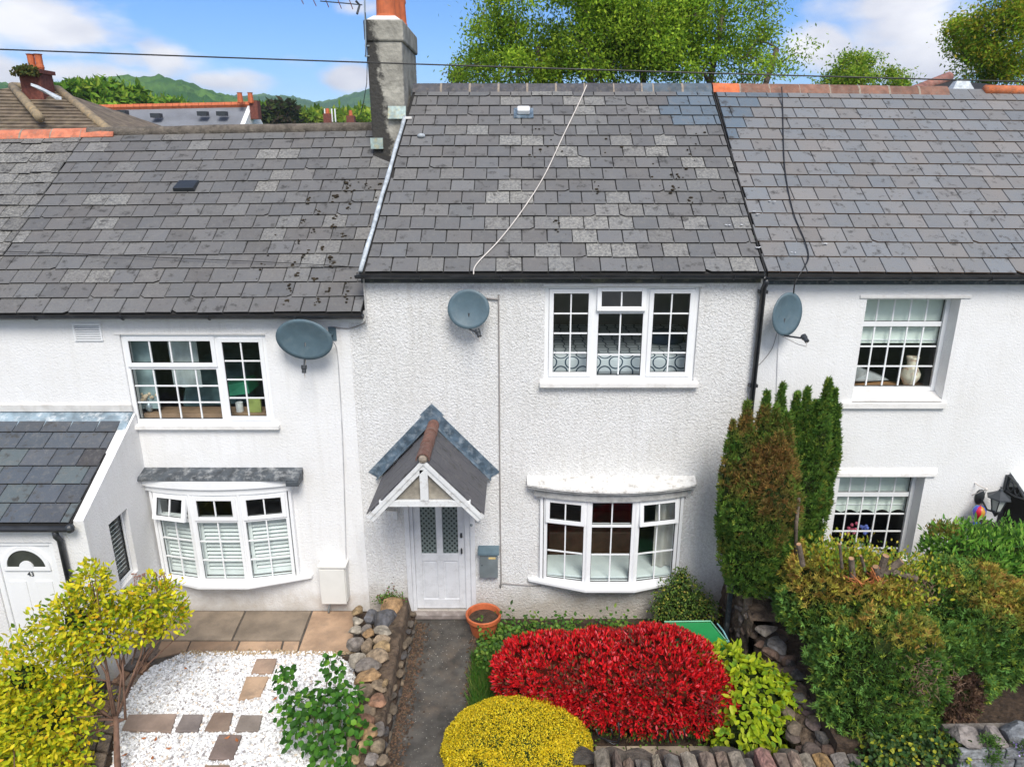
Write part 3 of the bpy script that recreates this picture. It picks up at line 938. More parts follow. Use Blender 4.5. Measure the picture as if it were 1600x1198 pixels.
# porch canopy
pc = thing('porch_canopy', 'small gabled slate canopy on white timber brackets', 'canopy', (-1.13, -.6, 2.3), parent=mid)
XC, YF, ZR = -1.13, -1.17, 2.93
HW = .685; ZF = 2.20
dirL = Vector((-HW, 0, ZF - ZR)).normalized(); dirR = Vector((HW, 0, ZF - ZR)).normalized()
sl = math.hypot(HW, ZR - ZF)
for s, dd in ((-1, dirL), (1, dirR)):
    n = Vector((-s * dd.z * s, 0, 0))
    n = Vector((s * (ZR - ZF), 0, HW)).normalized()
    MB().hexa([Vector((XC, YF + .04, ZR)) - n * .02, Vector((XC, .0, ZR)) - n * .02, Vector((XC, .0, ZR)) + dd * sl - n * .02, Vector((XC, YF + .04, ZR)) + dd * sl - n * .02,
               Vector((XC, YF + .04, ZR)), Vector((XC, .0, ZR)), Vector((XC, .0, ZR)) + dd * sl, Vector((XC, YF + .04, ZR)) + dd * sl]).build('canopy_deck', m_board, pc)
    # slates: 3 courses x 4
    gl = sl / 3; sw = .30
    for r_ in range(3):
        k = 0
        y = 0 if r_ % 2 == 0 else -sw / 2
        a = YF
        off = 0 if r_ % 2 else sw * .5
        edges = [YF] + [YF + off + sw * j for j in range(0 if off else 1, 5) if YF + off + sw * j < -.03] + [-.005]
        for j in range(len(edges) - 1):
            ya, yb = edges[j] + .003, edges[j + 1] - .003
            if yb - ya < .02: continue
            q = Vector((XC, 0, ZR)); lo = dd * (sl * (r_ + 1) / 3 + .03); hi = dd * (sl * r_ / 3 - (.0 if r_ == 0 else .06))
            la, lb = n * .020, n * .006
            pts = [q + lo + la + Vector((0, ya, 0)), q + lo + la + Vector((0, yb, 0)), q + hi + lb + Vector((0, yb, 0)), q + hi + lb + Vector((0, ya, 0))]
            t_ = n * .009
            MB().hexa(pts + [x + t_ for x in pts]).build('slate', m_slate, pc, color=(.082, .082, .092, 0))
    # bargeboard
    up = n
    for (yy, w0, w1, nm) in ((YF - .012, -.10, -.002, 'bargeboard'), (YF - .026, -.045, .004, 'bargeboard_trim')):
        q = Vector((XC, yy + (.003 if s > 0 else 0), ZR)); E = dd * (sl + .05)
        MB().hexa([q + up * w0 + dd * (-w0 * 0), q + E + up * w0, q + E + up * w0 + Vector((0, .035, 0)), q + up * w0 + Vector((0, .035, 0)),
                   q + up * w1, q + E + up * w1, q + E + up * w1 + Vector((0, .035, 0)), q + up * w1 + Vector((0, .035, 0))]).build(nm, m_oldpaint, pc, bevel=.003)
    # wall flashing, on the wall and dressed onto the slates
    q = Vector((XC - .02, 0, ZR + .02)); E = dd * (sl + .12)
    u0, u1 = n * .02, n * .17
    MB().hexa([q + u0 + Vector((0, -.001, 0)), q + E + u0 + Vector((0, -.001, 0)), q + E + u0 + Vector((0, -.012, 0)), q + u0 + Vector((0, -.012, 0)),
               q + u1 * 1.0 + Vector((0, -.001, 0)) - dd * .06, q + E + u1 + Vector((0, -.001, 0)) + dd * .03, q + E + u1 + Vector((0, -.012, 0)) + dd * .03, q + u1 + Vector((0, -.012, 0)) - dd * .06]).build('wall_flashing', m_lead, pc)
    MB().hexa([q + n * .028 + Vector((0, -.012, 0)), q + E + n * .028 + Vector((0, -.012, 0)), q + E + n * .028 + Vector((0, -.13, 0)), q + n * .028 + Vector((0, -.13, 0)),
               q + n * .036 + Vector((0, -.012, 0)), q + E + n * .036 + Vector((0, -.012, 0)), q + E + n * .036 + Vector((0, -.13, 0)), q + n * .036 + Vector((0, -.13, 0))]).build('lead_apron', m_lead, pc)
    # bracket: wall post, strut, top rail
    bx = XC + s * (HW - .12)
    px = XC + s * .585
    MB().box(px - .035, px + .035, -.06, -.0, 1.50, 2.24).build('wall_post', m_oldpaint, pc, bevel=.004)
    MB().bar((px, -.06, 1.68), (px, YF + .2, 2.19), .05, .06).build('strut', m_oldpaint, pc, bevel=.004)
    MB().box(px - .03, px + .03, YF + .02, -.0, 2.24, 2.30).build('top_rail', m_oldpaint, pc, bevel=.004)
MB().box(XC - .56, XC + .56, YF - .005, YF + .045, 2.30, 2.38).build('tie_beam', m_oldpaint, pc, bevel=.004)
MB().box(XC - .05, XC + .05, YF - .012, YF + .04, 2.381, 2.80).build('king_post', m_oldpaint, pc, bevel=.004)
MB().add([(XC - .53, YF + .05, 2.38), (XC + .53, YF + .05, 2.38), (XC, YF + .05, 2.9)], [(0, 1, 2)]).build('gable_board', m_board, pc)
edges = [YF - .03, -.78, -.40, -.03]
for j in range(3):
    mb = MB(); P = []
    n_ = 9; rr = .085
    a0, a1 = edges[j], edges[j + 1] + (.03 if j < 2 else 0)
    for (yy, r2) in ((a0, rr), (a1, rr * .92)):
        for k in range(n_):
            an = math.radians(-10 + 200 * k / (n_ - 1)); P.append((XC + r2 * math.cos(an), yy, ZR + .005 + r2 * math.sin(an)))
        for k in range(n_):
            an = math.radians(-10 + 200 * k / (n_ - 1)); P.append((XC + (r2 - .014) * math.cos(an), yy, ZR + .005 + (r2 - .014) * math.sin(an)))
    Fs = []
    for k in range(n_ - 1):
        Fs += [(k, k + 1, 2 * n_ + k + 1, 2 * n_ + k), (n_ + k + 1, n_ + k, 3 * n_ + k, 3 * n_ + k + 1), (k + 1, k, n_ + k, n_ + k + 1), (2 * n_ + k, 2 * n_ + k + 1, 3 * n_ + k + 1, 3 * n_ + k)]
    mb.add(P, Fs); mb.build('ridge_tile', m_ridge, pc, color=(.16, .075, .055, 1))
MB().prism([(XC - .02, -.0135, ZR + .03), (XC + .14, -.0135, ZR + .14), (XC - .02, -.0135, ZR + .30), (XC - .18, -.0135, ZR + .14)], (0, .0125, 0)).build('flashing_apex', m_lead, pc)
MB().sphere((XC, YF, ZR + .01), .06, 8, 6).build('ridge_mortar', m_mortar, pc)

# ================================================================== RIGHT HOUSE
XR1 = 8.6
rh = thing('terraced_house', 'right-hand terraced house with smooth white wall and clean blue-grey slate roof', 'house', (5.8, 0, 0), 'houses of the white terrace')
uo = (4.49, 5.695, 3.26, 4.655); lo = (4.49, 5.675, .55, 2.16)
do_ = (6.80, 7.65, -.2, 2.0)
wall_front('wall', rh, XM1, XR1, -.3, 5.02, [uo, lo, do_], m_smooth, back=.26)
house_shell(rh, XM1, XR1, 5.0)
MB().prism([(XR1 - .12, .0, -.3), (XR1 - .12, 6.6, -.3), (XR1 - .12, 6.6, 4.7), (XR1 - .12, 3.25, 7.2), (XR1 - .12, .0, 4.92)], (.11, 0, 0)).build('gable_wall', m_smooth, rh)


def col_right(x, t, row, r):
    v = r.choice([.178, .184, .190, .196]); w = r.uniform(-.07, -.01)
    if r.random() < .25: w = r.uniform(0, .03)
    if t > .62 and x < 3.1 + 1.3 * (t - .5) * 2 * r.uniform(.8, 1.1) * .9:
        return (.115, .15, .185, 0)
    return grey(v, w, r, 0.0)


roof = roof_base('roof', rh, R_RIGHT, 3.13, XR1, 'clean blue-grey slate roof')
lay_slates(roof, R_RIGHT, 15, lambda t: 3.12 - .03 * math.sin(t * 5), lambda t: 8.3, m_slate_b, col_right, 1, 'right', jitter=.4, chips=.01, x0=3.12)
xs = [3.10, 3.53] + [3.53 + .475 * i for i in range(1, 8)]
ridge_tiles(roof, R_RIGHT, xs, [(.62, .15, .05, 1)] + [(.22, .11, .075, 1)] * 7, m_ridge)
MB().tube([R_RIGHT.pt(3.09, t / 10, .03) for t in range(11)], .012, 5).build('open_joint', m_deck, roof)
# rear gable whose ridge meets the main ridge
pa, pb = onY(1470, 135, 3.6), onY(1572, 119, 4.3)
g = MB()
za = 7.36
g.add([(6.2, 3.5, za), (7.62, 4.6, za + .32), (6.2, 5.5, za - .9), (7.62, 3.32, za), (9.3, 3.5, za), (9.3, 6.5, za - .9), (7.62, 6.5, za + .32)],
      [(0, 3, 1), (3, 4, 1), (1, 4, 5, 6), (0, 1, 6, 2)])
g.build('rear_gable', m_deck, roof)
for (a, b, c) in (((6.35, 3.62, za + .0), (6.9, 4.05, za + .14), 0), ((6.9, 4.05, za + .14), (7.6, 4.55, za + .36), 0)):
    MB().tube([a, b], .09, 9).build('hip_tile', m_ridge, roof, smooth=True, color=(.27, .12, .09, 1))
MB().hexa([(6.94, 3.26, 7.30), (7.42, 3.26, 7.30), (7.42, 3.5, 7.30), (6.94, 3.5, 7.30), (7.1, 3.40, 7.55), (7.3, 3.40, 7.55), (7.3, 3.5, 7.55), (7.1, 3.5, 7.55)]).build('lead_saddle', m_lead_w, roof)
MB().tube([R_RIGHT.pt(7.45, 1, .03), R_RIGHT.pt(8.3, 1, .03)], .08, 9).build('ridge_tile', m_ridge, roof, smooth=True, color=(.6, .17, .06, 1))
MB().box(XM1 + .05, XR1, -.045, .02, 4.84, 5.0).build('fascia', m_fascia_r, rh)
gutter(rh, XM1 - .04, XR1, 4.965, -.165, brackets=[3.9, 4.9, 5.9, 6.9], name='gutter')
# upper window
W, H = uo[1] - uo[0], uo[3] - uo[2]
window(rh, (uo[0], .20, uo[2] + .08), (1, 0, 0), (0, -1, 0), W, H - .08,
       [(.05, .07, W - .07, .90, 5, 3, False, 0), (.05, .965, W - .07, H - .08 - .05, 5, 1, False, 0)], label='upper window of five panes across')
MB().box(uo[0] - .14, uo[1] + .05, -.05, .0, uo[2] - .09, uo[2] - .01).build('window_sill', m_cream, rh, bevel=.006)
MB().hexa([(uo[0], 0.0, uo[2] - .01), (uo[1], 0.0, uo[2] - .01), (uo[1], .198, uo[2]), (uo[0], .198, uo[2]), (uo[0], 0.0, uo[2] + .02), (uo[1], .0, uo[2] + .02), (uo[1], .198, uo[2] + .08), (uo[0], .198, uo[2] + .08)]).build('sloping_sill', m_cream, rh)
MB().box(uo[0] - .10, uo[1] + .12, -.018, .0, uo[3], uo[3] + .045).build('lintel_band', m_cream, rh, bevel=.01)
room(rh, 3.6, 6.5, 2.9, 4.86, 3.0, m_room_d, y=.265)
# lower window
W, H = lo[1] - lo[0], lo[3] - lo[2]
window(rh, (lo[0], .19, lo[2]), (1, 0, 0), (0, -1, 0), W, H,
       [(.05, .07, W - .07, 1.20, 5, 4, False, 0), (.05, 1.265, W - .07, H - .05, 5, 1, False, 0)], label='lower window of five panes across')
MB().hexa([(lo[0] - .3, -.035, lo[3] + .0), (lo[1] + .13, -.035, lo[3] + .0), (lo[1] + .13, -.0, lo[3] + .0), (lo[0] - .3, -.0, lo[3] + .0),
           (lo[0] - .3, -.03, lo[3] + .05), (lo[1] + .13, -.03, lo[3] + .05), (lo[1] + .15, .0, lo[3] + .14), (lo[0] - .3, .0, lo[3] + .14)]).build('lintel_hood', m_cream, rh, bevel=.01)
MB().box(lo[0] - .12, lo[1] + .1, -.08, .18, lo[2] - .08, lo[2] - .003).build('window_sill', m_upvc, rh, bevel=.006)
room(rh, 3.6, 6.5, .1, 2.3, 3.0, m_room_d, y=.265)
MB().box(lo[0], lo[1], .27, .55, lo[2] + .02, lo[2] + .05).build('window_board', mat('red_brown_board', (.2, .07, .05), .5), rh)
MB().box(uo[0], uo[1], .27, .6, uo[2] + .02, uo[2] + .09).build('window_board', mat('orange_wood_board', (.42, .22, .1), .5), rh)
# doorway
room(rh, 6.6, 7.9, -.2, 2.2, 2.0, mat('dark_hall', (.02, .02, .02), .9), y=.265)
MB().box(6.80, 6.86, -.01, .08, -.2, 2.0).build('door_frame', mat('black_door_frame', (.02, .02, .025), .4), rh)
MB().box(6.86, 7.65, .05, .09, -.2, 2.0).build('door_leaf', mat('dark_door', (.012, .014, .012), .25), rh)
# ================================================================== LEFT HOUSE
XL0 = -7.0
lh = thing('terraced_house', 'left-hand lower terraced house with white shutters in its bay window and lean-to porch', 'house', (-4.5, 0, 0), 'houses of the white terrace')
ul = (-5.235, -3.335, 3.04, 4.26)
q0, q1 = onY(187, 522, 0.03), onY(414, 522, 0.03); q2, q3 = onY(213, 661, .03), onY(432, 661, .03)
ul = ((q0.x + q2.x) / 2, (q1.x + q3.x) / 2, (q2.z + q3.z) / 2, (q0.z + q1.z) / 2)
bay_l = (-5.05, -3.20, .62, 1.99)
wall_front('wall', lh, -8.8, -2.18, -.3, 4.34, [ul, bay_l], m_fine)
MB().add([(-8.8, 0, 4.34), (-1.96, 0, 4.34), (-1.96, 0, 4.50), (-8.8, 0, 4.50)], [(0, 1, 2, 3)]).build('upper_wall', m_fine, lh)
MB().box(-2.30, -2.175, -.012, .0, -.02, 4.33).build('edge_band', m_fine, lh)
house_shell(lh, XL0, -2.0, 4.5)
PAL = {}


def col_left(x, t, row, r):
    v = r.choice([.122, .128, .134, .14]); w = r.uniform(-.01, .035); a = 0
    if r.random() < .09: a = r.uniform(.3, .8)
    elif r.random() < .3: a = r.uniform(.05, .2)
    return grey(v, w, r, a)


def col_ll(x, t, row, r):
    return grey(r.choice([.085, .1, .115]), r.uniform(0, .06), r, r.uniform(.45, .95))


roof = roof_base('roof', lh, R_LEFT, -7.0, -1.99, 'brown-grey slate roof with moss spots', xr=lambda t: -1.99 + .33 * t)
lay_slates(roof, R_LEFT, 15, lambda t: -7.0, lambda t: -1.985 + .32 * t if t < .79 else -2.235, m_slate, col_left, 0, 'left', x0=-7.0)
moss(roof, R_LEFT, [(-2.55 + .12 * math.sin(i * 2.3), .04 + .052 * i, .02, .012, 7) for i in range(12)] +
     [(-2.95 + .1 * math.sin(i * 3.3), .05 + .055 * i, .02, .01, 6) for i in range(10)] + [(-3.4, .2, .03, .05, 6), (-2.4, .62, .22, .03, 26), (-2.2, .1, .03, .08, 12)], 0, 9)
# cement ridge
R = [R_LEFT.pt(x, 1) for x in np.linspace(-6.95, -2.22, 40)]
MB().tube([p + Vector((0, 0, .015 + .008 * noise.noise(p * 3))) for p in R], [.095 + .01 * noise.noise(p * 5) for p in R], 10).build('ridge_cement', mat('lichened_ridge', (.13, .11, .09), .95, .35, 9, dirt=(.3, .26, .2), dirt_amt=.6, dirt_scale=16, bump=.02), roof, smooth=True)
c = onY(341, 272, 2.0); t_ = .635
xx, d, n = R_LEFT.frame(-4.6); p = R_LEFT.pt(-4.93, t_, .03)
Mv = Matrix(((xx.x, d.x, n.x, p.x), (xx.y, d.y, n.y, p.y), (xx.z, d.z, n.z, p.z), (0, 0, 0, 1)))
MB(Mv).hexa([(-.16, -.12, 0), (.16, -.12, 0), (.16, .15, 0), (-.16, .15, 0), (-.15, -.12, .07), (.15, -.12, .07), (.14, .14, .02), (-.14, .14, .02)]).build('roof_vent', m_dark, roof, bevel=.008)
gutter(lh, -8.8, -1.95, 4.475, -.165, brackets=[-6.1, -5, -3.9, -2.8])
MB().box(-8.8, -1.99, -.03, -.001, 4.39, 4.49).build('fascia', m_dark, lh)

ll = thing('terraced_house', 'far left neighbour with rough lichened slates and terracotta ridge tiles', 'house', (-8, 0, 0), 'houses of the white terrace')
roof2 = roof_base('roof', ll, R_LEFT, -9.6, -7.03, 'rough lichened slate roof')
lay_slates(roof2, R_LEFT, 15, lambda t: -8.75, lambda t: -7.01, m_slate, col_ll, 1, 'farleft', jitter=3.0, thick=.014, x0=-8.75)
ridge_tiles(roof2, R_LEFT, [-9.0, -8.5, -8.02, -7.52, -7.04, -6.5], (.62, .2, .11, 1), m_ridge, r=.12, h=.035)
MB().box(-9.6, -7.05, 6.5, 6.7, -.5, 4.2).build('rear_wall', m_smooth, ll)

# upper window
W, H = ul[1] - ul[0], ul[3] - ul[2]
k = 1.26 / 1.95 * W
window(lh, (ul[0], .03, ul[2]), (1, 0, 0), (0, -1, 0), W, H,
       [(.06, .06, k - .04, .76, 4, 3, False, 0), (.045, .81, k - .02, H - .045, 4, 1, True, 0), (k + .04, .06, W - .06, H - .06, 2, 4, True, 0)], label='upper window with wide top vent')
MB().box(ul[0] - .08, ul[1] + .07, -.07, .03, ul[2] - .06, ul[2] - .001).build('window_sill', m_cream, lh, bevel=.006)
MB().box(ul[0] - .06, ul[1], -.012, .028, ul[3] + .001, ul[3] + .02).build('head_trim', m_cream, lh)
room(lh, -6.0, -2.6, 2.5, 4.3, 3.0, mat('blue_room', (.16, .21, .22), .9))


def ll_l(i, W, H):
    v0 = H * .70
    return [(.04, .04, W - .04, v0 - .02, 2, 3, False, 0), (.04, v0 + .03, W - .04, H - .04, 2, 1, True, 16 if i == 0 else 0)]


PL = [(-5.07, -.09), (-4.495, -.22), (-3.82, -.22), (-3.182, -.09)]
bay(lh, PL, .62, 1.985, ll_l)
arc_slab(-5.22, -3.07, .17, .12, 2.09, 2.19).build('bay_cornice', m_upvc, lh)
arc_slab(-5.15, -3.12, .17, .08, 1.987, 2.088).build('bay_frieze', m_upvc, lh)
m_leadb = mat('black_lead_roll', (.06, .07, .08), .6, .4, 7, dirt=(.42, .43, .43), dirt_amt=.8, dirt_scale=9, bump=.02, bscale=22)
MB().hexa([(-5.26, -.24, 2.195), (-2.96, -.24, 2.195), (-2.96, 0, 2.195), (-5.26, 0, 2.195), (-5.26, -.22, 2.24), (-2.96, -.22, 2.24), (-2.96, 0, 2.30), (-5.26, 0, 2.30)]).build('bay_lead_roof', m_leadb, lh, bevel=.01)
MB().box(-3.14, -2.965, -.25, -.01, 2.12, 2.193).build('lead_drip', m_leadb, lh, bevel=.01)
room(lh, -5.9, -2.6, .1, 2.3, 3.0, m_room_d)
# plantation shutters inside the bay
m_shut = mat('shutter_white', (.84, .87, .86), .5, .03)
for i in range(3):
    a = Vector((PL[i][0], PL[i][1] + .13, .66)); b = Vector((PL[i + 1][0], PL[i + 1][1] + .13, .66))
    A = (b - a).normalized(); Nn = Vector((A.y, -A.x, 0)); Wd = (b - a).length
    M0 = Matrix(((A.x, Nn.x, 0, a.x), (A.y, Nn.y, 0, a.y), (0, 0, 1, a.z), (0, 0, 0, 1)))
    sh = MB(M0); Hs = .93
    for (u0, u1) in ((.03, .08), (Wd - .08, Wd - .03)):
        sh.box(u0, u1, -.02, .01, 0, Hs)
    for (z0, z1) in ((0, .08), (Hs - .06, Hs)):
        sh.box(.08, Wd - .08, -.02, .01, z0, z1)
    so = sh.build('shutter', m_shut, lh)
    nsl = 13
    for k_ in range(nsl):
        z = .11 + (Hs - .2) * k_ / (nsl - 1)
        Ms = M0 @ Matrix.Translation((0, -.005, z)) @ Matrix.Rotation(math.radians(-24), 4, 'X')
        MB(Ms).box(.085, Wd - .085, -.032, .032, -.004, .004).build('slat', m_shut, so)

# air vent grille
vg = thing('air_vent', 'white louvred air vent high on the left wall beside the window', 'vent', onY(138, 520, -.02))
a, b = onY(113, 505, 0), onY(162, 532, 0)
x0, x1, z0, z1 = a.x, b.x, b.z, a.z
mb = MB(); mb.box(x0, x0 + .02, -.02, .0, z0, z1); mb.box(x1 - .02, x1, -.02, .0, z0, z1); mb.box(x0 + .02, x1 - .02, -.02, 0, z0, z0 + .02); mb.box(x0 + .02, x1 - .02, -.02, 0, z1 - .02, z1)
mb.build('vent_frame', m_upvc, vg)
MB().box(x0 + .02, x1 - .02, -.003, -.001, z0 + .02, z1 - .02).build('vent_back', m_dish, vg)
for k_ in range(8):
    z = z0 + .035 + (z1 - z0 - .06) * k_ / 7
    MB(Matrix.Translation((0, -.011, z)) @ Matrix.Rotation(math.radians(35), 4, 'X')).box(x0 + .02, x1 - .02, -.009, .009, -.003, .003).build('slat', m_upvc, vg)

# ---- lean-to porch of the left house
XS = -5.15; YP = -1.47
lp = thing('lean_to_porch', 'white lean-to entrance porch with dark slate roof', 'porch', (-6, -.8, 0), parent=lh)
zs0, zs1 = 3.03, 2.24
side = MB()
wy0, wy1, wz0, wz1 = -1.02, -.58, 1.03, 1.97
def topz(y, off=.06): return zs0 + off + (zs0 - zs1) * y / 1.42
P = []
def sq(ya, yb, za, zb, zc=None, x=XS):
    side.add([(x, ya, za), (x, yb, za), (x, yb, zb if zc is None else zc), (x, ya, zb)], [(0, 1, 2, 3)])
sq(YP, wy0, -.3, topz(YP), topz(wy0)); sq(wy1, 0, -.3, topz(wy1), topz(0))
sq(wy0, wy1, -.3, wz0); sq(wy0, wy1, wz1, topz(wy0), topz(wy1))
rev = .07
side.add([(XS, wy0, wz0), (XS, wy1, wz0), (XS, wy1, wz1), (XS, wy0, wz1), (XS - rev, wy0, wz0), (XS - rev, wy1, wz0), (XS - rev, wy1, wz1), (XS - rev, wy0, wz1)],
         [(0, 1, 5, 4), (1, 2, 6, 5), (2, 3, 7, 6), (3, 0, 4, 7)])
side.add([(XS, YP, topz(YP)), (XS, 0, topz(0)), (XS - .14, 0, topz(0)), (XS - .14, YP, topz(YP)), (XS - .14, YP, topz(YP) - .2), (XS - .14, 0, topz(0) - .2)], [(0, 1, 2, 3), (3, 2, 5, 4)])
side.add([(XS, YP, -.3), (XS, YP, topz(YP)), (XS - .14, YP, topz(YP)), (XS - .14, YP, -.3)], [(0, 1, 2, 3)])
side.build('side_wall', m_fine, lp)
Mw = ((0, 1, 0))
window(lp, (XS - rev + .0, wy0, wz0), (0, 1, 0), (1, 0, 0), wy1 - wy0, wz1 - wz0, [(.03, .03, wy1 - wy0 - .03, wz1 - wz0 - .03, 1, 1, False, 0)], fw=.03, fd=.03)
for k_ in range(14):
    z = wz0 + .08 + .86 * k_ / 14
    MB(Matrix.Translation((XS - rev - .08, 0, z)) @ Matrix.Rotation(math.radians(-35), 4, 'Y')).box(-.025, .025, wy0 + .02, wy1 - .02, -.003, .003).build('blind_slat', m_shut, lp)
MB().box(XS - .8, XS - .72, -1.4, -.1, 0, 2.2).build('inner_wall', m_room, lp)
fw_ = wall_front('front_wall', lp, -8.8, XS - .0 - .14, -.3, 2.26, [(-6.36, -5.58, -.02, 1.98)], m_fine, y=YP)
SL = Slope(lambda x: zs1 + .02, lambda x: zs0 + .02)
YE_, YR_ = YE, YR
YE, YR = YP - .06, -.05
mb = MB(); a_, b_, c_, d_ = SL.pt(-8.8, 0), SL.pt(XS - .12, 0), SL.pt(XS - .12, 1), SL.pt(-8.8, 1)
mb.prism([a_, b_, c_, d_], (0, 0, -.04)).build('porch_deck', m_deck, lp)
_r = random.Random(3)
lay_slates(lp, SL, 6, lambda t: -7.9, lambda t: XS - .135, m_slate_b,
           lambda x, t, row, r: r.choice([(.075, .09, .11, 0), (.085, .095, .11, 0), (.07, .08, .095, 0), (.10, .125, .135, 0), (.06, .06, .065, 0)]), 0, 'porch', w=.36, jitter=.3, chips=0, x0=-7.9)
YE, YR = YE_, YR_
m_leadst = mat('white_stained_lead', (.22, .29, .34), .6, .35, 6, dirt=(.72, .74, .75), dirt_amt=.9, dirt_scale=9)
MB().hexa([(-8.8, -.26, zs0 - .09), (XS - .03, -.26, zs0 - .09), (XS - .03, -.0, zs0 + .06), (-8.8, -.0, zs0 + .06), (-8.8, -.25, zs0 - .07), (XS - .03, -.25, zs0 - .07), (XS - .03, -.0, zs0 + .085), (-8.8, .0, zs0 + .085)]).build('lead_apron', m_leadst, lp)
MB().box(-8.8, XS - .02, -.03, .0, zs0 + .09, zs0 + .19).build('mortar_fillet', mat('grubby_fillet', (.6, .59, .57), .9, .1, 6, dirt=(.4, .37, .32), dirt_amt=.6, dirt_scale=10), lp, bevel=.008)
gutter(lp, -8.8, XS - .1, zs1 + .0, YP - .11, name='gutter')
MB().sphere((XS - .1, YP - .11, zs1 - .01), .055, 8, 6).build('gutter_end', m_dark, lp)
MB().tube([(-5.44, YP - .1, zs1 - .04), (-5.44, YP - .1, zs1 - .12), (-5.44, YP - .05, zs1 - .2), (-5.44, YP - .05, 0)], .036, 10).build('downpipe', m_gutter, lp, smooth=True)
MB().tube([(-5.44, YP - .05, 1.55), (-5.38, YP - .09, 1.6), (-5.34, YP - .09, 1.64)], .012, 6).build('pipe_clip', m_gutter, lp)
# the porch door
pd = MB(); yf = YP + .02
dx0, dx1, dz1 = -6.36, -5.58, 1.98
pd.box(dx0, dx0 + .06, yf, yf + .07, -.02, dz1); pd.box(dx1 - .06, dx1, yf, yf + .07, -.02, dz1); pd.box(dx0 + .06, dx1 - .06, yf, yf + .07, dz1 - .06, dz1)
pd.build('door_frame', m_upvc, lp, bevel=.006)
MB().box(dx0 + .063, dx1 - .063, yf + .02, yf + .06, .0, dz1 - .063).build('door_leaf', m_upvc, lp, bevel=.004)
ac = onY(36, 886, yf); ac.x = (dx0 + dx1) / 2
rr = .235
def fan(r0, r1, y0_, y1_, n=20):
    mb = MB()
    for k_ in range(n):
        a0, a1 = math.pi * k_ / n, math.pi * (k_ + 1) / n
        pts = []
        for yy in (y0_, y1_):
            for (r_, a_) in ((r0, a0), (r1, a0), (r1, a1), (r0, a1)):
                pts.append((ac.x + r_ * math.cos(a_), yy, ac.z + r_ * math.sin(a_)))
        mb.add(pts, [(0, 1, 2, 3), (4, 7, 6, 5), (1, 5, 6, 2), (0, 3, 7, 4)])
    return mb
fan(.0, rr, yf + .012, yf + .018).build('fanlight_glass', mat('dark_fanlight', (.05, .055, .045), .1), lp)
fan(rr, rr + .05, yf - .004, yf + .03).build('fanlight_trim', m_upvc, lp)
fan(0, .085, yf - .006, yf + .02).build('fanlight_hub', m_upvc, lp)
MB().box(ac.x - rr - .05, ac.x + rr + .05, yf - .004, yf + .03, ac.z - .05, ac.z).build('fanlight_rail', m_upvc, lp, bevel=.005)
for (xa, xb) in ((dx0 + .13, ac.x - .06), (ac.x + .06, dx1 - .13)):
    MB().box(xa, xb, yf + .008, yf + .019, .15, .62).build('door_panel', m_upvc, lp, bevel=.01)
    MB().box(xa, xb, yf + .008, yf + .019, .72, ac.z - .2).build('door_panel', m_upvc, lp, bevel=.01)


def text(name, s, size, M, m, parent, ext=.003):
    cu = bpy.data.curves.new(name, 'FONT'); cu.body = s; cu.size = size; cu.extrude = ext; cu.align_x = 'CENTER'; cu.align_y = 'CENTER'
    tmp = bpy.data.objects.new(name, cu); COL.objects.link(tmp)
    me = bpy.data.meshes.new_from_object(tmp.evaluated_get(bpy.context.evaluated_depsgraph_get()))
    bpy.data.objects.remove(tmp)
    me.name = name; me.materials.clear(); me.materials.append(m)
    return inst(name, me, parent, M)


tp = onY(40, 898, yf)
text('house_number', '43', .085, Matrix.Translation((ac.x + .02, yf + .012, ac.z - .105)) @ Matrix.Rotation(math.pi / 2, 4, 'X'), m_dark, lp)
# ================================================================== GROUND
def struct(o): o['kind'] = 'structure'; return o


def sheet(name, poly, z, m, n=1):
    mb = MB(); mb.add([(x, y, z) for x, y in poly], [tuple(range(len(poly)))])
    return struct(mb.build(name, m))


sheet('ground', [(-1200, -1200), (1200, -1200), (1200, 1200), (-1200, 1200)], -.75, m_ground)
sheet('road', [(-60, -12), (60, -12), (60, -4.9), (-60, -4.9)], -.70, m_road)
struct(MB().box(-60, 60, -4.9, -3.35, -.74, -.58).build('pavement', mat('pavement_slab', (.26, .25, .24), .9, .15, 3)))
# terrace of garden ground behind the front wall
struct(MB().box(-9, -1.50, -2.85, -.0, -.6, -.03).build('left_garden_bed', m_soil))
struct(MB().box(-.55, 3.0, -2.95, -.0, -.6, -.16).build('garden_bed', m_soil))
pth = MB(); pth.box(-1.5, -.55, -3.3, -.0, -.6, -.12)
struct(pth.build('garden_path', m_asphalt))
struct(MB().box(3.42, 10, -2.95, -.0, -.6, .42).build('right_garden_ground', m_soil))

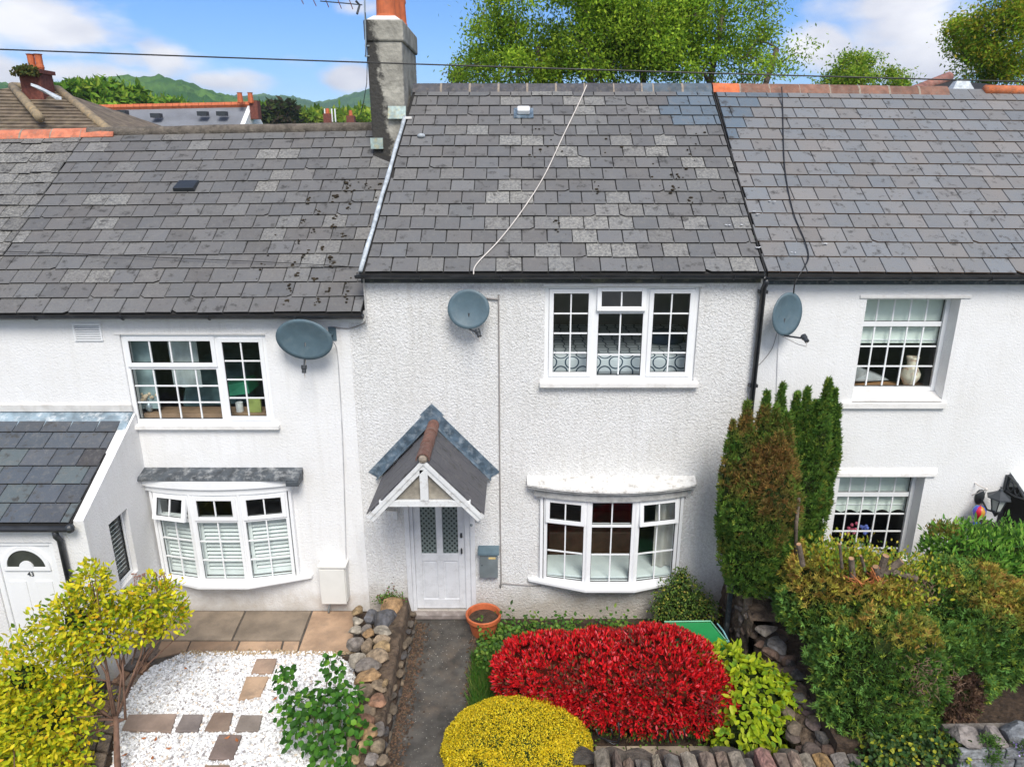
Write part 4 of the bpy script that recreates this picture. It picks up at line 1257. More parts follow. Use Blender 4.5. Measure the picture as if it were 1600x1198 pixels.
# soil and leaf litter gathered against the path edges
def clods(name, n, fx, z, cols, s0, s1, label, seed):
    r = random.Random(seed); V = []; Fc = []; CC = []
    for _ in range(n):
        x, y = fx(r); s = r.uniform(s0, s1)
        b = len(V); c = Vector((x, y, z + s * .3)); a = r.uniform(0, 6.28)
        for (dx, dy, dz) in ((1, 0, 0), (0, 1, 0), (-1, 0, 0), (0, -1, 0), (0, 0, .8), (0, 0, -.5)):
            q = Vector((dx * math.cos(a) - dy * math.sin(a), dx * math.sin(a) + dy * math.cos(a), dz)) * s * r.uniform(.6, 1.3)
            V.append(c + q)
        Fc += [(b, b + 1, b + 4), (b + 1, b + 2, b + 4), (b + 2, b + 3, b + 4), (b + 3, b, b + 4), (b + 1, b, b + 5), (b + 2, b + 1, b + 5), (b + 3, b + 2, b + 5), (b, b + 3, b + 5)]
        cc = r.choice(cols); f = r.uniform(.8, 1.15)
        CC += [(cc[0] * f, cc[1] * f, cc[2] * f, 1)] * 6
    me = bpy.data.meshes.new(name); me.from_pydata(V, [], Fc)
    ca = me.color_attributes.new('Col', 'FLOAT_COLOR', 'POINT'); ca.data.foreach_set('color', np.array(CC, dtype=np.float32).ravel())
    me.materials.append(m_pebble)
    o = inst(name, me, None, Matrix.Identity(4)); tag(o, label, None, kind='stuff')
    return o


m_pebble = mat_leaf('pebble', trans=0, rough=.7, spec=.3)
GP = [onZ(u, v, 0) for (u, v) in [(170, 1240), (182, 1130), (210, 1065), (240, 1040), (290, 1018), (520, 1018), (552, 1040), (562, 1090), (560, 1240)]]


def inside(poly, x, y):
    c = False; n = len(poly)
    for i in range(n):
        x1, y1 = poly[i][0], poly[i][1]; x2, y2 = poly[(i + 1) % n][0], poly[(i + 1) % n][1]
        if (y1 > y) != (y2 > y) and x < (x2 - x1) * (y - y1) / (y2 - y1) + x1: c = not c
    return c


# patio slabs, stepping stones
stones = []
def slab(pix, z, th, col, parent, name='slab', m=None, bev=.008):
    pts = [onZ(u, v, z) for u, v in pix]
    mb = MB(); mb.prism([p - Vector((0, 0, th)) for p in pts], (0, 0, th))
    return mb.build(name, m or m_sand, parent, bevel=bev, color=col)


patio = thing('patio', 'brown sandstone slab patio along the left bay window', 'patio', onZ(400, 985, 0))
ZP = .0
GB, OR, BR = (.27, .215, .16, 1), (.36, .24, .155, 1), (.30, .20, .13, 1)
for pix, col in [([(255, 999), (361, 999), (382, 954), (262, 954)], GB), ([(364, 999), (469, 999), (486, 954), (385, 954)], GB),
                 ([(466, 1017), (552, 1017), (552, 954), (489, 954)], OR), ([(240, 1028), (290, 1017), (297, 1001), (252, 1001)], BR),
                 ([(292, 1017), (366, 1017), (373, 1001), (299, 1001)], BR), ([(369, 1017), (437, 1017), (441, 1001), (376, 1001)], OR),
                 ([(440, 1017), (464, 1017), (468, 1001), (444, 1001)], OR)]:
    slab(pix, ZP, .04, col, patio)
pp = [onZ(u, v, -.01) for u, v in [(200, 1040), (560, 1022), (560, 952), (230, 952)]]
MB().prism([p - Vector((0, 0, .03)) for p in pp], (0, 0, .02)).build('bedding', m_grout, patio)

edging = thing('stone_edging', 'curved edging of small brown setts beside the white gravel', 'edging', onZ(210, 1060, 0))
r_ = random.Random(4)
ev = [(252, 1012, 215, 1006), (236, 1034, 200, 1026), (222, 1052, 188, 1044), (208, 1074, 172, 1066), (196, 1096, 160, 1090), (184, 1120, 148, 1114), (176, 1146, 138, 1140), (168, 1174, 128, 1170), (160, 1205, 118, 1202)]
for i in range(len(ev) - 1):
    a, b = ev[i], ev[i + 1]
    for s0, s1 in ((0.02, .48), (.52, .98)):
        L_ = lambda e, s: (e[0] + (e[2] - e[0]) * s, e[1] + (e[3] - e[1]) * s)
        A_, B_, C_, D_ = L_(a, s0), L_(a, s1), L_(b, s1), L_(b, s0)
        mixp = lambda p, q, t: (p[0] + (q[0] - p[0]) * t, p[1] + (q[1] - p[1]) * t)
        c = r_.choice([(.30, .17, .10, 1), (.2, .15, .12, 1), (.25, .19, .14, 1), (.15, .13, .12, 1)])
        slab([mixp(A_, D_, .06), mixp(B_, C_, .06), mixp(B_, C_, .94), mixp(A_, D_, .94)], .012 + r_.uniform(0, .012), .06, c, edging, 'sett', m_stone, .01)

step_px = [[(401, 1028), (433, 1028), (425, 1050), (392, 1050)], [(385, 1056), (420, 1056), (407, 1085), (372, 1092)],
           [(201, 1115), (276, 1114), (267, 1142), (190, 1139)], [(286, 1115), (318, 1115), (309, 1141), (273, 1141)],
           [(334, 1112), (364, 1112), (357, 1140), (319, 1140)], [(376, 1116), (410, 1116), (404, 1140), (366, 1141)],
           [(342, 1146), (378, 1147), (364, 1184), (325, 1184)], [(320, 1194), (359, 1194), (350, 1225), (310, 1225)]]
cols_s = [(.36, .25, .18, 1), (.38, .26, .17, 1), (.27, .2, .16, 1), (.22, .185, .17, 1), (.28, .2, .15, 1), (.24, .2, .17, 1), (.22, .165, .14, 1), (.3, .2, .14, 1)]
labs = ['stepping stone nearest the patio, pale orange brown', 'stepping stone second from the patio, just behind the green shrub', 'widest stepping stone at the left end of the row across the gravel',
        'greyish stepping stone second from the left in the row across the gravel', 'square brown stepping stone in the middle of the row, left of the green shrub', 'stepping stone mostly hidden under the green shrub leaves',
        'dark brown stepping stone with dry leaves on it, below the row', 'stepping stone cut by the bottom edge of the photo']
for p, c, l in zip(step_px, cols_s, labs):
    o = slab(p, .035, .04, c, None, 'stepping_stone'); tag(o, l, 'stepping stone', 'stepping stones in the white gravel')
steps_w = [[onZ(u, v, .035) for u, v in p] for p in step_px]
sheet('gravel_base', [(p.x, p.y) for p in GP], -.004, mat('gravel_base_white', (.72, .72, .71), .9, .25, 40, bump=.01))


def gx(r):
    while True:
        x, y = r.uniform(-4.9, -1.4), r.uniform(-3.1, -.5)
        if inside([(p.x, p.y) for p in GP], x, y) and not any(inside([(q.x, q.y) for q in s], x, y) for s in steps_w): return x, y


clods('white_gravel', 15000, gx, .0, [(.86, .86, .86)] * 9 + [(.74, .73, .72)] * 3 + [(.66, .66, .68), (.5, .48, .46), (.6, .5, .4), (.33, .3, .29)], .010, .024, 'bright white gravel spread between the stepping stones', 11)
clods('sand_edge', 700, lambda r: (lambda p: (p.x + r.gauss(0, .02), p.y + r.gauss(0, .025)))(onZ(r.uniform(285, 552), 1020, 0)), .005, [(.42, .3, .17), (.3, .22, .13), (.5, .4, .27)], .008, .02, 'sandy crumbs along the joint of patio and gravel', 13)
clods('path_litter', 2600, lambda r: ((-1.47 + abs(r.gauss(0, .09)), r.uniform(-3.0, -.15)) if r.random() < .75 else (-.58 - abs(r.gauss(0, .05)), r.uniform(-3.0, -.4))), -.118,
      [(.07, .045, .03), (.11, .07, .04), (.05, .035, .025), (.14, .08, .05)], .006, .022, 'dry leaf litter and soil gathered along the path edges', 14)
clods('path_chips', 500, lambda r: (r.uniform(-1.4, -.6), r.uniform(-3.1, -.1)), -.118, [(.3, .28, .25), (.2, .17, .14), (.42, .4, .36)], .003, .008, 'small pale grit scattered on the dark path', 15)

# dry orange leaves lying on the gravel
m_dry = mat('dry_leaf', (.42, .13, .03), .7, .3, 30)
for i, (u, v) in enumerate([(225, 1152), (243, 1154), (264, 1168), (238, 1183), (355, 1151), (370, 1155), (195, 1178), (290, 1043), (430, 1090)]):
    p = onZ(u, v, .05); s = .035
    mb = MB(Matrix.Translation(p) @ Matrix.Rotation(i * 1.7, 4, 'Z'))
    mb.add([(-s, 0, .0), (0, -s * .5, -.008), (s, 0, .006), (0, s * .5, -.006), (0, 0, .008)], [(0, 1, 4), (1, 2, 4), (2, 3, 4), (3, 0, 4)])
    tag(mb.build('fallen_leaf', m_dry), 'small dry orange leaf lying on the white gravel', 'leaf', 'dry leaves fallen on the white gravel')

# ---------------------------------------------------------------- rock meshes
def rock_mesh(seed, flat=.7, name='stone', sub=2, m=None, sharp=.32):
    import bmesh
    bm = bmesh.new(); bmesh.ops.create_icosphere(bm, subdivisions=sub, radius=.5)
    o = Vector((seed * 7.3, seed * 3.1, 0))
    rr = random.Random(seed)
    planes = [(Vector((rr.gauss(0, 1), rr.gauss(0, 1), rr.gauss(0, 1))).normalized(), rr.uniform(.26, .42)) for _ in range(11)]
    for v in bm.verts:
        p = v.co.copy()
        p *= 1 + sharp * .6 * noise.noise(p * 2.2 + o)
        for n, dd in planes:
            k = p.dot(n) - dd
            if k > 0: p -= n * k * .97
        v.co = p
        v.co.z *= flat
    me = bpy.data.meshes.new(name); bm.to_mesh(me); bm.free()
    me.polygons.foreach_set('use_smooth', [True] * len(me.polygons))
    me.set_sharp_from_angle(angle=math.radians(24))
    me.materials.append(m or m_stone)
    return me


ROCKS = [rock_mesh(i + 1) for i in range(9)]
ROCKS_F = [rock_mesh(i + 31, sub=3) for i in range(6)]
SCOL = [(.24, .18, .12, 1), (.32, .20, .10, 1), (.19, .165, .145, 1), (.12, .12, .13, 1), (.36, .25, .13, 1), (.26, .14, .085, 1), (.35, .31, .25, 1), (.2, .155, .10, 1)]


def stone(parent, p, sx, sy, sz, rz, col, name='stone', r=None, tilt=.15):
    r = r or RND
    M = Matrix.Translation(p) @ Matrix.Rotation(rz, 4, 'Z') @ Matrix.Rotation(r.gauss(0, tilt), 4, 'X') @ Matrix.Rotation(r.gauss(0, tilt), 4, 'Y') @ Matrix.Diagonal((sx, sy, sz, 1))
    return inst(name, r.choice(ROCKS_F if max(sx, sy) > .2 else ROCKS), parent, M, col)


# rubble wall between the white gravel and the path
rw = thing('rubble_wall', 'low dry rubble stone wall between the white gravel garden and the dark path', 'wall', (-1.7, -1.5, 0))
MB().hexa([(-1.86, -3.0, -.2), (-1.48, -3.0, -.3), (-1.50, -.02, -.3), (-2.0, -.02, -.2), (-1.82, -3.0, .10), (-1.54, -3.0, .10), (-1.60, -.02, .24), (-1.92, -.02, .22)]).build('wall_core', m_earth, rw, bevel=.03)
r_ = random.Random(21)
# hand-placed top stones from the photograph (pixel, size px, colour index)
for (u, v, w_, h_, ci) in [(558, 955, 17, 20, 4), (558, 970, 17, 16, 6), (556, 985, 18, 20, 6), (580, 962, 24, 26, 3), (572, 983, 18, 18, 2), (615, 948, 36, 34, 1), (602, 968, 36, 34, 3),
                           (597, 986, 28, 17, 6), (575, 990, 17, 20, 1), (596, 999, 34, 16, 0), (555, 1005, 26, 22, 2), (573, 1008, 18, 28, 0), (596, 1012, 26, 22, 4), (588, 1026, 38, 22, 0),
                           (558, 1031, 26, 22, 6), (575, 1040, 34, 24, 2), (575, 1058, 40, 26, 1), (602, 1066, 10, 22, 4), (592, 1072, 22, 24, 0), (572, 1080, 26, 26, 0), (590, 1096, 24, 26, 5),
                           (551, 1110, 14, 22, 5), (570, 1112, 34, 22, 0), (568, 1128, 34, 26, 5), (546, 1138, 16, 26, 2), (548, 1160, 16, 26, 0), (575, 1145, 30, 22, 1), (569, 1163, 18, 26, 4),
                           (592, 1140, 18, 24, 2), (556, 1182, 18, 20, 4), (590, 1165, 22, 22, 7), (580, 1185, 26, 18, 2), (600, 1188, 20, 18, 0)]:
    zt = .22 if v < 1100 else .16
    p = onZ(u, v, zt); sc = (p - Vector(CAM)).length / F
    sx, sy = w_ * sc * 1.12, h_ * sc * 1.35
    stone(rw, p, sx, sy, max(.10, min(sx, sy) * .95), r_.uniform(-.3, .3), SCOL[ci], r=r_)
for (x, ys, zb) in ((-1.53, 15, .02), (-1.52, 13, -.1)):
    for i in range(ys):
        y = -.15 - 2.75 * i / ys + r_.uniform(-.05, .05)
        stone(rw, Vector((x + r_.uniform(-.01, .02), y, zb + r_.uniform(-.02, .02))), r_.uniform(.1, .14), r_.uniform(.14, .22), r_.uniform(.09, .13), r_.uniform(-.3, .3), r_.choice([(.13, .10, .07, 1), (.10, .085, .07, 1), (.08, .075, .075, 1), (.16, .12, .08, 1)]), r=r_)
for i in range(9):
    stone(rw, Vector((-2.0 + .015 * i, -.2 - .3 * i, .06)), .12, .16, .12, r_.uniform(0, 3), r_.choice(SCOL), r=r_)

# front boundary wall: stones on edge over coursed stone
fw = thing('front_garden_wall', 'front boundary wall with rough coping stones set on edge in front of the red hedge', 'wall', (2, -3.1, -.6))
MB().hexa([(.75, -3.22, -.7), (7.6, -3.22, -.7), (7.6, -2.88, -.7), (.75, -2.88, -.7), (.75, -3.22, .22), (7.6, -3.22, .30), (7.6, -2.88, .22), (.75, -2.88, .10)]).build('wall_core', m_earth, fw)
x = .82; r_ = random.Random(5); i = 0
CC_ = [(.21, .18, .14, 1), (.15, .135, .12, 1), (.22, .16, .12, 1), (.18, .135, .105, 1), (.27, .23, .17, 1), (.13, .115, .10, 1), (.22, .12, .10, 1), (.36, .22, .09, 1), (.18, .16, .14, 1)]
while x < 3.55:
    w_ = r_.uniform(.10, .19); h_ = r_.uniform(.14, .27); zb = .18 + .012 * (x - .8)
    col = CC_[[0, 3, 2, 5, 4, 1, 0, 3, 2, 0, 1, 6, 3, 2, 0, 7, 8, 5, 3, 1, 2, 0][i % 22]]
    jx = lambda s=.012: r_.uniform(-s, s)
    xa, xb = x + .006, x + w_ - .006
    ya, yb = -3.255 + jx(.02), -3.02 + jx(.03)
    z1_, z2_ = zb + h_, zb + h_ * r_.uniform(.5, .85)
    xm = (xa + xb) / 2 + jx(.03)
    P = [(xa + jx(), ya, zb - .1), (xb + jx(), ya, zb - .1), (xb + jx(), yb, zb - .1), (xa + jx(), yb, zb - .1),
         (xa + jx(), ya + .01, z2_ + jx(.02)), (xb + jx(), ya + .01, z2_ + jx(.02)), (xb + jx(), yb, z2_ + .02 + jx(.02)), (xa + jx(), yb, z2_ + .02 + jx(.02)),
         (xm, ya + .03, z1_), (xm + jx(.02), yb - .02, z1_ + jx(.03))]
    mb = MB(); mb.add(P, [(0, 3, 2, 1), (0, 1, 5, 8, 4), (1, 2, 6, 5), (2, 3, 7, 9, 6), (3, 0, 4, 7), (4, 8, 9, 7), (8, 5, 6, 9)])
    mb.build('coping_stone', m_stone, fw, bevel=.008, color=col)
    x += w_ + r_.uniform(.0, .012); i += 1
# slab course showing behind the copings
x = .6
while x < 4.0:
    w_ = r_.uniform(.3, .5)
    w_ *= .75
    stone(fw, Vector((x + w_ / 2, -2.90 + r_.uniform(-.04, .04), .17 + r_.uniform(-.02, .03))), w_ * 1.3, .30, .22, r_.uniform(-.2, .2), r_.choice([(.085, .07, .055, 1), (.12, .09, .07, 1), (.07, .06, .05, 1)]), 'backing_stone', r_, .1); x += w_
# right stretch: flatter coping and blue-grey face courses
MB().hexa([(4.5, -3.215, .1), (7.6, -3.215, .1), (7.6, -2.86, .1), (4.5, -2.86, .1), (4.55, -3.21, .60), (7.6, -3.21, .66), (7.6, -2.86, .66), (4.55, -2.86, .60)]).build('raised_core', m_bed, fw)
x = 4.45; i = 0
while x < 7.5:
    w_ = r_.uniform(.2, .42)
    c = r_.choice([(.20, .20, .20, 1), (.17, .18, .19, 1), (.24, .21, .19, 1), (.22, .15, .13, 1)])
    stone(fw, Vector((x + w_ / 2, -3.08 + r_.uniform(-.04, .04), .68)), w_ * 1.15, .36, .22, r_.uniform(-.1, .1), c, 'coping_stone', r_, .05); x += w_ * .93
for j, z in enumerate((.58, .46, .34, .22, .10, -.02)):
    x = 3.5 if z < .2 else 4.52
    while x < 7.6:
        w_ = r_.uniform(.16, .4); c = r_.choice([(.19, .20, .215, 1), (.24, .25, .26, 1), (.16, .17, .18, 1), (.22, .21, .20, 1)])
        MB().box(x, x + w_ - .012, -3.255 + r_.uniform(-.01, .01), -3.2, z - .055, z + .052).build('face_stone', m_stone, fw, bevel=.01, color=c); x += w_
x = .78
while x < 3.5:
    w_ = r_.uniform(.16, .3)
    MB().box(x, x + w_ - .012, -3.25, -3.2, -.06, .07).build('face_stone', m_stone, fw, bevel=.01, color=r_.choice([(.19, .18, .17, 1), (.24, .21, .18, 1)])); x += w_

# left stretch of front wall with brick coping, and the low gate
fb = thing('brick_coped_wall', 'low front wall with dark red brick coping below the white gravel', 'wall', (-3, -3.1, -.6))
MB().box(-8, -1.42, -3.2, -2.98, -.7, -.02).build('wall_core', m_bed, fb)
x = -7.9
while x < -1.5:
    MB().box(x, x + .19, -3.22, -2.96, -.018, .06 + r_.uniform(0, .01)).build('brick', m_stone, fb, bevel=.008, color=r_.choice([(.16, .075, .055, 1), (.2, .1, .08, 1), (.12, .06, .05, 1), (.15, .1, .09, 1)])); x += .2
gt = thing('garden_gate', 'low rusty scrolled iron gate across the foot of the path', 'gate', (-1.0, -3.1, -.5))
for z in (-.45, .02, -.02):
    MB().tube([(-1.42, -3.08, z), (-.5, -3.08, z)], .012, 6).build('rail', m_rust, gt)
for i in range(9):
    xx_ = -1.4 + .11 * i
    MB().tube([(xx_, -3.08, -.55), (xx_, -3.08, .02)], .008, 6).build('bar', m_rust, gt)
MB().tube([(-1.42, -3.07, .03), (-1.2, -3.07, .10), (-.96, -3.07, .14), (-.72, -3.07, .10), (-.5, -3.07, .03)], .009, 6).build('scroll', m_rust, gt, smooth=True)
# edge bricks at foot of the rubble wall corner
# party garden wall on the right of the middle garden
pw = thing('party_garden_wall', 'old earthy rubble wall stepping down from the house under the conifer', 'wall', (3.2, -1.4, -.2))
def lump_wall(P0, P1, ztop0, ztop1, zb, nx=46, nz=18, seed=3, off=.05):
    mb = MB(); V = []; Fs = []
    for i in range(nx + 1):
        s = i / nx; p = P0.lerp(P1, s); zt = ztop0 + (ztop1 - ztop0) * s
        for j in range(nz + 1):
            z = zb + (zt - zb) * j / nz
            q = Vector((p.x, p.y, z)); d = off * (noise.noise(q * 5) + .6 * noise.noise(q * 13 + Vector((seed, 0, 0)))) + .06 * (1 - j / nz)
            V.append((p.x - d, p.y, z))
        V.append((p.x + .5, p.y, zt - .03))
    m_ = nz + 2
    for i in range(nx):
        for j in range(m_ - 1):
            Fs.append((i * m_ + j, (i + 1) * m_ + j, (i + 1) * m_ + j + 1, i * m_ + j + 1))
    mb.add(V, Fs); return mb
lump_wall(Vector((3.02, -.04, 0)), Vector((3.02, -1.25, 0)), .98, .72, -.2).build('earth_face', m_earth, pw, smooth=True)
lump_wall(Vector((3.10, -1.2, 0)), Vector((3.14, -3.0, 0)), .46, .16, -.2, seed=9).build('earth_face', m_earth, pw, smooth=True)
r_ = random.Random(8)
for i in range(30):
    y = -.1 - r_.random() * 1.05; z = r_.uniform(.0, .8)
    stone(pw, Vector((3.0 - .03 * r_.random(), y, z)), r_.uniform(.05, .09), r_.uniform(.10, .2), r_.uniform(.07, .12), r_.uniform(-.3, .3), r_.choice([(.13, .1, .075, 1), (.17, .12, .085, 1), (.1, .085, .075, 1), (.15, .13, .12, 1)]), r=r_)
for i in range(34):
    y = -1.15 - 1.85 * i / 34; c = r_.choice([(.10, .07, .05, 1), (.08, .06, .05, 1), (.12, .075, .055, 1), (.07, .065, .06, 1), (.13, .10, .07, 1)])
    stone(pw, Vector((3.16 + r_.uniform(-.10, .26), y, .50 + .30 * (y + 1.2) / 1.8 * .9 + r_.uniform(-.05, .05))), r_.uniform(.14, .3), r_.uniform(.14, .26), r_.uniform(.10, .18), r_.uniform(0, 3), c, r=r_)
for (u, v, s_, z, c) in [(1209, 930, .34, .78, (.3, .3, .29, 1)), (1196, 984, .34, .60, (.27, .23, .19, 1)), (1214, 1007, .36, .5, (.12, .115, .115, 1)), (1224, 1030, .30, .42, (.16, .12, .11, 1)),
                         (1236, 1048, .26, .38, (.15, .11, .1, 1)), (1240, 1066, .26, .34, (.17, .12, .1, 1)), (1250, 1086, .27, .30, (.13, .11, .1, 1)), (1262, 1108, .28, .28, (.19, .13, .12, 1)), (1274, 1128, .3, .26, (.16, .12, .11, 1)),
                         (1240, 1100, .3, .24, (.2, .14, .12, 1)), (1222, 1120, .3, .22, (.15, .11, .1, 1)), (1180, 905, .3, .85, (.14, .11, .09, 1)), (1146, 886, .14, .97, (.35, .24, .15, 1))]:
    stone(pw, onZ(u, v, z), s_, s_ * .8, s_ * .55, r_.uniform(0, 3), c, r=r_)
dp = thing('black_board_edge', 'black painted edging board standing against the roughcast wall beside the earthy wall', 'board', (2.98, -.3, -.1))
MB().box(2.90, 2.955, -.62, -.56, -.15, .80).build('post', m_fascia_r, dp, bevel=.005)
MB().hexa([(2.89, -.63, .80), (2.97, -.63, .80), (3.12, -.02, .93), (3.04, -.02, .93), (2.89, -.63, .86), (2.97, -.63, .86), (3.12, -.02, .99), (3.04, -.02, .99)]).build('top_board', m_fascia_r, dp, bevel=.005)

# ================================================================== THINGS ON THE WALLS
def dish(center, rx, ry, nrm, roll, label, lnb_dir, wall_pt, group='satellite dishes on the terrace', arm_len=.42, cut=None):
    t = thing('satellite_dish', label, 'satellite dish', (wall_pt[0], 0, wall_pt[2]), group)
    n = Vector(nrm).normalized(); c = Vector(center)
    up = Vector((0, 0, 1)); X = up.cross(n).normalized(); Y = n.cross(X).normalized()
    Rr = Matrix.Rotation(roll, 3, n); X = Rr @ X; Y = Rr @ Y
    M = Matrix(((X.x, Y.x, n.x, c.x), (X.y, Y.y, n.y, c.y), (X.z, Y.z, n.z, c.z), (0, 0, 0, 1)))
    mb = MB(M); V = [(0, 0, -.045)]; Fs = []; nr, na = 6, 36
    for i in range(1, nr + 1):
        r = i / nr
        for k in range(na):
            a = 2 * math.pi * k / na; V.append((rx * r * math.cos(a), ry * r * math.sin(a), -.045 * (1 - r * r)))
    for k in range(na): V.append((rx * 1.0 * math.cos(2 * math.pi * k / na), ry * math.sin(2 * math.pi * k / na), -.018))
    for k in range(na): Fs.append((0, 1 + k, 1 + (k + 1) % na))
    for i in range(nr):
        for k in range(na):
            a, b = 1 + i * na + k, 1 + i * na + (k + 1) % na
            Fs.append((a, a + na, b + na, b))
    mb.add(V, Fs); mb.build('reflector', m_dish, t, smooth=True)
    b0 = M @ Vector((0, -ry * .2, -.05)); tip = M @ Vector(lnb_dir)
    fr_ = M @ Vector((0, -ry * .98, -.02))
    MB().tube([b0, M @ Vector((0, -ry * .95, -.05)), fr_ + (tip - fr_) * .1, tip], [.014, .014, .012, .011], 7).build('feed_arm', m_dark, t, smooth=True)
    d = (c - tip).normalized()
    MB().tube([tip - d * .05, tip - d * .005, tip + d * .005, tip + d * .05], [.028, .028, .036, .036], 12).build('receiver_head', m_dark, t, smooth=False)
    MB().tube([tip - d * .04, tip - d * .06 + Vector((0, .02, -.06)), tip + Vector((-.03, .1, -.1)), fr_ + Vector((0, .03, -.02))], .005, 5).build('lead_cable', m_cable_w, t)
    MB().tube([Vector(wall_pt), Vector(wall_pt) + Vector((0, -.1, 0)), b0 - n * .02], .018, 8).build('mount_arm', m_dish, t)
    MB().box(wall_pt[0] - .05, wall_pt[0] + .05, -.015, -.0, wall_pt[2] - .09, wall_pt[2] + .09).build('wall_plate', m_dish, t)
    MB(M).box(-.05, .05, -.09, .09, -.075, -.05).build('back_bracket', m_dark, t)
    # ribs pressed in front face
    return t


p = onY(732, 483, -.22)
dish(p, .265, .25, (-.05, -1, .18), 0, 'round grey mesh satellite dish left of the upper window of the middle house', (.14, -.29, .16), (p.x, 0, p.z + .02))
p = onY(475, 531, -.26)
dish(p, .365, .27, (-.05, -.84, -.10), -.12, 'large oval blue-grey satellite dish right of the upper window of the lower left house', (.05, -.33, .16), (p.x + .3, 0, p.z + .02))
p = onY(1231, 491, -.25)
dish(p, .225, .275, (.38, -1, .10), -.15, 'tilted grey satellite dish just right of the black downpipe', (.02, -.26, .34), (p.x, 0, p.z - .02))

# cables
def cable(pts, r, m, label, n=6):
    P = [Vector(p) for p in pts]; Q = []
    for i in range(len(P) - 1):                      # Catmull-Rom
        p0, p1, p2, p3 = P[max(i - 1, 0)], P[i], P[i + 1], P[min(i + 2, len(P) - 1)]
        for k in range(n):
            t = k / n
            Q.append(.5 * ((2 * p1) + (-p0 + p2) * t + (2 * p0 - 5 * p1 + 4 * p2 - p3) * t * t + (-p0 + 3 * p1 - 3 * p2 + p3) * t ** 3))
    Q.append(P[-1])
    return tag(MB().tube(Q, r, 6).build('cable', m, smooth=True), label, 'cable')


def onroof(sl, u, v, h=.045):
    # march the pixel ray to the roof plane
    r = Vector(ray(u, v)); c = Vector(CAM); lo_, hi_ = 8.0, 14.0
    f = lambda k: (c + r * k).z - sl.pt((c + r * k).x, ((c + r * k).y - YE) / (YR - YE), h).z
    for _ in range(40):
        m_ = (lo_ + hi_) / 2
        if f(m_) > 0: lo_ = m_
        else: hi_ = m_
    q = c + r * lo_
    return sl.pt(q.x, (q.y - YE) / (YR - YE), h)


cable([onroof(R_MID, 916, 134, .12)] + [onroof(R_MID, u, v) for u, v in [(905, 160), (880, 212), (850, 275), (815, 330), (780, 375), (745, 412)]] + [(R_MID.pt(-.5, 0).x - .04, -.22, 5.0)], .0085, m_cable_w,
      'pale cable running diagonally down the middle slate roof from ridge to gutter')
cable([onroof(R_RIGHT, 1219, 137, .12)] + [onroof(R_RIGHT, u, v) for u, v in [(1222, 170), (1223, 220), (1226, 270), (1238, 330), (1256, 375), (1262, 400), (1256, 416)]] + [(onY(1243, 440, -.22))[:], onY(1240, 458, -.2)[:]], .0085, m_cable_b,
      'dark cable curving down the right slate roof to the gutter')
a = onY(760, 466, -.02); b = onY(779, 468, -.012)
cable([a, (b.x - .03, -.02, b.z + .005), b, (b.x, -.012, b.z - .03), onY(780, 600, -.012), onY(781, 750, -.012), onY(783, 905, -.012), onY(786, 911, -.012), onY(845, 915, -.012)], .010, m_cable_g,
      'grey cable fixed straight down the roughcast wall from the middle dish to the bay window', 3)
a = onY(518, 532, -.2)
cable([a, onY(526, 545, -.02), onY(530, 590, -.012), onY(535, 680, -.012), onY(539, 800, -.012), onY(541, 885, -.012)], .007, mat('white_painted_cable', (.5, .5, .51), .6), 'painted cable down the wall right of the left dish')
cable([onY(522, 511, -.02), onY(545, 513, -.02), onY(568, 505, -.02), onY(573, 494, -.06)], .007, m_cable_g, 'short cable looping along the wall under the step in the roofs')
cable([onY(1214, 520, -.03), onY(1206, 545, -.012), onY(1190, 566, -.012), onY(1182, 572, -.012)], .005, m_cable_g, 'thin cable from the right dish across to the downpipe')
cable([onY(1217, 520, -.02), onY(1215, 560, -.012), onY(1212, 640, -.012), onY(1208, 700, -.012)], .004, mat('white_cable_wall', (.55, .55, .55), .6), 'thin white cable dropping straight down from the right dish behind the conifer')
yw = -2.2
W_ = []
for u in range(-60, 1700, 80):
    v = 77.5 + (128 - 77.5) * (u / 1600.0) + 2.5 * math.sin(math.pi * u / 1600)
    W_.append(onY(u, v, yw))
tag(MB().tube(W_, .0065, 6).build('overhead_wire', m_cable_b), 'black overhead wire crossing the whole picture in front of chimney and trees', 'wire')
cable([onroof(R_LEFT, u, v, .07) for u, v in [(-30, 391), (120, 396), (260, 402), (400, 408), (500, 413), (562, 417)]], .005, m_cable_b, 'thin black wire lying across the lower part of the left slate roof')

r_ = random.Random(77)
for i, (u, v) in enumerate([(1178, 330), (1181, 334), (1183, 386), (1240, 394), (1205, 314), (1288, 380), (1134, 351), (1157, 351)]):
    sl_ = R_RIGHT if u > 1165 else R_MID
    q = onroof(sl_, u, v, .042); mb = MB()
    for _ in range(4): mb.sphere(q + Vector((r_.gauss(0, .018), r_.gauss(0, .02), 0)), r_.uniform(.008, .02), 7, 4, sz=.25)
    tag(mb.build('bird_dropping', m_upvc, kind='stuff'), 'white bird dropping splashed on the slates')
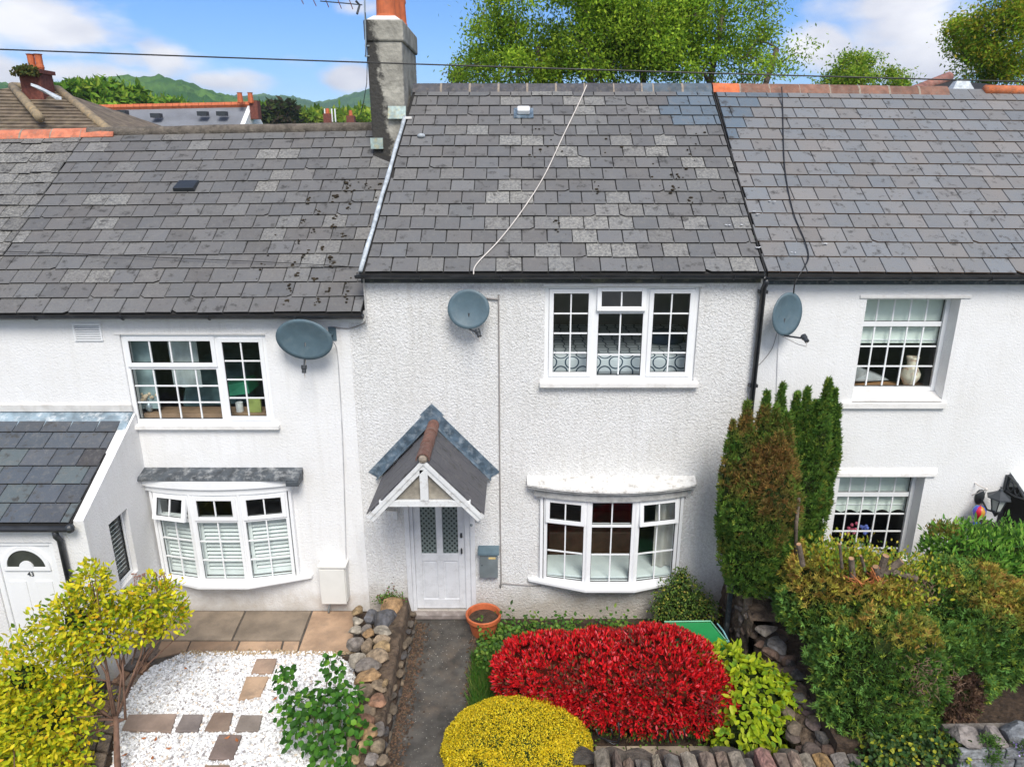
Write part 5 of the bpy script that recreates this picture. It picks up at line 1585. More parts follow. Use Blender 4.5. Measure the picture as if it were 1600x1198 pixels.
# letterbox
p = onY(763, 880, -.09)
lb = thing('letterbox', 'galvanised grey wall letterbox beside the front door', 'letterbox', (p.x, 0, .5))
a, b = onY(749, 866, -.10), onY(778, 903, -.10)
MB().box(a.x, b.x, -.10, -.001, b.z, a.z - .0).build('box_body', m_galv, lb, bevel=.006)
MB().hexa([(a.x - .02, -.13, a.z + .0), (b.x + .02, -.13, a.z + .0), (b.x + .02, 0, a.z + .0), (a.x - .02, 0, a.z + .0), (a.x - .02, -.12, a.z + .04), (b.x + .02, -.12, a.z + .04), (b.x + .02, 0, a.z + .09), (a.x - .02, 0, a.z + .09)]).build('box_lid', m_dish, lb, bevel=.005)
MB().box(a.x + .13, b.x - .03, -.1035, -.1005, a.z - .075, a.z - .045).build('sticker', mat('yellow_sticker', (.65, .5, .22), .6), lb)
MB().tube([(a.x + .035, -.1, (a.z + b.z) / 2 + .02), (a.x + .035, -.108, (a.z + b.z) / 2 + .02)], .008, 8).build('keyhole', m_dark, lb)

# gas meter box
a, b = onY(498, 886, -.20), onY(545, 944, -.20)
gm = thing('meter_box', 'white plastic meter box on the wall beside the rubble wall', 'meter box', (a.x + .2, 0, b.z))
m_meter = mat('meter_plastic', (.72, .71, .67), .5, .04, 6, dirt=(.45, .42, .36), dirt_amt=.3)
MB().box(a.x, b.x - .02, -.17, -.001, b.z + .02, a.z - .02).build('box_body', m_meter, gm, bevel=.01)
MB().box(a.x - .01, b.x - .03, -.195, -.171, b.z, a.z - .04).build('box_door', m_meter, gm, bevel=.008)
MB().box(a.x - .02, b.x, -.205, -.001, a.z - .018, a.z + .012).build('box_top', m_meter, gm, bevel=.006)
MB().tube([(a.x + .08, -.07, b.z + .01), (a.x + .08, -.07, b.z - .08), (a.x + .05, -.09, b.z - .16), (a.x + .05, -.10, .02)], .016, 8).build('gas_pipe', m_galv, gm, smooth=True)

# terracotta pot
p = onZ(755, 975, .18)
pt = thing('plant_pot', 'wide round terracotta plant pot standing at the right of the front door', 'pot', (p.x, -.42, -.12))
cx_, cy_ = onZ(755, 958, .24).x, -.36
MB().lathe([(.001, 0), (.17, 0), (.215, .20), (.235, .24), (.25, .25), (.255, .31), (.24, .32), (.225, .31), (.215, .22), (.001, .22)], (cx_, cy_, -.12), 36).build('pot_body', m_terra, pt, smooth=False)
MB().lathe([(.001, .235), (.10, .24), (.216, .228)], (cx_, cy_, -.12), 20).build('pot_soil', m_soil, pt)

# wall lantern right of the house
p = onY(1558, 790, -.28)
ln = thing('wall_lantern', 'black coach lantern on the white wall beside the dark doorway', 'lantern', (p.x - .1, 0, p.z))
m_lg = mat('lantern_glass', (.5, .53, .5), .15, .05)
lx, ly, lz = p.x, p.y, p.z - .10
MB().lathe([(.0, .36), (.02, .345), (.03, .32), (.10, .27), (.15, .24), (.155, .225), (.11, .225)], (lx, ly, lz), 6).build('lantern_roof', m_dark, ln)
MB().sphere((lx, ly, lz + .375), .015, 8, 6).build('finial', m_dark, ln)
MB().lathe([(.10, .22), (.055, .04)], (lx, ly, lz), 6).build('lantern_glass', m_lg, ln)
for k in range(6):
    a = 2 * math.pi * k / 6
    MB().tube([(lx + .106 * math.cos(a), ly + .106 * math.sin(a), lz + .225), (lx + .058 * math.cos(a), ly + .058 * math.sin(a), lz + .035)], .007, 5).build('lantern_bar', m_dark, ln)
MB().lathe([(.06, .04), (.065, .03), (.04, -.01), (.015, -.05), (.001, -.07)], (lx, ly, lz), 8).build('lantern_base', m_dark, ln)
MB().tube([(lx, ly, lz), (lx - .04, ly + .12, lz - .02), (lx - .06, -.03, lz + .08)], .014, 7).build('lantern_arm', m_dark, ln, smooth=True)
MB().sphere((lx - .07, -.01, lz + .1), .07, 12, 8, sy=.4, sz=1.7).build('back_plate', m_dark, ln, smooth=True)

# hanging-basket bracket with a toy balloon wind spinner
p = onY(1527, 765, -.2)
hb = thing('wall_bracket', 'small pale hook bracket above the balloon ornament', 'bracket', (p.x - .1, 0, p.z))
MB().tube([onY(1523, 754, 0), onY(1529, 758, -.06), onY(1541, 764, -.2)], .007, 6).build('bracket_bar', m_cable_w, hb)
MB().tube([onY(1519, 773, 0), onY(1528, 770, -.06), onY(1541, 764, -.2)], .008, 6).build('bracket_scroll', m_cable_w, hb)
MB().sphere(onY(1541, 764, -.2), .02, 8, 6).build('bracket_tip', m_cable_w, hb)
p = onY(1530, 800, -.2)
bl = thing('balloon_ornament', 'hanging hot air balloon ornament in blue, red and orange stripes', 'ornament', (p.x, -.2, p.z))
cols_b = [(.02, .12, .6, 1), (.6, .02, .05, 1), (.75, .3, .02, 1), (.02, .3, .6, 1), (.1, .08, .5, 1), (.6, .02, .05, 1), (.7, .35, .05, 1), (.02, .12, .6, 1)]
m_bal = mat('balloon_panel', (.5, .1, .1), .4, .05, objcol=True)
prof = [(.001, .10), (.05, .09), (.08, .04), (.082, 0), (.065, -.05), (.03, -.10), (.018, -.13)]
for k in range(8):
    mb = MB(); V = []; n_ = 4
    for (r, z) in prof:
        for q in range(n_ + 1):
            a = 2 * math.pi * (k + q / n_) / 8 - .3
            V.append((p.x + r * math.cos(a), p.y + r * math.sin(a), p.z + z))
    mb.add(V, [(i * (n_ + 1) + q, i * (n_ + 1) + q + 1, (i + 1) * (n_ + 1) + q + 1, (i + 1) * (n_ + 1) + q) for i in range(len(prof) - 1) for q in range(n_)])
    mb.build('balloon_panel', m_bal, bl, smooth=True, color=cols_b[k])
MB().box(p.x - .03, p.x + .03, p.y - .03, p.y + .03, p.z - .20, p.z - .15).build('balloon_basket', mat('blue_basket', (.03, .1, .5), .5), bl)
MB().tube([p + Vector((0, 0, .1)), onY(1541, 766, -.2)], .003, 5).build('hanging_cord', m_dark, bl)
# hanging bowl
p = onY(1544, 822, -.2)
hb2 = thing('hanging_basket', 'dark round hanging basket rim showing above the bright green shrub', 'basket', (p.x, -.2, p.z))
MB().lathe([(.001, -.12), (.1, -.1), (.15, 0), (.16, .02), (.14, .02), (.12, -.02), (.001, -.04)], p, 20).build('basket_bowl', mat('dark_bowl', (.03, .022, .02), .7), hb2)
MB().tube([p + Vector((-.3, .18, .04)), p + Vector((-.27, .05, .12)), p + Vector((-.15, 0, .1)), p + Vector((-.14, 0, 0))], .006, 5).build('basket_hook', m_cable_g, hb2)
# door canopy
cn = thing('door_canopy', 'black scrolled door canopy bracket with pale sheet over the dark doorway', 'canopy', (7.2, 0, 2.1))
a = onY(1574, 741, 0); zt = a.z
XB = a.x
MB().box(XB - .025, XB + .025, -.05, -.0, zt - .22, zt).build('bracket_post', m_dark, cn, bevel=.005)
MB().tube([(XB, -.03, zt), (XB, -.22, zt - .04), (XB, -.42, zt - .17)], .016, 8).build('bracket_top', m_dark, cn)
MB().tube([(XB, -.03, zt - .22), (XB, -.22, zt - .22), (XB, -.42, zt - .17)], .014, 8).build('bracket_foot', m_dark, cn)
for (yy, r) in ((-.11, .06), (-.25, .05)):
    MB().tube([(XB, yy + r * math.cos(k * math.pi / 8), zt - .13 + r * 1.1 * math.sin(k * math.pi / 8)) for k in range(17)], .010, 6).build('bracket_scroll', m_dark, cn, smooth=True)
MB().hexa([(XB + .03, -.46, zt - .17), (XB + 1.3, -.46, zt - .17), (XB + 1.3, 0, zt + .03), (XB + .03, 0, zt + .03), (XB + .03, -.46, zt - .16), (XB + 1.3, -.46, zt - .16), (XB + 1.3, 0, zt + .04), (XB + .03, 0, zt + .04)]).build('canopy_sheet', mat('frosted_sheet', (.55, .57, .55), .3, .05), cn)

# TV aerial on the chimney
ta = thing('tv_aerial', 'thin television aerial and pole strapped to the rendered chimney', 'aerial', (-2.25, 2.6, 7.8))
a, b = onY(572, 90, 2.56), onY(570, 10, 2.56)
MB().tube([a, b, b + (b - a) * .4], .012, 6).build('pole', m_galv, ta)
MB().tube([onY(566, 8, 2.5), onY(545, 6, 2.4), onY(500, 2, 2.3)], .008, 5).build('boom', m_dark, ta)
for (u, v) in ((470, -2), (490, 1), (510, 3), (530, 5), (548, 6)):
    q = onY(u, v, 2.35); MB().tube([q + Vector((0, -.12, .05)), q + Vector((0, .12, -.05))], .006, 5).build('element', m_terra, ta)
MB().tube([onY(556, 2, 2.45), onY(562, 8, 2.5), onY(558, 22, 2.4)], .016, 6).build('reflector', m_dark, ta)
MB().tube([onY(571, 20, 2.55), onY(574, 55, 2.55), onY(571, 88, 2.55)], .006, 5).build('aerial_lead', m_dark, ta)
MB().tube([onY(574, 88, 2.6), onY(573, 130, 2.9), onY(568, 160, 3.1), onY(563, 180, 3.2)], .006, 5).build('aerial_lead', m_dark, ta)
for v in (72, 88):
    MB().tube([onY(570, v, 2.56), onY(577, v, 2.6)], .012, 5).build('strap', m_galv, ta)

# ================================================================== THINGS BEHIND THE WINDOWS
# bed with a quatrefoil-lattice cover
m, nt, N, L, b_, out = nodes('lattice_bedcover')
p_ = _pos(N); sep = N.new('ShaderNodeSeparateXYZ'); L.new(p_, sep.inputs[0])
PD = .30
yz_ = _math(N, L, 'ADD', sep.outputs[1], sep.outputs[2])
def cell(ox, oy):
    fx = _math(N, L, 'SUBTRACT', _math(N, L, 'FRACT', _math(N, L, 'ADD', _math(N, L, 'DIVIDE', sep.outputs[0], PD), ox), 0), .5)
    fy = _math(N, L, 'SUBTRACT', _math(N, L, 'FRACT', _math(N, L, 'ADD', _math(N, L, 'DIVIDE', yz_, PD), oy), 0), .5)
    return _math(N, L, 'SQRT', _math(N, L, 'ADD', _math(N, L, 'MULTIPLY', fx, fx), _math(N, L, 'MULTIPLY', fy, fy)), 0)
# rings meeting at staggered centres: the outline of a quatrefoil lattice
d1 = _math(N, L, 'MINIMUM', cell(10, 10), cell(10.5, 10.5))
s_ = _math(N, L, 'ABSOLUTE', _math(N, L, 'SUBTRACT', d1, .30), 0)
c_ = _mix(N, L, _ramp(N, L, s_, .022, .04), (.02, .05, .09), (.66, .70, .73))
L.new(c_, b_.inputs['Base Color']); b_.inputs['Roughness'].default_value = .9
bed = thing('bed', 'bed with a navy lattice patterned white cover behind the upper middle window', 'bed', (1.4, 1.4, 2.95))
MB().box(-.1, 2.7, .34, 2.3, 3.52, 3.80).build('bedcover', m, bed, bevel=.06)
MB().box(-.05, 2.65, .46, 2.25, 2.95, 3.5).build('bed_base', m_board, bed)
MB().sphere((2.15, 1.1, 3.86), .3, 14, 8, sy=.7, sz=.45).build('cushion', mat('dark_cushion', (.03, .05, .09), .9), bed, smooth=True)

def vase(p, s, label, m):
    return tag(MB().lathe([(.001, 0), (.05 * s, 0), (.06 * s, .02 * s), (.12 * s, .12 * s), (.125 * s, .18 * s), (.08 * s, .26 * s), (.055 * s, .30 * s), (.075 * s, .38 * s), (.08 * s, .40 * s), (.06 * s, .39 * s), (.04 * s, .3 * s)], p, 24).build('vase', m, smooth=True), label, 'vase')

m_vase = mat('flowered_vase', (.72, .66, .52), .3, .1, 10, dirt=(.45, .1, .05), dirt_amt=.9, dirt_scale=16)
q = onY(1419, 602, .40)
vase((q.x, .40, uo[2] + .09), 1.05, 'cream flowered jug standing on the sill inside the upper right window', m_vase)
q = onY(233, 640, .3)
vase((q.x, .32, ul[2] + .06), .5, 'small grey vase in the corner behind the left upper window', m_galv)
fl = MB(); r_ = random.Random(2)
for _ in range(26): fl.sphere(Vector((q.x + r_.gauss(0, .06), .32 + r_.gauss(0, .04), ul[2] + .30 + r_.gauss(0, .04))), .025, 6, 4)
tag(fl.build('flower_bunch', mat('cream_flowers', (.7, .55, .4), .8, .2, 20), kind=None), 'cream dried flowers in the small grey vase behind the left upper window', 'flowers')
# things on the left window sill
MB_ = MB(); MB_.box(ul[0], ul[1], .26, .55, ul[2] - .02, ul[2] + .055); MB_.build('window_board', mat('warm_board', (.34, .22, .14), .6), lh)
q = onY(375, 641, .35)
tag(MB().lathe([(.001, 0), (.05, 0), (.05, .13), (.045, .13), (.045, .01)], (q.x, .35, ul[2] + .057), 18).build('mug', mat('white_mug', (.75, .76, .76), .3), smooth=False), 'white mug on the sill inside the left upper window', 'mug')
q = onY(400, 635, .36)
tag(MB().box(q.x - .09, q.x + .09, .30, .34, ul[2] + .057, ul[2] + .25).build('photo_card', mat('green_card', (.35, .42, .12), .6), bevel=.004), 'yellow-green card propped behind the left upper window', 'card')
q = onY(370, 597, .5)
tag(MB().hexa([(q.x - .2, .5, 3.15), (q.x + .16, .5, 3.2), (q.x + .16, .9, 3.2), (q.x - .2, .9, 3.15), (q.x - .2, .5, 3.32), (q.x + .12, .55, 3.36), (q.x + .12, .9, 3.36), (q.x - .2, .9, 3.32)]).build('green_box', mat('green_box', (.02, .22, .12), .5), bevel=.01), 'dark green box behind the right light of the left upper window', 'box')
tag(MB().hexa([(-4.9, .7, 2.9), (-3.9, .9, 2.9), (-3.7, 2.0, 2.9), (-4.8, 2.0, 2.9), (-4.8, .9, 3.5), (-4.0, 1.1, 3.35), (-3.9, 1.9, 3.45), (-4.7, 1.9, 3.6)]).build('armchair', mat('teal_cloth', (.11, .19, .2), .9, .3, 5), bevel=.08), 'teal cloth heap behind the left upper window', 'furniture')

def folds(name, x0, x1, y, z0, z1, m, label, amp=.03, freq=38, slope=0, parent=None):
    mb = MB(); n = max(8, int((x1 - x0) * 90)); V = []
    for i in range(n + 1):
        x = x0 + (x1 - x0) * i / n; yy = y + amp * math.sin(freq * (x - x0)) + slope * (x - x0)
        V += [(x, yy, z0), (x + .0, yy, z1)]
    mb.add(V, [(2 * i, 2 * i + 2, 2 * i + 3, 2 * i + 1) for i in range(n)])
    return tag(mb.build(name, m, parent, smooth=True), label, 'curtain' if label else None)

m_curt = mat('grey_curtain', (.52, .5, .46), .9, .08)
folds('curtain', 1.98, 2.38, .12, .66, 1.9, m_curt, 'pale grey curtain at the right end of the middle bay window')
folds('curtain', .30, .40, .16, .66, 1.9, m_curt, 'narrow pale curtain edge at the left end of the middle bay window')
folds('net_curtain', -4.75, -4.35, .35, 3.35, 4.25, mat('net_curtain', (.45, .5, .5), .9), 'gathered net curtain behind the wide vent of the left upper window', .02, 30)
tag(MB().box(-5.35, -4.98, .3, .35, 3.05, 4.25).build('curtain', mat('pale_curtain', (.3, .4, .42), .9)), 'pale blue curtain panel at the left edge of the left upper window', 'curtain')
# roller blinds of the right house
m_blind = mat('pale_green_blind', (.74, .80, .74), .8, .05)
def blind(x0, x1, y, zt, zb, label, scallop=0):
    mb = MB(); n = 40; V = []
    for i in range(n + 1):
        s = i / n; x = x0 + (x1 - x0) * s
        z = zb + (scallop * abs(math.sin(s * math.pi * 5)) if scallop else 0)
        V += [(x, y, z), (x, y, zt)]
    mb.add(V, [(2 * i, 2 * i + 2, 2 * i + 3, 2 * i + 1) for i in range(n)])
    t = thing('roller_blind', label, 'blind', ((x0 + x1) / 2, y, zt), 'pale roller blinds of the right house')
    mb.build('blind_cloth', m_blind, t); MB().box(x0, x1, y - .012, y - .004, zb + .04 + (.0 if not scallop else .09), zb + .055 + (.0 if not scallop else .09)).build('blind_rail', m_upvc, t)
blind(uo[0], uo[1], .30, uo[3], 4.02 - .03, 'plain pale green roller blind half down in the upper right window')
blind(lo[0], lo[1], .30, lo[3], 1.44, 'pale green roller blind with scalloped hem in the lower right window', .05)
# flowers inside lower window
fb_ = thing('flower_vase', 'pink and blue flowers standing inside the lower right window', 'flowers', (4.9, .42, .6))
r_ = random.Random(6)
for (u, v, c, n_) in ((1333, 822, (.6, .12, .2), 5), (1332, 832, (.65, .2, .25), 4), (1353, 828, (.16, .22, .65), 14)):
    q = onY(u, v, .42); mb = MB()
    for _ in range(n_): mb.sphere(q + Vector((r_.gauss(0, .035), r_.gauss(0, .03), r_.gauss(0, .03))), .028, 6, 4)
    mb.build('bloom', mat('bloom_%d' % u, c, .8, .2, 30), fb_)
q = onY(1345, 850, .42)
MB().lathe([(.001, 0), (.06, 0), (.08, .1), (.05, .2), (.06, .24)], (q.x, .42, lo[2] + .05), 16).build('vase_body', mat('pale_green_vase', (.35, .45, .35), .3), fb_, smooth=True)
q = onY(1373, 853, .40)
tag(MB().lathe([(.001, 0), (.06, 0), (.085, .1), (.09, .12), (.07, .11), (.05, .02)], (q.x, .40, lo[2] + .052), 18).build('bowl', mat('striped_bowl', (.6, .62, .6), .3, .3, 40), smooth=True), 'small pale bowl on the sill inside the lower right window', 'bowl')
q = onY(1345, 600, .55)
tag(MB().hexa([(q.x - .2, .4, 3.40), (q.x + .45, .6, 3.36), (q.x + .45, .9, 3.36), (q.x - .2, .8, 3.40), (q.x - .15, .4, 3.62), (q.x + .1, .6, 3.5), (q.x + .1, .9, 3.5), (q.x - .15, .8, 3.62)]).build('folded_cloth', mat('pale_cloth', (.4, .42, .43), .9, .2), bevel=.03), 'crumpled pale cloth behind the left part of the upper right window', 'cloth')
# dark sofa etc. in middle room
tag(MB().box(.5, 1.9, .95, 1.7, .1, .75).build('low_table', mat('brown_table', (.16, .10, .06), .6), bevel=.02), 'brown low table inside the middle bay window', 'table')
# ================================================================== FOLIAGE
NR = np.random.default_rng(12)


def unit(a): return a / np.maximum(1e-9, np.linalg.norm(a, axis=1, keepdims=True))


def leaf_mesh(name, P, D, Nn, L, W, C, m, quad=False, fold=.18, curl=.0):
    """P base points, D length directions, Nn face normals, L/W sizes, C colours -> one mesh"""
    n = len(P); D = unit(D); S = unit(np.cross(D, Nn)); Nn = np.cross(S, D)
    L = np.broadcast_to(np.asarray(L, float).reshape(-1, 1), (n, 1)); W = np.broadcast_to(np.asarray(W, float).reshape(-1, 1), (n, 1))
    if quad:
        V = np.stack([P, P + D * L * .5 + S * W * .5, P + D * L, P + D * L * .5 - S * W * .5], 1); nv = 4
        F_ = np.array([[0, 1, 2, 3]])
    else:
        mid = P + D * L * .48 - Nn * (W * fold)
        V = np.stack([P, P + D * L * .3 + S * W * .43, P + D * L * .68 + S * W * .40, P + D * L - Nn * (L * curl), P + D * L * .68 - S * W * .40, P + D * L * .3 - S * W * .43, mid], 1); nv = 7
        F_ = np.array([[0, 1, 6], [1, 2, 6], [2, 3, 6], [3, 4, 6], [4, 5, 6], [5, 0, 6]])
    V = V.reshape(-1, 3)
    idx = (np.arange(n) * nv)[:, None, None] + F_[None]
    k = F_.shape[1]; idx = idx.reshape(-1, k)
    me = bpy.data.meshes.new(name)
    me.vertices.add(len(V)); me.vertices.foreach_set('co', V.astype(np.float32).ravel())
    me.loops.add(idx.size); me.loops.foreach_set('vertex_index', idx.astype(np.int32).ravel())
    me.polygons.add(len(idx)); me.polygons.foreach_set('loop_start', (np.arange(len(idx)) * k).astype(np.int32))
    me.update(calc_edges=True)
    ca = me.color_attributes.new('Col', 'FLOAT_COLOR', 'POINT')
    cc = np.repeat(np.concatenate([C, np.ones((n, 1))], 1), nv, 0)
    ca.data.foreach_set('color', cc.astype(np.float32).ravel())
    me.materials.append(m)
    return me


def put(name, me, parent, kind='stuff', label=None):
    o = inst(name, me, parent, Matrix.Identity(4))
    if kind: o['kind'] = kind
    if label: o['label'] = label
    return o


def nz(P, s, off=0.):
    return np.array([noise.noise(Vector((p[0] * s + off, p[1] * s, p[2] * s))) for p in P])


def blob(n, ells, shell=.22, amp=.1, fs=2.5, down=-.35, off=0.):
    """random points near the skin of a union of ellipsoids, with outward normals"""
    A = np.array([[*e[0], *e[1]] for e in ells]); area = (A[:, 3] * A[:, 4] + A[:, 4] * A[:, 5] + A[:, 3] * A[:, 5]); area = area / area.sum()
    out = []; outn = []; got = 0
    while got < n:
        k = n
        w = NR.choice(len(A), k, p=area); d = unit(NR.normal(size=(k, 3))); d = d[d[:, 2] > down]; w = w[:len(d)]
        r = 1 - shell * NR.random(len(d)) ** 1.6
        c, ra = A[w, :3], A[w, 3:]
        bump = 1 + amp * nz(d * 1.0 + c, fs, off) * 2
        P = c + d * ra * (r * bump)[:, None]
        keep = np.ones(len(P), bool)
        for j in range(len(A)):
            q = (((P - A[j, :3]) / A[j, 3:]) ** 2).sum(1)
            keep &= (w == j) | (q > (1 - shell * .8) ** 2)
        N_ = unit(d / ra)
        out.append(P[keep]); outn.append(N_[keep]); got += keep.sum()
    return np.concatenate(out)[:n], np.concatenate(outn)[:n]


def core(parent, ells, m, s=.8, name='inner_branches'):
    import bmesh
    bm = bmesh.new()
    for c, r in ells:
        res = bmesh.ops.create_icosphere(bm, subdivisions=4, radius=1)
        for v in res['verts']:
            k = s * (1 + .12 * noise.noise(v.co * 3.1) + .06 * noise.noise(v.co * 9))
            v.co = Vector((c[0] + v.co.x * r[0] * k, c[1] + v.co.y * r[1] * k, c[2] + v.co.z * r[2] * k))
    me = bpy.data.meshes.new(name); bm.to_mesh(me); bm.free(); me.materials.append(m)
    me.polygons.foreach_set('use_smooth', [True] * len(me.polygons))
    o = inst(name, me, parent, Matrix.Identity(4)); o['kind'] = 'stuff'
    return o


def palette(n, cols, w=None, var=.15):
    cols = np.array(cols); w = None if w is None else np.array(w) / sum(w)
    C = cols[NR.choice(len(cols), n, p=w)]
    return C * (1 + NR.normal(size=(n, 1)) * var).clip(.5, 1.6) * (1 + NR.normal(size=(n, 3)) * var * .25)


CAMV = np.array(CAM)


def leafy(parent, P, D, Nn, L, W, C, singles, name='leaf', m=None, mo=None, fold=.18, label=None):
    """the `singles` leaves that show largest become objects, the rest one part"""
    score = np.abs(np.einsum('ij,ij->i', unit(P - CAMV), unit(Nn))) * np.broadcast_to(L, len(P)) / np.linalg.norm(P - CAMV, axis=1)
    # prefer leaves at the skin facing the camera
    c = P.mean(0); score *= 1 + .6 * np.einsum('ij,ij->i', unit(P - c), unit(CAMV - c)[None] if False else ((CAMV - c) / np.linalg.norm(CAMV - c))[None].repeat(len(P), 0))
    order = np.argsort(-score); s = order[:singles]; rest = order[singles:]
    L = np.broadcast_to(np.asarray(L, float), len(P)); W = np.broadcast_to(np.asarray(W, float), len(P))
    if len(rest):
        put('leaves', leaf_mesh('leaves', P[rest], D[rest], Nn[rest], L[rest], W[rest], C[rest], m or m_leaf, fold=fold), parent)
    one = leaf_mesh('leaf', np.zeros((1, 3)), np.array([[0, 1., 0]]), np.array([[0, 0, 1.]]), [1.], [1.], np.ones((1, 3)), mo or m_leaf_o, fold=fold)
    D = unit(D); S = unit(np.cross(D, Nn)); N2 = np.cross(S, D)
    for i in s:
        x, y, z = S[i] * W[i], D[i] * L[i], N2[i] * W[i]
        M = Matrix(((x[0], y[0], z[0], P[i, 0]), (x[1], y[1], z[1], P[i, 1]), (x[2], y[2], z[2], P[i, 2]), (0, 0, 0, 1)))
        inst(name, one, parent, M, (C[i, 0], C[i, 1], C[i, 2], 1))


def stems(parent, base, tips, r0, m, name='stem', k=3):
    mb = MB(); base = Vector(base)
    for t in tips:
        t = Vector(t); pts = [base + Vector((RND.gauss(0, .03), RND.gauss(0, .03), 0))]
        for i in range(1, k + 1):
            s = i / k; q = base.lerp(t, s); q.z = base.z + (t.z - base.z) * (s ** .8)
            pts.append(q + Vector((RND.gauss(0, .03), RND.gauss(0, .03), RND.gauss(0, .02))) * (1 if i < k else 0))
        mb.tube(pts, [r0 * (1 - .75 * i / k) for i in range(k + 1)], 6)
    return mb.build(name, m, parent, smooth=True)


def rand_dirs(n): return unit(NR.normal(size=(n, 3)))


# --- red photinia hedge ------------------------------------------------
t = thing('red_hedge', 'wide clipped shrub covered in glossy scarlet red leaves', 'shrub', (1.1, -1.8, -.16))
E = [((.42, -1.72, .30), (.72, .55, .42)), ((1.08, -1.78, .30), (.85, .62, .50)), ((1.72, -1.82, .34), (.80, .66, .52)), ((2.15, -2.0, .20), (.48, .50, .46)), ((1.5, -2.15, .16), (.7, .38, .34))]
core(t, [(c, tuple(x * .86 for x in r)) for c, r in E], m_twig_r, .88)
n = 4600
P, Nn = blob(n, E, .14, .04, 3.5)
reps = 6
Pt = np.repeat(P, reps, 0); Nt = np.repeat(Nn, reps, 0)
D = unit(Nt * .65 + rand_dirs(len(Pt)) * .62 + np.array([0, 0, .30]))
FN = unit(np.cross(np.cross(D, Nt + .01), D) + rand_dirs(len(Pt)) * .5)
C = palette(len(Pt), [(.66, .012, .018), (.84, .03, .035), (.42, .008, .014), (.84, .14, .16), (.26, .02, .018), (.16, .10, .03), (.09, .16, .03)], [5, 6, 3.5, 1.8, 2, .8, .5])
low = Pt[:, 2] < .12 + .06 * NR.normal(size=len(Pt))
g = low & (NR.random(len(Pt)) < .72)
C[g] = palette(g.sum(), [(.05, .12, .025), (.09, .17, .03), (.04, .08, .02), (.18, .22, .03)])
pt_ = (nz(Pt, 2.2, 4.) > .22) & (NR.random(len(Pt)) < .4) & ~g
C[pt_] = palette(pt_.sum(), [(.22, .07, .05), (.16, .10, .05), (.3, .05, .05)])
leafy(t, Pt + D * .005, D, FN, NR.uniform(.045, .085, len(Pt)), NR.uniform(.016, .028, len(Pt)), C, 300)
stems(t, (1.2, -1.9, -.16), [(.5, -1.8, .3), (1.0, -2.1, .25), (1.6, -2.1, .3), (2.0, -2.0, .3), (1.4, -1.7, .4)], .03, m_bark)

# --- golden clipped dome ----------------------------------------------
t = thing('golden_bush', 'rounded clipped bush of tiny bright yellow leaves at the bottom edge', 'shrub', (.05, -2.55, -.16))
E = [((.00, -2.52, -.08), (.86, .62, .52)), ((-.25, -2.75, -.2), (.55, .5, .5)), ((.35, -2.75, -.2), (.55, .5, .5))]
core(t, E, m_twig_g, .90)
P, Nn = blob(62000, E, .08, .02, 4, -.1)
D = unit(Nn * .6 + rand_dirs(len(P)) * .8); FN = unit(Nn + rand_dirs(len(P)) * .8)
C = palette(len(P), [(.80, .62, .02), (.86, .70, .04), (.66, .50, .02), (.48, .42, .03), (.14, .18, .02)], [6, 5, 3, 2, 1.2], .12)
put('leaves', leaf_mesh('leaves', P, D, FN, NR.uniform(.015, .028, len(P)), NR.uniform(.010, .018, len(P)), C, m_leaf, True), t)

# --- lime green shrub ---------------------------------------------------
t = thing('lime_shrub', 'lime green shrub with large oval leaves between the red shrub and the conifer hedge', 'shrub', (2.75, -2.1, -.1))
E = [((2.50, -1.75, .28), (.46, .38, .40)), ((2.80, -2.05, .22), (.54, .50, .42)), ((2.70, -2.42, .08), (.46, .32, .34))]
core(t, [(c, tuple(x * .8 for x in r)) for c, r in E], m_twig_g, .85)
n = 1700; P, Nn = blob(n, E, .2, .10, 3)
D = unit(Nn * .35 + rand_dirs(n) * .6 + np.array([.05, -.35, -.25])); FN = unit(Nn * .9 + rand_dirs(n) * .45 + np.array([0, -.3, .5]))
C = palette(n, [(.42, .50, .02), (.34, .45, .02), (.24, .38, .02), (.50, .55, .05), (.16, .30, .03)], [5, 5, 3, 2, 1.5], .10)
leafy(t, P, D, FN, NR.uniform(.085, .125, n), NR.uniform(.045, .062, n), C, 300)
stems(t, (2.7, -2.1, -.15), [(2.4, -1.8, .4), (2.9, -2.1, .4), (2.6, -2.4, .2), (2.9, -2.35, .25)], .016, m_bark)

# --- yellow-green laurel bush at bottom left ----------------------------
t = thing('yellow_bush', 'tall loose bush with yellow and lime leaves at the left edge', 'shrub', (-4.4, -3.05, -.1))
E = [((-4.55, -2.35, 1.40), (.42, .36, .34)), ((-5.2, -2.75, 1.12), (.60, .45, .42)), ((-4.78, -2.45, 1.62), (.36, .36, .36)), ((-5.5, -2.9, .65), (.70, .5, .5)), ((-4.95, -2.9, .70), (.50, .5, .5)), ((-4.62, -2.3, 1.98), (.20, .2, .24)),
     ((-4.14, -2.1, 1.62), (.30, .30, .26)), ((-4.05, -2.0, 1.32), (.24, .26, .24)), ((-4.35, -2.2, 1.35), (.30, .3, .28)), ((-5.4, -3.15, .15), (.6, .45, .45)), ((-4.85, -3.2, .3), (.36, .4, .4))]
n = 13000; P, Nn = blob(n, E, .55, .22, 2.2, -.7)
D = unit(Nn * .5 + rand_dirs(n) * .6 + np.array([0, -.2, .2])); FN = unit(Nn * .6 + rand_dirs(n) * .5 + np.array([0, -.25, .6]))
C = palette(n, [(.60, .58, .02), (.74, .64, .03), (.46, .52, .02), (.28, .38, .02), (.70, .42, .02), (.13, .24, .02)], [6, 6, 4, 3, .9, 2], .12)
leafy(t, P, D, FN, NR.uniform(.055, .085, n), NR.uniform(.026, .04, n), C, 300)
core(t, [(c, tuple(x * .35 for x in r)) for c, r in E[1:5]], m_twig_g, .8)
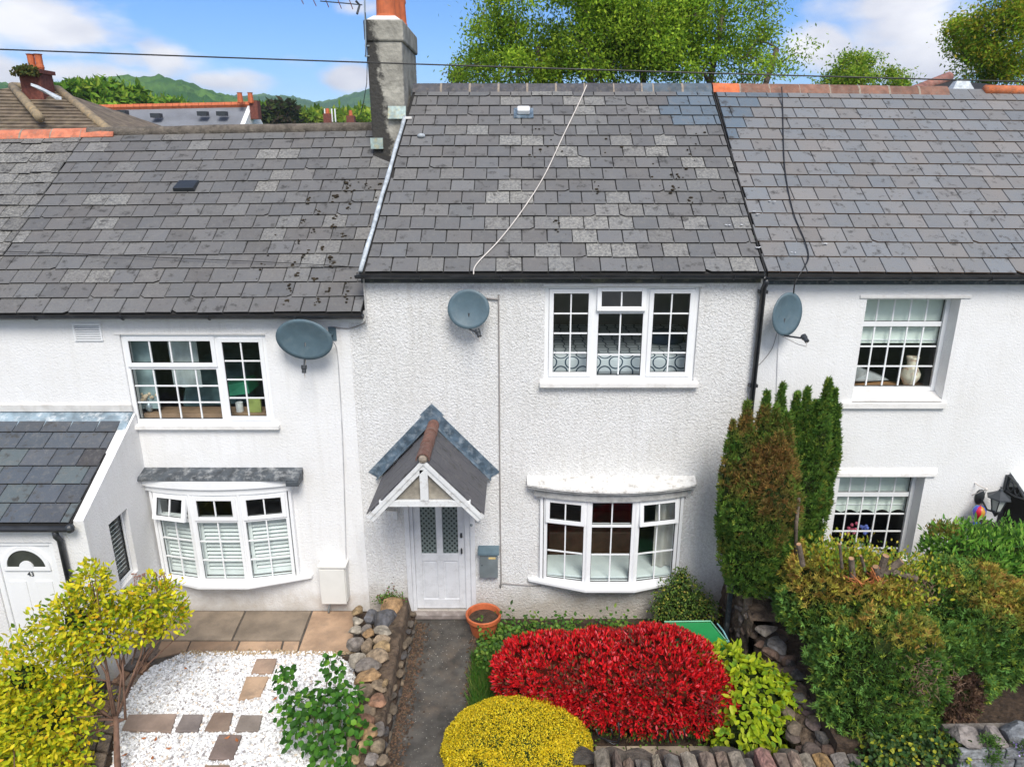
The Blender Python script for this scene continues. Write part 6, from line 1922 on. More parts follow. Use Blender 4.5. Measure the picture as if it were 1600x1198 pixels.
mb = MB(); r_ = random.Random(3)
b0 = Vector((-4.28, -3.05, -.1))
fork = Vector((-4.36, -2.75, .60))
mb.tube([b0, Vector((-4.30, -2.95, .25)), fork], [.042, .034, .026], 8)
for c, r in E:
    q = Vector(c); mb.tube([fork + Vector((r_.gauss(0, .04), 0, -.05)), fork.lerp(q, .5) + Vector((r_.gauss(0, .09), 0, .02 + r_.gauss(0, .05))), q], [.015, .011, .006], 6)
    for _ in range(5):
        mb.tube([fork.lerp(q, r_.uniform(.3, .9)), q + Vector((r_.gauss(0, r[0] * .6), r_.gauss(0, r[1] * .5), r_.gauss(0, r[2] * .6)))], [.009, .004], 5)
mb.tube([b0 + Vector((-.2, -.1, 0)), Vector((-4.62, -3.0, .25)), Vector((-4.8, -2.9, .55))], [.04, .03, .02], 7)
mb.build('stem', mat('red_brown_bark', (.16, .09, .06), .9, .3, 14), t, smooth=True)
# bare seed heads
mb = MB()
for _ in range(60):
    q = onY(r_.uniform(205, 262), r_.uniform(900, 925), -1.9); mb.tube([q + Vector((r_.gauss(-.02, .03), 0, -.18)), q + Vector((0, 0, .05))], [.003, .002], 4)
    mb.sphere(q + Vector((0, 0, .05)), .012, 5, 4)
mb.build('seed_heads', mat('pinkish_seed', (.32, .18, .15), .9), t, kind='stuff')

# --- green heart-leaved shrub in the gravel -----------------------------
t = thing('green_shrub', 'small open shrub with fresh heart-shaped green leaves growing out of the white gravel', 'shrub', (-2.15, -2.6, 0))
E = [((-2.22, -2.55, .28), (.42, .32, .30)), ((-2.05, -2.4, .50), (.32, .26, .25)), ((-2.45, -2.45, .45), (.28, .22, .22)), ((-1.95, -2.7, .2), (.35, .3, .28)), ((-2.12, -2.25, .82), (.14, .12, .20)), ((-2.66, -2.3, .72), (.10, .1, .18)), ((-2.0, -2.75, .06), (.3, .3, .2))]
n = 800; P, Nn = blob(n, E, .6, .15, 3, -.6)
D = unit(Nn * .4 + rand_dirs(n) * .5 + np.array([0, -.3, -.45])); FN = unit(Nn * .5 + rand_dirs(n) * .4 + np.array([0, -.4, .7]))
C = palette(n, [(.045, .15, .018), (.075, .21, .022), (.035, .11, .016), (.16, .32, .03)], [5, 4, 4, 1.2], .12)
leafy(t, P, D, FN, NR.uniform(.06, .10, n), NR.uniform(.05, .078, n), C, 300, fold=.12)
stems(t, (-2.15, -2.6, -.02), [tuple(Vector(e[0]) + Vector((0, 0, e[1][2] * .7))) for e in E] + [(-2.3, -2.5, .5), (-1.9, -2.5, .6)], .011, mat('green_stem', (.12, .13, .05), .8))

# --- small shrub against the wall ---------------------------------------
t = thing('wall_shrub', 'small bushy green and yellow shrub against the wall under the right end of the bay', 'shrub', (2.35, -.35, -.16))
E = [((2.32, -.34, .42), (.34, .26, .34)), ((2.52, -.36, .22), (.36, .26, .30)), ((2.16, -.36, .20), (.26, .22, .28)), ((2.32, -.30, .72), (.12, .12, .16))]
core(t, [(c, tuple(x * .7 for x in r)) for c, r in E], m_twig_g, .8)
n = 3000; P, Nn = blob(n, E, .4, .2, 4)
D = unit(Nn * .4 + rand_dirs(n) * .8); FN = unit(Nn * .6 + rand_dirs(n) * .6 + np.array([0, -.2, .5]))
C = palette(n, [(.09, .17, .03), (.15, .24, .04), (.06, .12, .025), (.40, .38, .07), (.28, .3, .05)], [5, 4, 4, 1.3, 1.5], .15)
put('leaves', leaf_mesh('leaves', P, D, FN, NR.uniform(.025, .045, n), NR.uniform(.016, .028, n), C, m_leaf), t)
stems(t, (2.35, -.3, -.16), [(2.3, -.35, .6), (2.5, -.35, .4), (2.15, -.35, .4)], .012, m_bark)

# --- ground cover below the bay and grass by the path -------------------
def cover(name, label, xy, n, h, L, W, cols, z0, seed=0, up=.5):
    P = np.array([xy() for _ in range(n)]); z = z0 + np.abs(NR.normal(size=n)) * h * .5 * (1 + nz(np.c_[P, np.zeros(n)], 4.) * 1.2)
    P = np.c_[P, z]; D = unit(rand_dirs(n) * .7 + np.array([0, -.1, up])); FN = unit(rand_dirs(n) * .5 + np.array([0, -.35, 1]))
    o = put(name, leaf_mesh(name, P, D, FN, NR.uniform(*L, n), NR.uniform(*W, n), palette(n, cols), m_leaf), None); tag(o, label)


gcol = [(.08, .19, .03), (.13, .27, .04), (.05, .12, .025), (.20, .30, .05)]
cover('ground_cover', 'leafy green ground cover growing along the foot of the roughcast wall', lambda: (RND.uniform(-.35, 2.0), RND.uniform(-1.15, -.22)), 2600, .22, (.04, .08), (.03, .055), gcol, -.14, up=.1)
cover('ground_cover', 'leafy weeds around the terracotta pot and beside the red shrub', lambda: (RND.uniform(-.55, -.1), RND.uniform(-1.3, -.55)), 700, .26, (.04, .07), (.03, .05), gcol, -.14, up=.1)
n = 5200
gxv = NR.uniform(-.56, -.30, n) + NR.normal(size=n) * .03; gyv = NR.uniform(-2.2, -.9, n)
P = np.c_[gxv, gyv, np.full(n, -.15)]
D = unit(rand_dirs(n) * .45 + np.array([-.1, 0, 1])); put('grass_tuft', leaf_mesh('grass', P, D, rand_dirs(n), NR.uniform(.09, .24, n), NR.uniform(.005, .010, n), palette(n, [(.05, .16, .025), (.10, .24, .03), (.16, .22, .05)]), m_leaf, True), None)
tag(bpy.data.objects['grass_tuft'], 'long green grass along the right edge of the dark path')
# weeds on the rubble wall head
cover('wall_weeds', 'little green and red weeds on top of the rubble wall by the house', lambda: (RND.gauss(-1.86, .1), RND.gauss(-.13, .05)), 420, .2, (.02, .045), (.012, .025), gcol + [(.22, .08, .05)], .22, up=.6)
cover('bed_plants', 'low green plants and weeds scattered through the dark soil bed', lambda: (RND.uniform(.4, 3.0), RND.uniform(-2.7, -.3)), 1500, .1, (.03, .06), (.02, .04), gcol + [(.2, .14, .07)], -.15, up=.2)

# --- conifers -----------------------------------------------------------
def sprays(P, Up, n_bl, L, W, cols, m, name, parent, droop=0., spread=.55, quad=True):
    """each spray: a flat fan of narrow blades"""
    n = len(P); fan_n = unit(np.cross(Up, rand_dirs(n)))
    side = np.cross(fan_n, Up)
    PP = []; DD = []; NN = []; CC = []; LL = []
    for k in range(n_bl):
        a = (k - (n_bl - 1) / 2) * spread
        d = unit(Up * math.cos(a) + side * math.sin(a) + rand_dirs(n) * .12)
        PP.append(P + Up * (L[:, None] * .15 * (k % 2))); DD.append(d); NN.append(unit(fan_n + rand_dirs(n) * .3)); CC.append(cols * (1 + NR.normal(size=(n, 1)) * .12)); LL.append(L * NR.uniform(.55, 1.0, n) * (1 - .25 * abs(a)))
    PP, DD, NN, CC, LL = map(np.concatenate, (PP, DD, NN, CC, LL))
    return put(name, leaf_mesh(name, PP, DD, NN, LL, np.full(len(PP), W), np.clip(CC, .003, 1), m, quad), parent)


def spire_tree(label, spires, n, brown_at, name='conifer', base=None, group=None):
    b = base or spires[0][0]
    t = thing(name, label, 'conifer', b, group)
    PP = []; NN = []
    tot = sum(s[2] * (s[1] - s[0][2]) for s in spires)
    for (c, ztop, R, tw) in spires:
        k = int(n * R * (ztop - c[2]) / tot)
        s = NR.random(k); prof = np.clip(np.sin(np.pi * np.clip(s * .62 + .14, 0, 1)) ** .6, .02, 1) * np.clip((1 - s) / .42, 0, 1) ** .85
        a = NR.random(k) * 2 * np.pi
        rad = R * prof * (1 - .22 * NR.random(k) ** 2)
        P = np.c_[c[0] + rad * np.cos(a) + tw * s, c[1] + rad * np.sin(a), c[2] + (ztop - c[2]) * s]
        f = 1 + .16 * nz(P, 3.2) * 2
        P[:, 0] = c[0] + tw * s + (P[:, 0] - c[0] - tw * s) * f; P[:, 1] = c[1] + (P[:, 1] - c[1]) * f
        PP.append(P); NN.append(np.c_[np.cos(a), np.sin(a), np.full(k, 0.)])
    P = np.concatenate(PP); N_ = np.concatenate(NN); n = len(P)
    Up = unit(N_ * .38 + np.array([0, 0, 1.]) + rand_dirs(n) * .22)
    v = nz(P, 2.6, 9.) + .25 * nz(P, 9., 2.)
    C = palette(n, [(.09, .18, .03), (.13, .24, .035), (.05, .12, .02), (.20, .26, .04)], [4, 4, 2.5, 1.5], .12)
    br = brown_at(P) + v * .55 + NR.normal(size=n) * .10
    w = np.clip((br - .35) / .35, 0, 1)[:, None]
    C = C * (1 - w) + palette(n, [(.24, .13, .04), (.20, .125, .04), (.30, .17, .05), (.16, .14, .035)], None, .18) * w
    sprays(P, Up, 6, NR.uniform(.06, .11, n), .016, C, m_needle, 'foliage', t)
    # dark inner growth
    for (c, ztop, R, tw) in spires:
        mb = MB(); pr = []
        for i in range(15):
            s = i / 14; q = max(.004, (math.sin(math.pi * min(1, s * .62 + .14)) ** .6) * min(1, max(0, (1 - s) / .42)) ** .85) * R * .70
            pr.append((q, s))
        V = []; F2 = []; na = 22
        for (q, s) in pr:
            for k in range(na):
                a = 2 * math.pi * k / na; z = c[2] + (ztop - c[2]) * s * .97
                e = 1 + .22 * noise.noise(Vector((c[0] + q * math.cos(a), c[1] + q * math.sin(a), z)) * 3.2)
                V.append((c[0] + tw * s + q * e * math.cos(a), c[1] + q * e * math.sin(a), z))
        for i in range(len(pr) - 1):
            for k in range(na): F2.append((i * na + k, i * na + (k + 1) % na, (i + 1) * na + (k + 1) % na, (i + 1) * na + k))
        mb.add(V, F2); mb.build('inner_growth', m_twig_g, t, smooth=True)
    MB().tube([(b[0], b[1], .1), (b[0] + .02, b[1], b[2] + .5)], [.07, .05], 8).build('trunk', m_bark, t)
    return t


zc = 1.02
spire_tree('stout upright conifer with a big rusty brown patch in front of the downpipe',
           [((3.04, -.95, zc - .02), 3.12, .46, -.0), ((2.86, -.85, zc + .3), 3.52, .20, -.06), ((3.00, -.85, zc + .5), 3.66, .15, .03), ((2.70, -.85, zc + .45), 3.28, .13, -.05), ((3.26, -.95, zc + .45), 3.42, .24, .0), ((3.10, -1.1, zc + .35), 3.22, .35, .04), ((3.16, -.85, zc + 1.2), 3.50, .10, .0)], 13000,
           lambda P: .88 * np.exp(-(((P[:, 0] - 3.12) / .33) ** 2 + ((P[:, 2] - 2.75) / .60) ** 2)) + .18 * (P[:, 2] > 1.6))
spire_tree('slimmer dark green conifer with several pointed tops behind the brown-patched one',
           [((3.70, -.62, zc), 3.45, .28, .04), ((3.52, -.6, zc + .3), 3.55, .15, -.02), ((3.92, -.6, zc + .3), 3.60, .17, .04), ((3.80, -.7, zc + .8), 3.78, .13, .02), ((3.34, -.5, zc + .9), 3.66, .10, -.0), ((3.62, -.6, zc + 1.2), 3.62, .10, -.0), ((3.98, -.66, zc + .9), 3.42, .10, .02)], 9000,
           lambda P: .02 + .42 * np.exp(-(((P[:, 0] - 4.0) / .2) ** 2 + ((P[:, 2] - 2.5) / .5) ** 2)))
MB().tube([onY(1248, 778, -1.3), onY(1244, 820, -1.3), onY(1243, 870, -1.3)], .022, 7).build('bare_stem', m_bark, bpy.data.objects['conifer'], smooth=True)


def hedge(label, E, n, brown, name='conifer_hedge', L=(.05, .10), dead=None):
    t = thing(name, label, 'hedge', (E[0][0][0], E[0][0][1], .1))
    core(t, E, m_twig_g, .80)
    P, Nn = blob(n, E, .16, .13, 3.2, -.75)
    Up = unit(Nn * .8 + np.array([0, -.05, .45]) + rand_dirs(n) * .55)
    v = nz(P, 3.0, 5.)
    C = palette(n, [(.12, .23, .04), (.14, .29, .065), (.08, .17, .035), (.23, .34, .05), (.32, .38, .05)], [4, 4, 3, 2, .8], .14)
    w = np.clip((brown(P) + v * .6 + NR.normal(size=n) * .12 - .4) / .3, 0, 1)[:, None]
    C = C * (1 - w) + palette(n, [(.40, .32, .06), (.42, .24, .06), (.30, .30, .06), (.50, .44, .07)], None, .18) * w
    if dead is not None:
        k = dead(P)
        C[k] = palette(k.sum(), [(.14, .085, .055), (.10, .06, .045), (.18, .11, .07)])
    sprays(P, Up, 6, NR.uniform(*L, n), .016, C, m_needle, 'foliage', t)
    return t


top_y = lambda P: .95 * np.clip((P[:, 2] - 1.25) / .4, 0, 1)
H1 = [((4.15, -2.3, .95), (.80, .55, .62)), ((3.65, -1.55, 1.25), (.42, .55, .55)), ((4.2, -1.65, 1.3), (.75, .6, .50)), ((4.0, -2.6, .55), (.58, .38, .45)), ((3.48, -1.05, 1.28), (.24, .34, .48))]
hd = lambda P: ((((P[:, 0] - 4.85) / .22) ** 2 + ((P[:, 2] - .75) / .33) ** 2) < 1 + .8 * nz(P, 6.))
t1 = hedge('broad lumpy conifer hedge with chopped top between the gardens', H1, 17000, top_y, dead=hd)
H2 = [((5.35, -2.15, 1.10), (.55, .45, .48)), ((6.0, -2.1, 1.30), (.6, .5, .44)), ((4.95, -2.3, .93), (.5, .42, .48)), ((5.3, -1.7, 1.4), (.7, .5, .40)), ((4.75, -2.5, .72), (.40, .3, .32))]
t2 = hedge('conifer hedge with dead brown patches at the right edge', H2, 16500, lambda P: top_y(P) * .6, dead=hd)
# dead twiggy brown patches
mb = MB(); r_ = random.Random(31)
for (u, v, su, sv, y, k) in ((1440, 1065, 22, 32, -2.82, 260), (1490, 1080, 20, 26, -2.72, 160), (1435, 930, 34, 24, -1.95, 260)):
    for _ in range(k):
        q = onY(u + r_.gauss(0, su * .6), v + r_.gauss(0, sv * .6), y + r_.uniform(-.06, .10)); d = Vector((r_.gauss(0, 1), r_.gauss(-.3, .5), r_.gauss(0, 1))).normalized() * r_.uniform(.03, .10)
        mb.tube([q, q + d * .6, q + d + Vector((0, 0, -.02))], [.004, .0035, .0015], 4, cap=False)
mb.build('dead_twigs', mat('dead_twig', (.17, .105, .07), .9, .4, 30), t2, kind='stuff')
# chopped stumps and torn wood on the hedge top
m_cut = mat('cut_wood', (.42, .24, .13), .8, .3, 14, dirt=(.2, .12, .08), dirt_amt=.5)
m_torn = mat('torn_orange_wood', (.38, .13, .04), .8, .4, 18)
mb = [MB() for _ in range(8)]
for i, (u, v, du, dv, w_) in enumerate([(1330, 872, 2, 24, .04), (1368, 885, 6, 26, .045), (1384, 868, -10, 30, .05), (1345, 868, 3, 10, .02), (1432, 903, -16, -4, .045), (1409, 876, -18, 12, .05), (1248, 850, 3, 16, .035), (1312, 850, 2, 20, .02)]):
    a, b = onY(u, v, -1.9), onY(u + du, v + dv, -1.88)
    b = b + (b - a).normalized() * .16
    o = MB().tube([b, a], [w_ * .9, w_ * .8], 9).build('cut_stump', m_bark, t1)
    MB().tube([a, a + (a - b).normalized() * .006], [w_ * .72, w_ * .70], 9).build('cut_face', m_cut, t1)
for (u, v, du, dv) in ((1362, 892, 12, 26), (1420, 930, 40, 18), (1376, 905, -14, 6), (1500, 945, 4, 24), (1465, 950, 30, 4), (1345, 912, -20, -6)):
    mb = MB()
    for _ in range(14):
        j = lambda s: r_.gauss(0, s)
        a, b = onY(u + j(5), v + j(4), -1.9 + j(.03)), onY(u + du + j(7), v + dv + j(6), -1.92 + j(.03))
        mb.tube([a, a.lerp(b, .5) + Vector((j(.012), 0, j(.012))), b], [.010, .008, .002], 4)
    mb.build('torn_wood', m_torn, t1, kind='stuff')
# yellow green sprigs and ivy on hedge top
def sprig_cloud(name, label, E, n, cols, L, W, kind_thing=True, cat='plant', shell=.9, up=(0, 0, .5), singles=0, fold=.15, down=-.3):
    t = thing(name, label, cat, (E[0][0][0], E[0][0][1], E[0][0][2] - E[0][1][2]))
    P, Nn = blob(n, E, shell, .3, 4, down); D = unit(Nn * .4 + rand_dirs(n) * .6 + np.array(up)); FN = unit(rand_dirs(n) * .5 + Nn * .3 + np.array([0, -.4, .8]))
    C = palette(n, cols, None, .14)
    if singles: leafy(t, P, D, FN, NR.uniform(*L, n), NR.uniform(*W, n), C, singles, fold=fold)
    else: put('leaves', leaf_mesh('leaves', P, D, FN, NR.uniform(*L, n), NR.uniform(*W, n), C, m_leaf), t)
    return t, P


sprig_cloud('sprouting_shoots', 'yellow-green new shoots sprouting from the chopped top of the conifer hedge', [((4.0, -1.5, 1.82), (.66, .42, .15)), ((3.78, -1.6, 1.82), (.3, .4, .12)), ((4.6, -1.75, 1.75), (.42, .4, .14)), ((4.4, -2.0, 1.6), (.4, .3, .1))], 1800,
            [(.30, .36, .03), (.42, .42, .03), (.16, .26, .03), (.10, .2, .03), (.45, .36, .05)], (.035, .065), (.02, .035))
sprig_cloud('ivy', 'yellow and dark green ivy trailing over the front wall below the hedge', [((4.0, -3.12, .46), (.38, .16, .17)), ((4.42, -3.12, .52), (.30, .16, .18)), ((3.70, -3.2, .30), (.22, .12, .12)), ((4.1, -3.28, .22), (.42, .08, .16))], 2400,
            [(.05, .11, .03), (.07, .15, .035), (.035, .08, .025), (.11, .17, .04), (.4, .42, .04)], (.035, .06), (.03, .05), up=(0, -.3, -.1))
sprig_cloud('wall_fern', 'small green moss and fern clump hanging on the right part of the front wall', [((4.86, -3.26, .52), (.11, .06, .17)), ((4.82, -3.22, .70), (.12, .08, .08))], 700,
            [(.08, .18, .03), (.12, .22, .04), (.05, .12, .02)], (.02, .035), (.008, .014))
tt, P = sprig_cloud('aubrieta', 'small lilac-flowered plant on the front wall at the right edge', [((5.22, -3.25, .62), (.14, .08, .12))], 500, [(.08, .14, .04), (.1, .16, .05)], (.02, .035), (.012, .02))
n = 120; k = NR.choice(len(P), n)
put('flowers', leaf_mesh('flowers', P[k] + np.array([0, -.02, .02]), rand_dirs(n), rand_dirs(n) + np.array([0, -1, 1]), np.full(n, .022), np.full(n, .02), palette(n, [(.35, .25, .6), (.5, .42, .7)]), m_leaf), tt)
# bright green long-leaved shrub upper right
t, P = sprig_cloud('bright_green_shrub', 'bright green shrub with long pointed leaves beside the dark doorway', [((5.65, -1.25, 1.62), (.48, .42, .40)), ((6.2, -1.25, 1.6), (.52, .42, .40)), ((5.9, -1.45, 1.35), (.6, .42, .36)), ((5.35, -1.2, 1.72), (.25, .3, .3)), ((6.6, -1.3, 1.4), (.5, .4, .4))], 5200,
                [(.13, .30, .035), (.19, .40, .05), (.08, .21, .03), (.27, .46, .07), (.06, .15, .025)], (.07, .12), (.022, .036), cat='shrub', shell=.3, up=(0, -.1, .5), singles=300, fold=.1, down=-.5)
core(t, [((5.65, -1.25, 1.55), (.38, .32, .32)), ((6.2, -1.25, 1.5), (.42, .32, .32)), ((5.9, -1.4, 1.3), (.5, .34, .3)), ((6.6, -1.3, 1.35), (.4, .3, .3))], m_twig_g, .9)
sprig_cloud('bronze_shoots', 'bronze-tipped shoots at the left of the bright green shrub', [((5.28, -1.2, 1.95), (.20, .2, .14))], 420, [(.2, .17, .04), (.26, .2, .04), (.12, .16, .03)], (.03, .05), (.015, .025), up=(0, 0, 1))
# grey weathered garden things poking through the hedge top
q = onY(1410, 868, -1.3)
tag(MB().tube([q + Vector((0, 0, -.35)), q + Vector((.02, 0, -.1)), q + Vector((0, 0, 0))], [.05, .07, .045], 10).build('garden_ornament', m_cream, smooth=True), 'small pale stone ornament standing among the chopped hedge stems', 'ornament')

# green lid / water butt behind the red shrub
wb = thing('green_box', 'bright green plastic lid with a pale blue handle behind the red shrub', 'storage box', (2.3, -.95, -.16))
m_green = mat('green_plastic', (.02, .27, .075), .4, .08, 4, dirt=(.06, .3, .12), dirt_amt=.4)
gz = .42
gp = [onZ(u, v, gz) for u, v in [(1038, 972), (1110, 971), (1137, 1004), (1130, 1030), (1040, 1030), (1018, 1000)]]
mb = MB(); c = sum(gp, Vector()) / 6 + Vector((0, 0, .045))
mb.add(gp + [c] + [Vector((p.x, p.y, -.14)) for p in gp], [(i, (i + 1) % 6, 6) for i in range(6)] + [(i, 7 + i, 7 + (i + 1) % 6, (i + 1) % 6) for i in range(6)])
mb.build('green_lid', m_green, wb, bevel=.015)
MB().tube([onZ(1121, 974, gz + .02), onZ(1130, 985, gz + .03), onZ(1139, 1002, gz + .02)], .010, 7).build('lid_handle', mat('pale_blue_plastic', (.25, .5, .55), .4), wb)
MB().tube([gp[0] + Vector((0, 0, .012)), gp[1] + Vector((0, 0, .012)), gp[2] + Vector((0, 0, .012))], .010, 6).build('lid_rim', mat('pale_green_plastic', (.2, .5, .35), .4), wb)

# black iron legs of a garden table under the red shrub
gtb = thing('garden_table', 'curved black iron garden furniture legs under the front of the red shrub', 'garden table', (1.5, -2.6, -.1))
for pts in ([(931, 1138), (935, 1150), (952, 1157), (966, 1158)], [(955, 1138), (958, 1150)], [(966, 1128), (968, 1145), (966, 1160), (958, 1162), (945, 1155)], [(1043, 1140), (1042, 1156)], [(1051, 1140), (1056, 1156)], [(1068, 1138), (1071, 1152)]):
    MB().tube([onY(u, v, -2.72) for u, v in pts], .010, 7).build('iron_leg', m_iron, gtb, smooth=True)
# pale slabs behind the front wall
pvp = thing('bed_paving', 'strip of pale beige paving slabs behind the front wall copings', 'paving', (1.6, -2.75, -.1))
for i in range(6):
    x0 = .9 + .36 * i
    MB().box(x0, x0 + .35, -2.78, -2.46, -.14, -.09).build('slab', m_sand, pvp, bevel=.008, color=(.33, .27, .2, 1))

# ================================================================== BEYOND THE ROOFS
def tree(label, base, crown, n_cl, n_leaf, cols, leaf=(.10, .18), cl_r=.5, seed=1, name='tree', cat='tree', trunk_r=.3, gap=.0, group=None, m=None, trunks=None, wood=True, shell=.75):
    t = thing(name, label, cat, base, group)
    rs = np.random.default_rng(seed)
    C_ = []
    for c, r in crown:
        k = max(3, int(n_cl * (r[0] * r[2]) / sum(q[1][0] * q[1][2] for q in crown)))
        d = rs.normal(size=(k, 3)); d /= np.linalg.norm(d, axis=1, keepdims=True)
        C_.append(np.array(c) + d * np.array(r) * (1 - shell * rs.random((k, 1)) ** 1.3))
    C_ = np.concatenate(C_)
    if gap: C_ = C_[nz(C_, 1 / (cl_r * 3.0), seed * 3.) > -gap]
    order = np.argsort(np.linalg.norm(C_ - np.array(base), axis=1))
    if wood:
        mb = MB()
        nodes_ = []
        for tb, tt_ in (trunks or [(base, (base[0], base[1], base[2] + (crown[0][0][2] - base[2]) * .7))]):
            a, b = Vector(tb), Vector(tt_)
            pts = [a.lerp(b, k / 6) + Vector((.12 * noise.noise(Vector((k * .7, seed, 0))), .1 * noise.noise(Vector((k * .7, seed, 5))), 0)) * (b - a).length * .12 for k in range(7)]
            mb.tube(pts, [trunk_r * (1 - .09 * k) for k in range(7)], 9); nodes_ += [(p, trunk_r * (1 - .1 * k)) for k, p in enumerate(pts)][1:]
        for i in order:
            q = Vector(C_[i]); best = min(nodes_, key=lambda e: (e[0] - q).length + max(0, e[0].z - q.z) * 1.5)
            p0, r0 = best; r1 = max(.012, min(r0 * .72, .35 * (p0 - q).length * .09 + .012))
            ln_ = (q - p0).length
            mid = p0.lerp(q, .5) + Vector((RND.gauss(0, .06), RND.gauss(0, .06), .10)) * ln_
            mb.tube([p0, p0.lerp(mid, .5) + Vector((0, 0, .03 * ln_)), mid, q], [r1 * 1.25, r1, r1 * .8, max(.008, r1 * .45)], 6, cap=False)
            nodes_ += [(mid, r1 * .8), (q, max(.01, r1 * .5))]
        mb.build('trunk', m_bark, t, smooth=True)
    w = rs.integers(0, len(C_), n_leaf)
    P = C_[w] + rs.normal(size=(n_leaf, 3)) * cl_r * np.array([.55, .55, .42]) * (.6 + .8 * rs.random((len(C_), 1))[w])
    D = unit(rs.normal(size=(n_leaf, 3)) + np.array([0, 0, -.2])); FN = unit(rs.normal(size=(n_leaf, 3)) * .7 + np.array([0, -.3, .9]))
    tone = (.72 + .56 * rs.random(len(C_)))[w][:, None]
    Cc = palette(n_leaf, cols, None, .12) * tone
    put('crown', leaf_mesh('crown', P, D, FN, rs.uniform(*leaf, n_leaf), rs.uniform(leaf[0] * .42, leaf[1] * .42, n_leaf), Cc, m or m_leaf_far, True), t, kind=None)
    return t


green = [(.22, .36, .03), (.31, .46, .04), (.14, .26, .025), (.42, .56, .05)]
greeny = [(.22, .38, .04), (.32, .45, .045), (.14, .26, .03), (.38, .45, .06)]
# big ash behind the middle roof
def W3(u, v, d): return onY(u, v, -9 + d)
def ell(u, v, ru, rv, d, dy=1.6):
    c = W3(u, v, d); k = d / F / ray(u, v)[1]
    return ((c.x, c.y, c.z), (ru * k, dy, rv * k * 1.05))


d0 = 19.0
cr = [ell(1000, 60, 90, 60, d0), ell(920, 75, 80, 50, d0), ell(790, 60, 62, 80, d0), ell(880, 25, 90, 95, d0), ell(960, 0, 90, 100, d0), ell(1060, -10, 110, 90, d0), ell(1140, 30, 80, 75, d0), ell(1175, 95, 70, 35, d0), ell(1195, 20, 45, 45, d0), ell(850, 100, 110, 40, d0), ell(1030, 95, 130, 40, d0), ell(745, 110, 36, 26, d0)]
b1 = W3(945, 150, d0); b2 = W3(1040, 150, d0); tz = W3(930, 30, d0); tz2 = W3(1050, 20, d0); tz3 = W3(1000, 30, d0)
tree('large ash tree with many spreading limbs behind the middle roof', (b1.x, b1.y, 0), cr, 560, 90000, green, (.07, .13), .42, 3, 'ash_tree', trunk_r=.14, gap=.17, shell=.85,
     trunks=[((b1.x, b1.y, 0), (tz.x - 1.4, tz.y, tz.z - .6)), ((b1.x + .2, b1.y, 0), (tz.x - .2, tz.y, tz.z)), ((b2.x, b2.y, 0), (tz2.x + 1.2, tz2.y, tz2.z)), ((b2.x, b2.y, 0), (tz3.x, tz3.y, tz3.z)), ((b2.x + .3, b2.y, 0), (tz2.x + 2.6, tz2.y, tz2.z - .8))])
b1 = W3(1350, 150, 21)
tree('small light green tree showing above the right roof ridge', (b1.x, b1.y, 0), [ell(1345, 122, 62, 34, 21, 1.2), ell(1330, 110, 40, 24, 21, 1), ell(1400, 126, 34, 18, 21, 1), ell(1300, 128, 30, 14, 21, 1)], 80, 9000, greeny, (.07, .12), .24, 5, 'small_tree', trunk_r=.10, gap=.15)
b1 = W3(1570, 150, 20)
tree('tree with golden green foliage at the top right corner', (b1.x, b1.y, 0), [ell(1570, 40, 62, 60, 20, 1.6), ell(1540, 85, 40, 40, 20, 1.3), ell(1600, 90, 60, 50, 20, 1.6), ell(1520, 45, 22, 26, 20, 1)], 170, 26000, [(.26, .42, .03), (.34, .50, .04), (.42, .44, .04), (.46, .38, .04), (.15, .28, .02)], (.07, .13), .32, 8, 'corner_tree', trunk_r=.16, gap=.15)
tree('low twiggy grey-green bush top just right of the chimney', (W3(712, 150, 20).x, W3(712, 150, 20).y, 0), [ell(715, 125, 24, 14, 20, .8), ell(722, 118, 12, 14, 20, .6)], 22, 700, [(.16, .14, .07), (.1, .15, .04)], (.07, .12), .2, 9, 'bush', 'bush', trunk_r=.06)

# hip-roofed house with brick stack, behind left
hh = thing('hip_roofed_house', 'house with brown tiled hipped roof and ivy-topped brick chimney behind the left roof', 'house', (-24, 24, 0))
dH = 27.0
A_ = W3(24, 138, dH); ridge_z = A_.z
m_ctile = mat('brown_concrete_tile', (.15, .115, .08), .95, .35, 3, dirt=(.3, .24, .14), dirt_amt=.6, dirt_scale=5)
pL, pR = W3(-140, 215, dH - 3.4), W3(205, 200, dH - 3.4)
apx, apx2 = W3(20, 138, dH), W3(92, 143, dH)
ez = pL.z - .3
eL = Vector((apx.x - 5.2, dH - 9 - 4.2, ez)); eR = Vector((apx2.x + 4.3, dH - 9 - 4.2, ez)); eRb = Vector((apx2.x + 4.3, dH - 9 + 4.2, ez)); eLb = Vector((apx.x - 5.2, dH - 9 + 4.2, ez))
MB().add([eL, eR, apx2, apx, eRb, eLb], [(0, 1, 2, 3), (1, 4, 2), (4, 5, 3, 2), (5, 0, 3)]).build('roof_deck', m_ctile, hh)
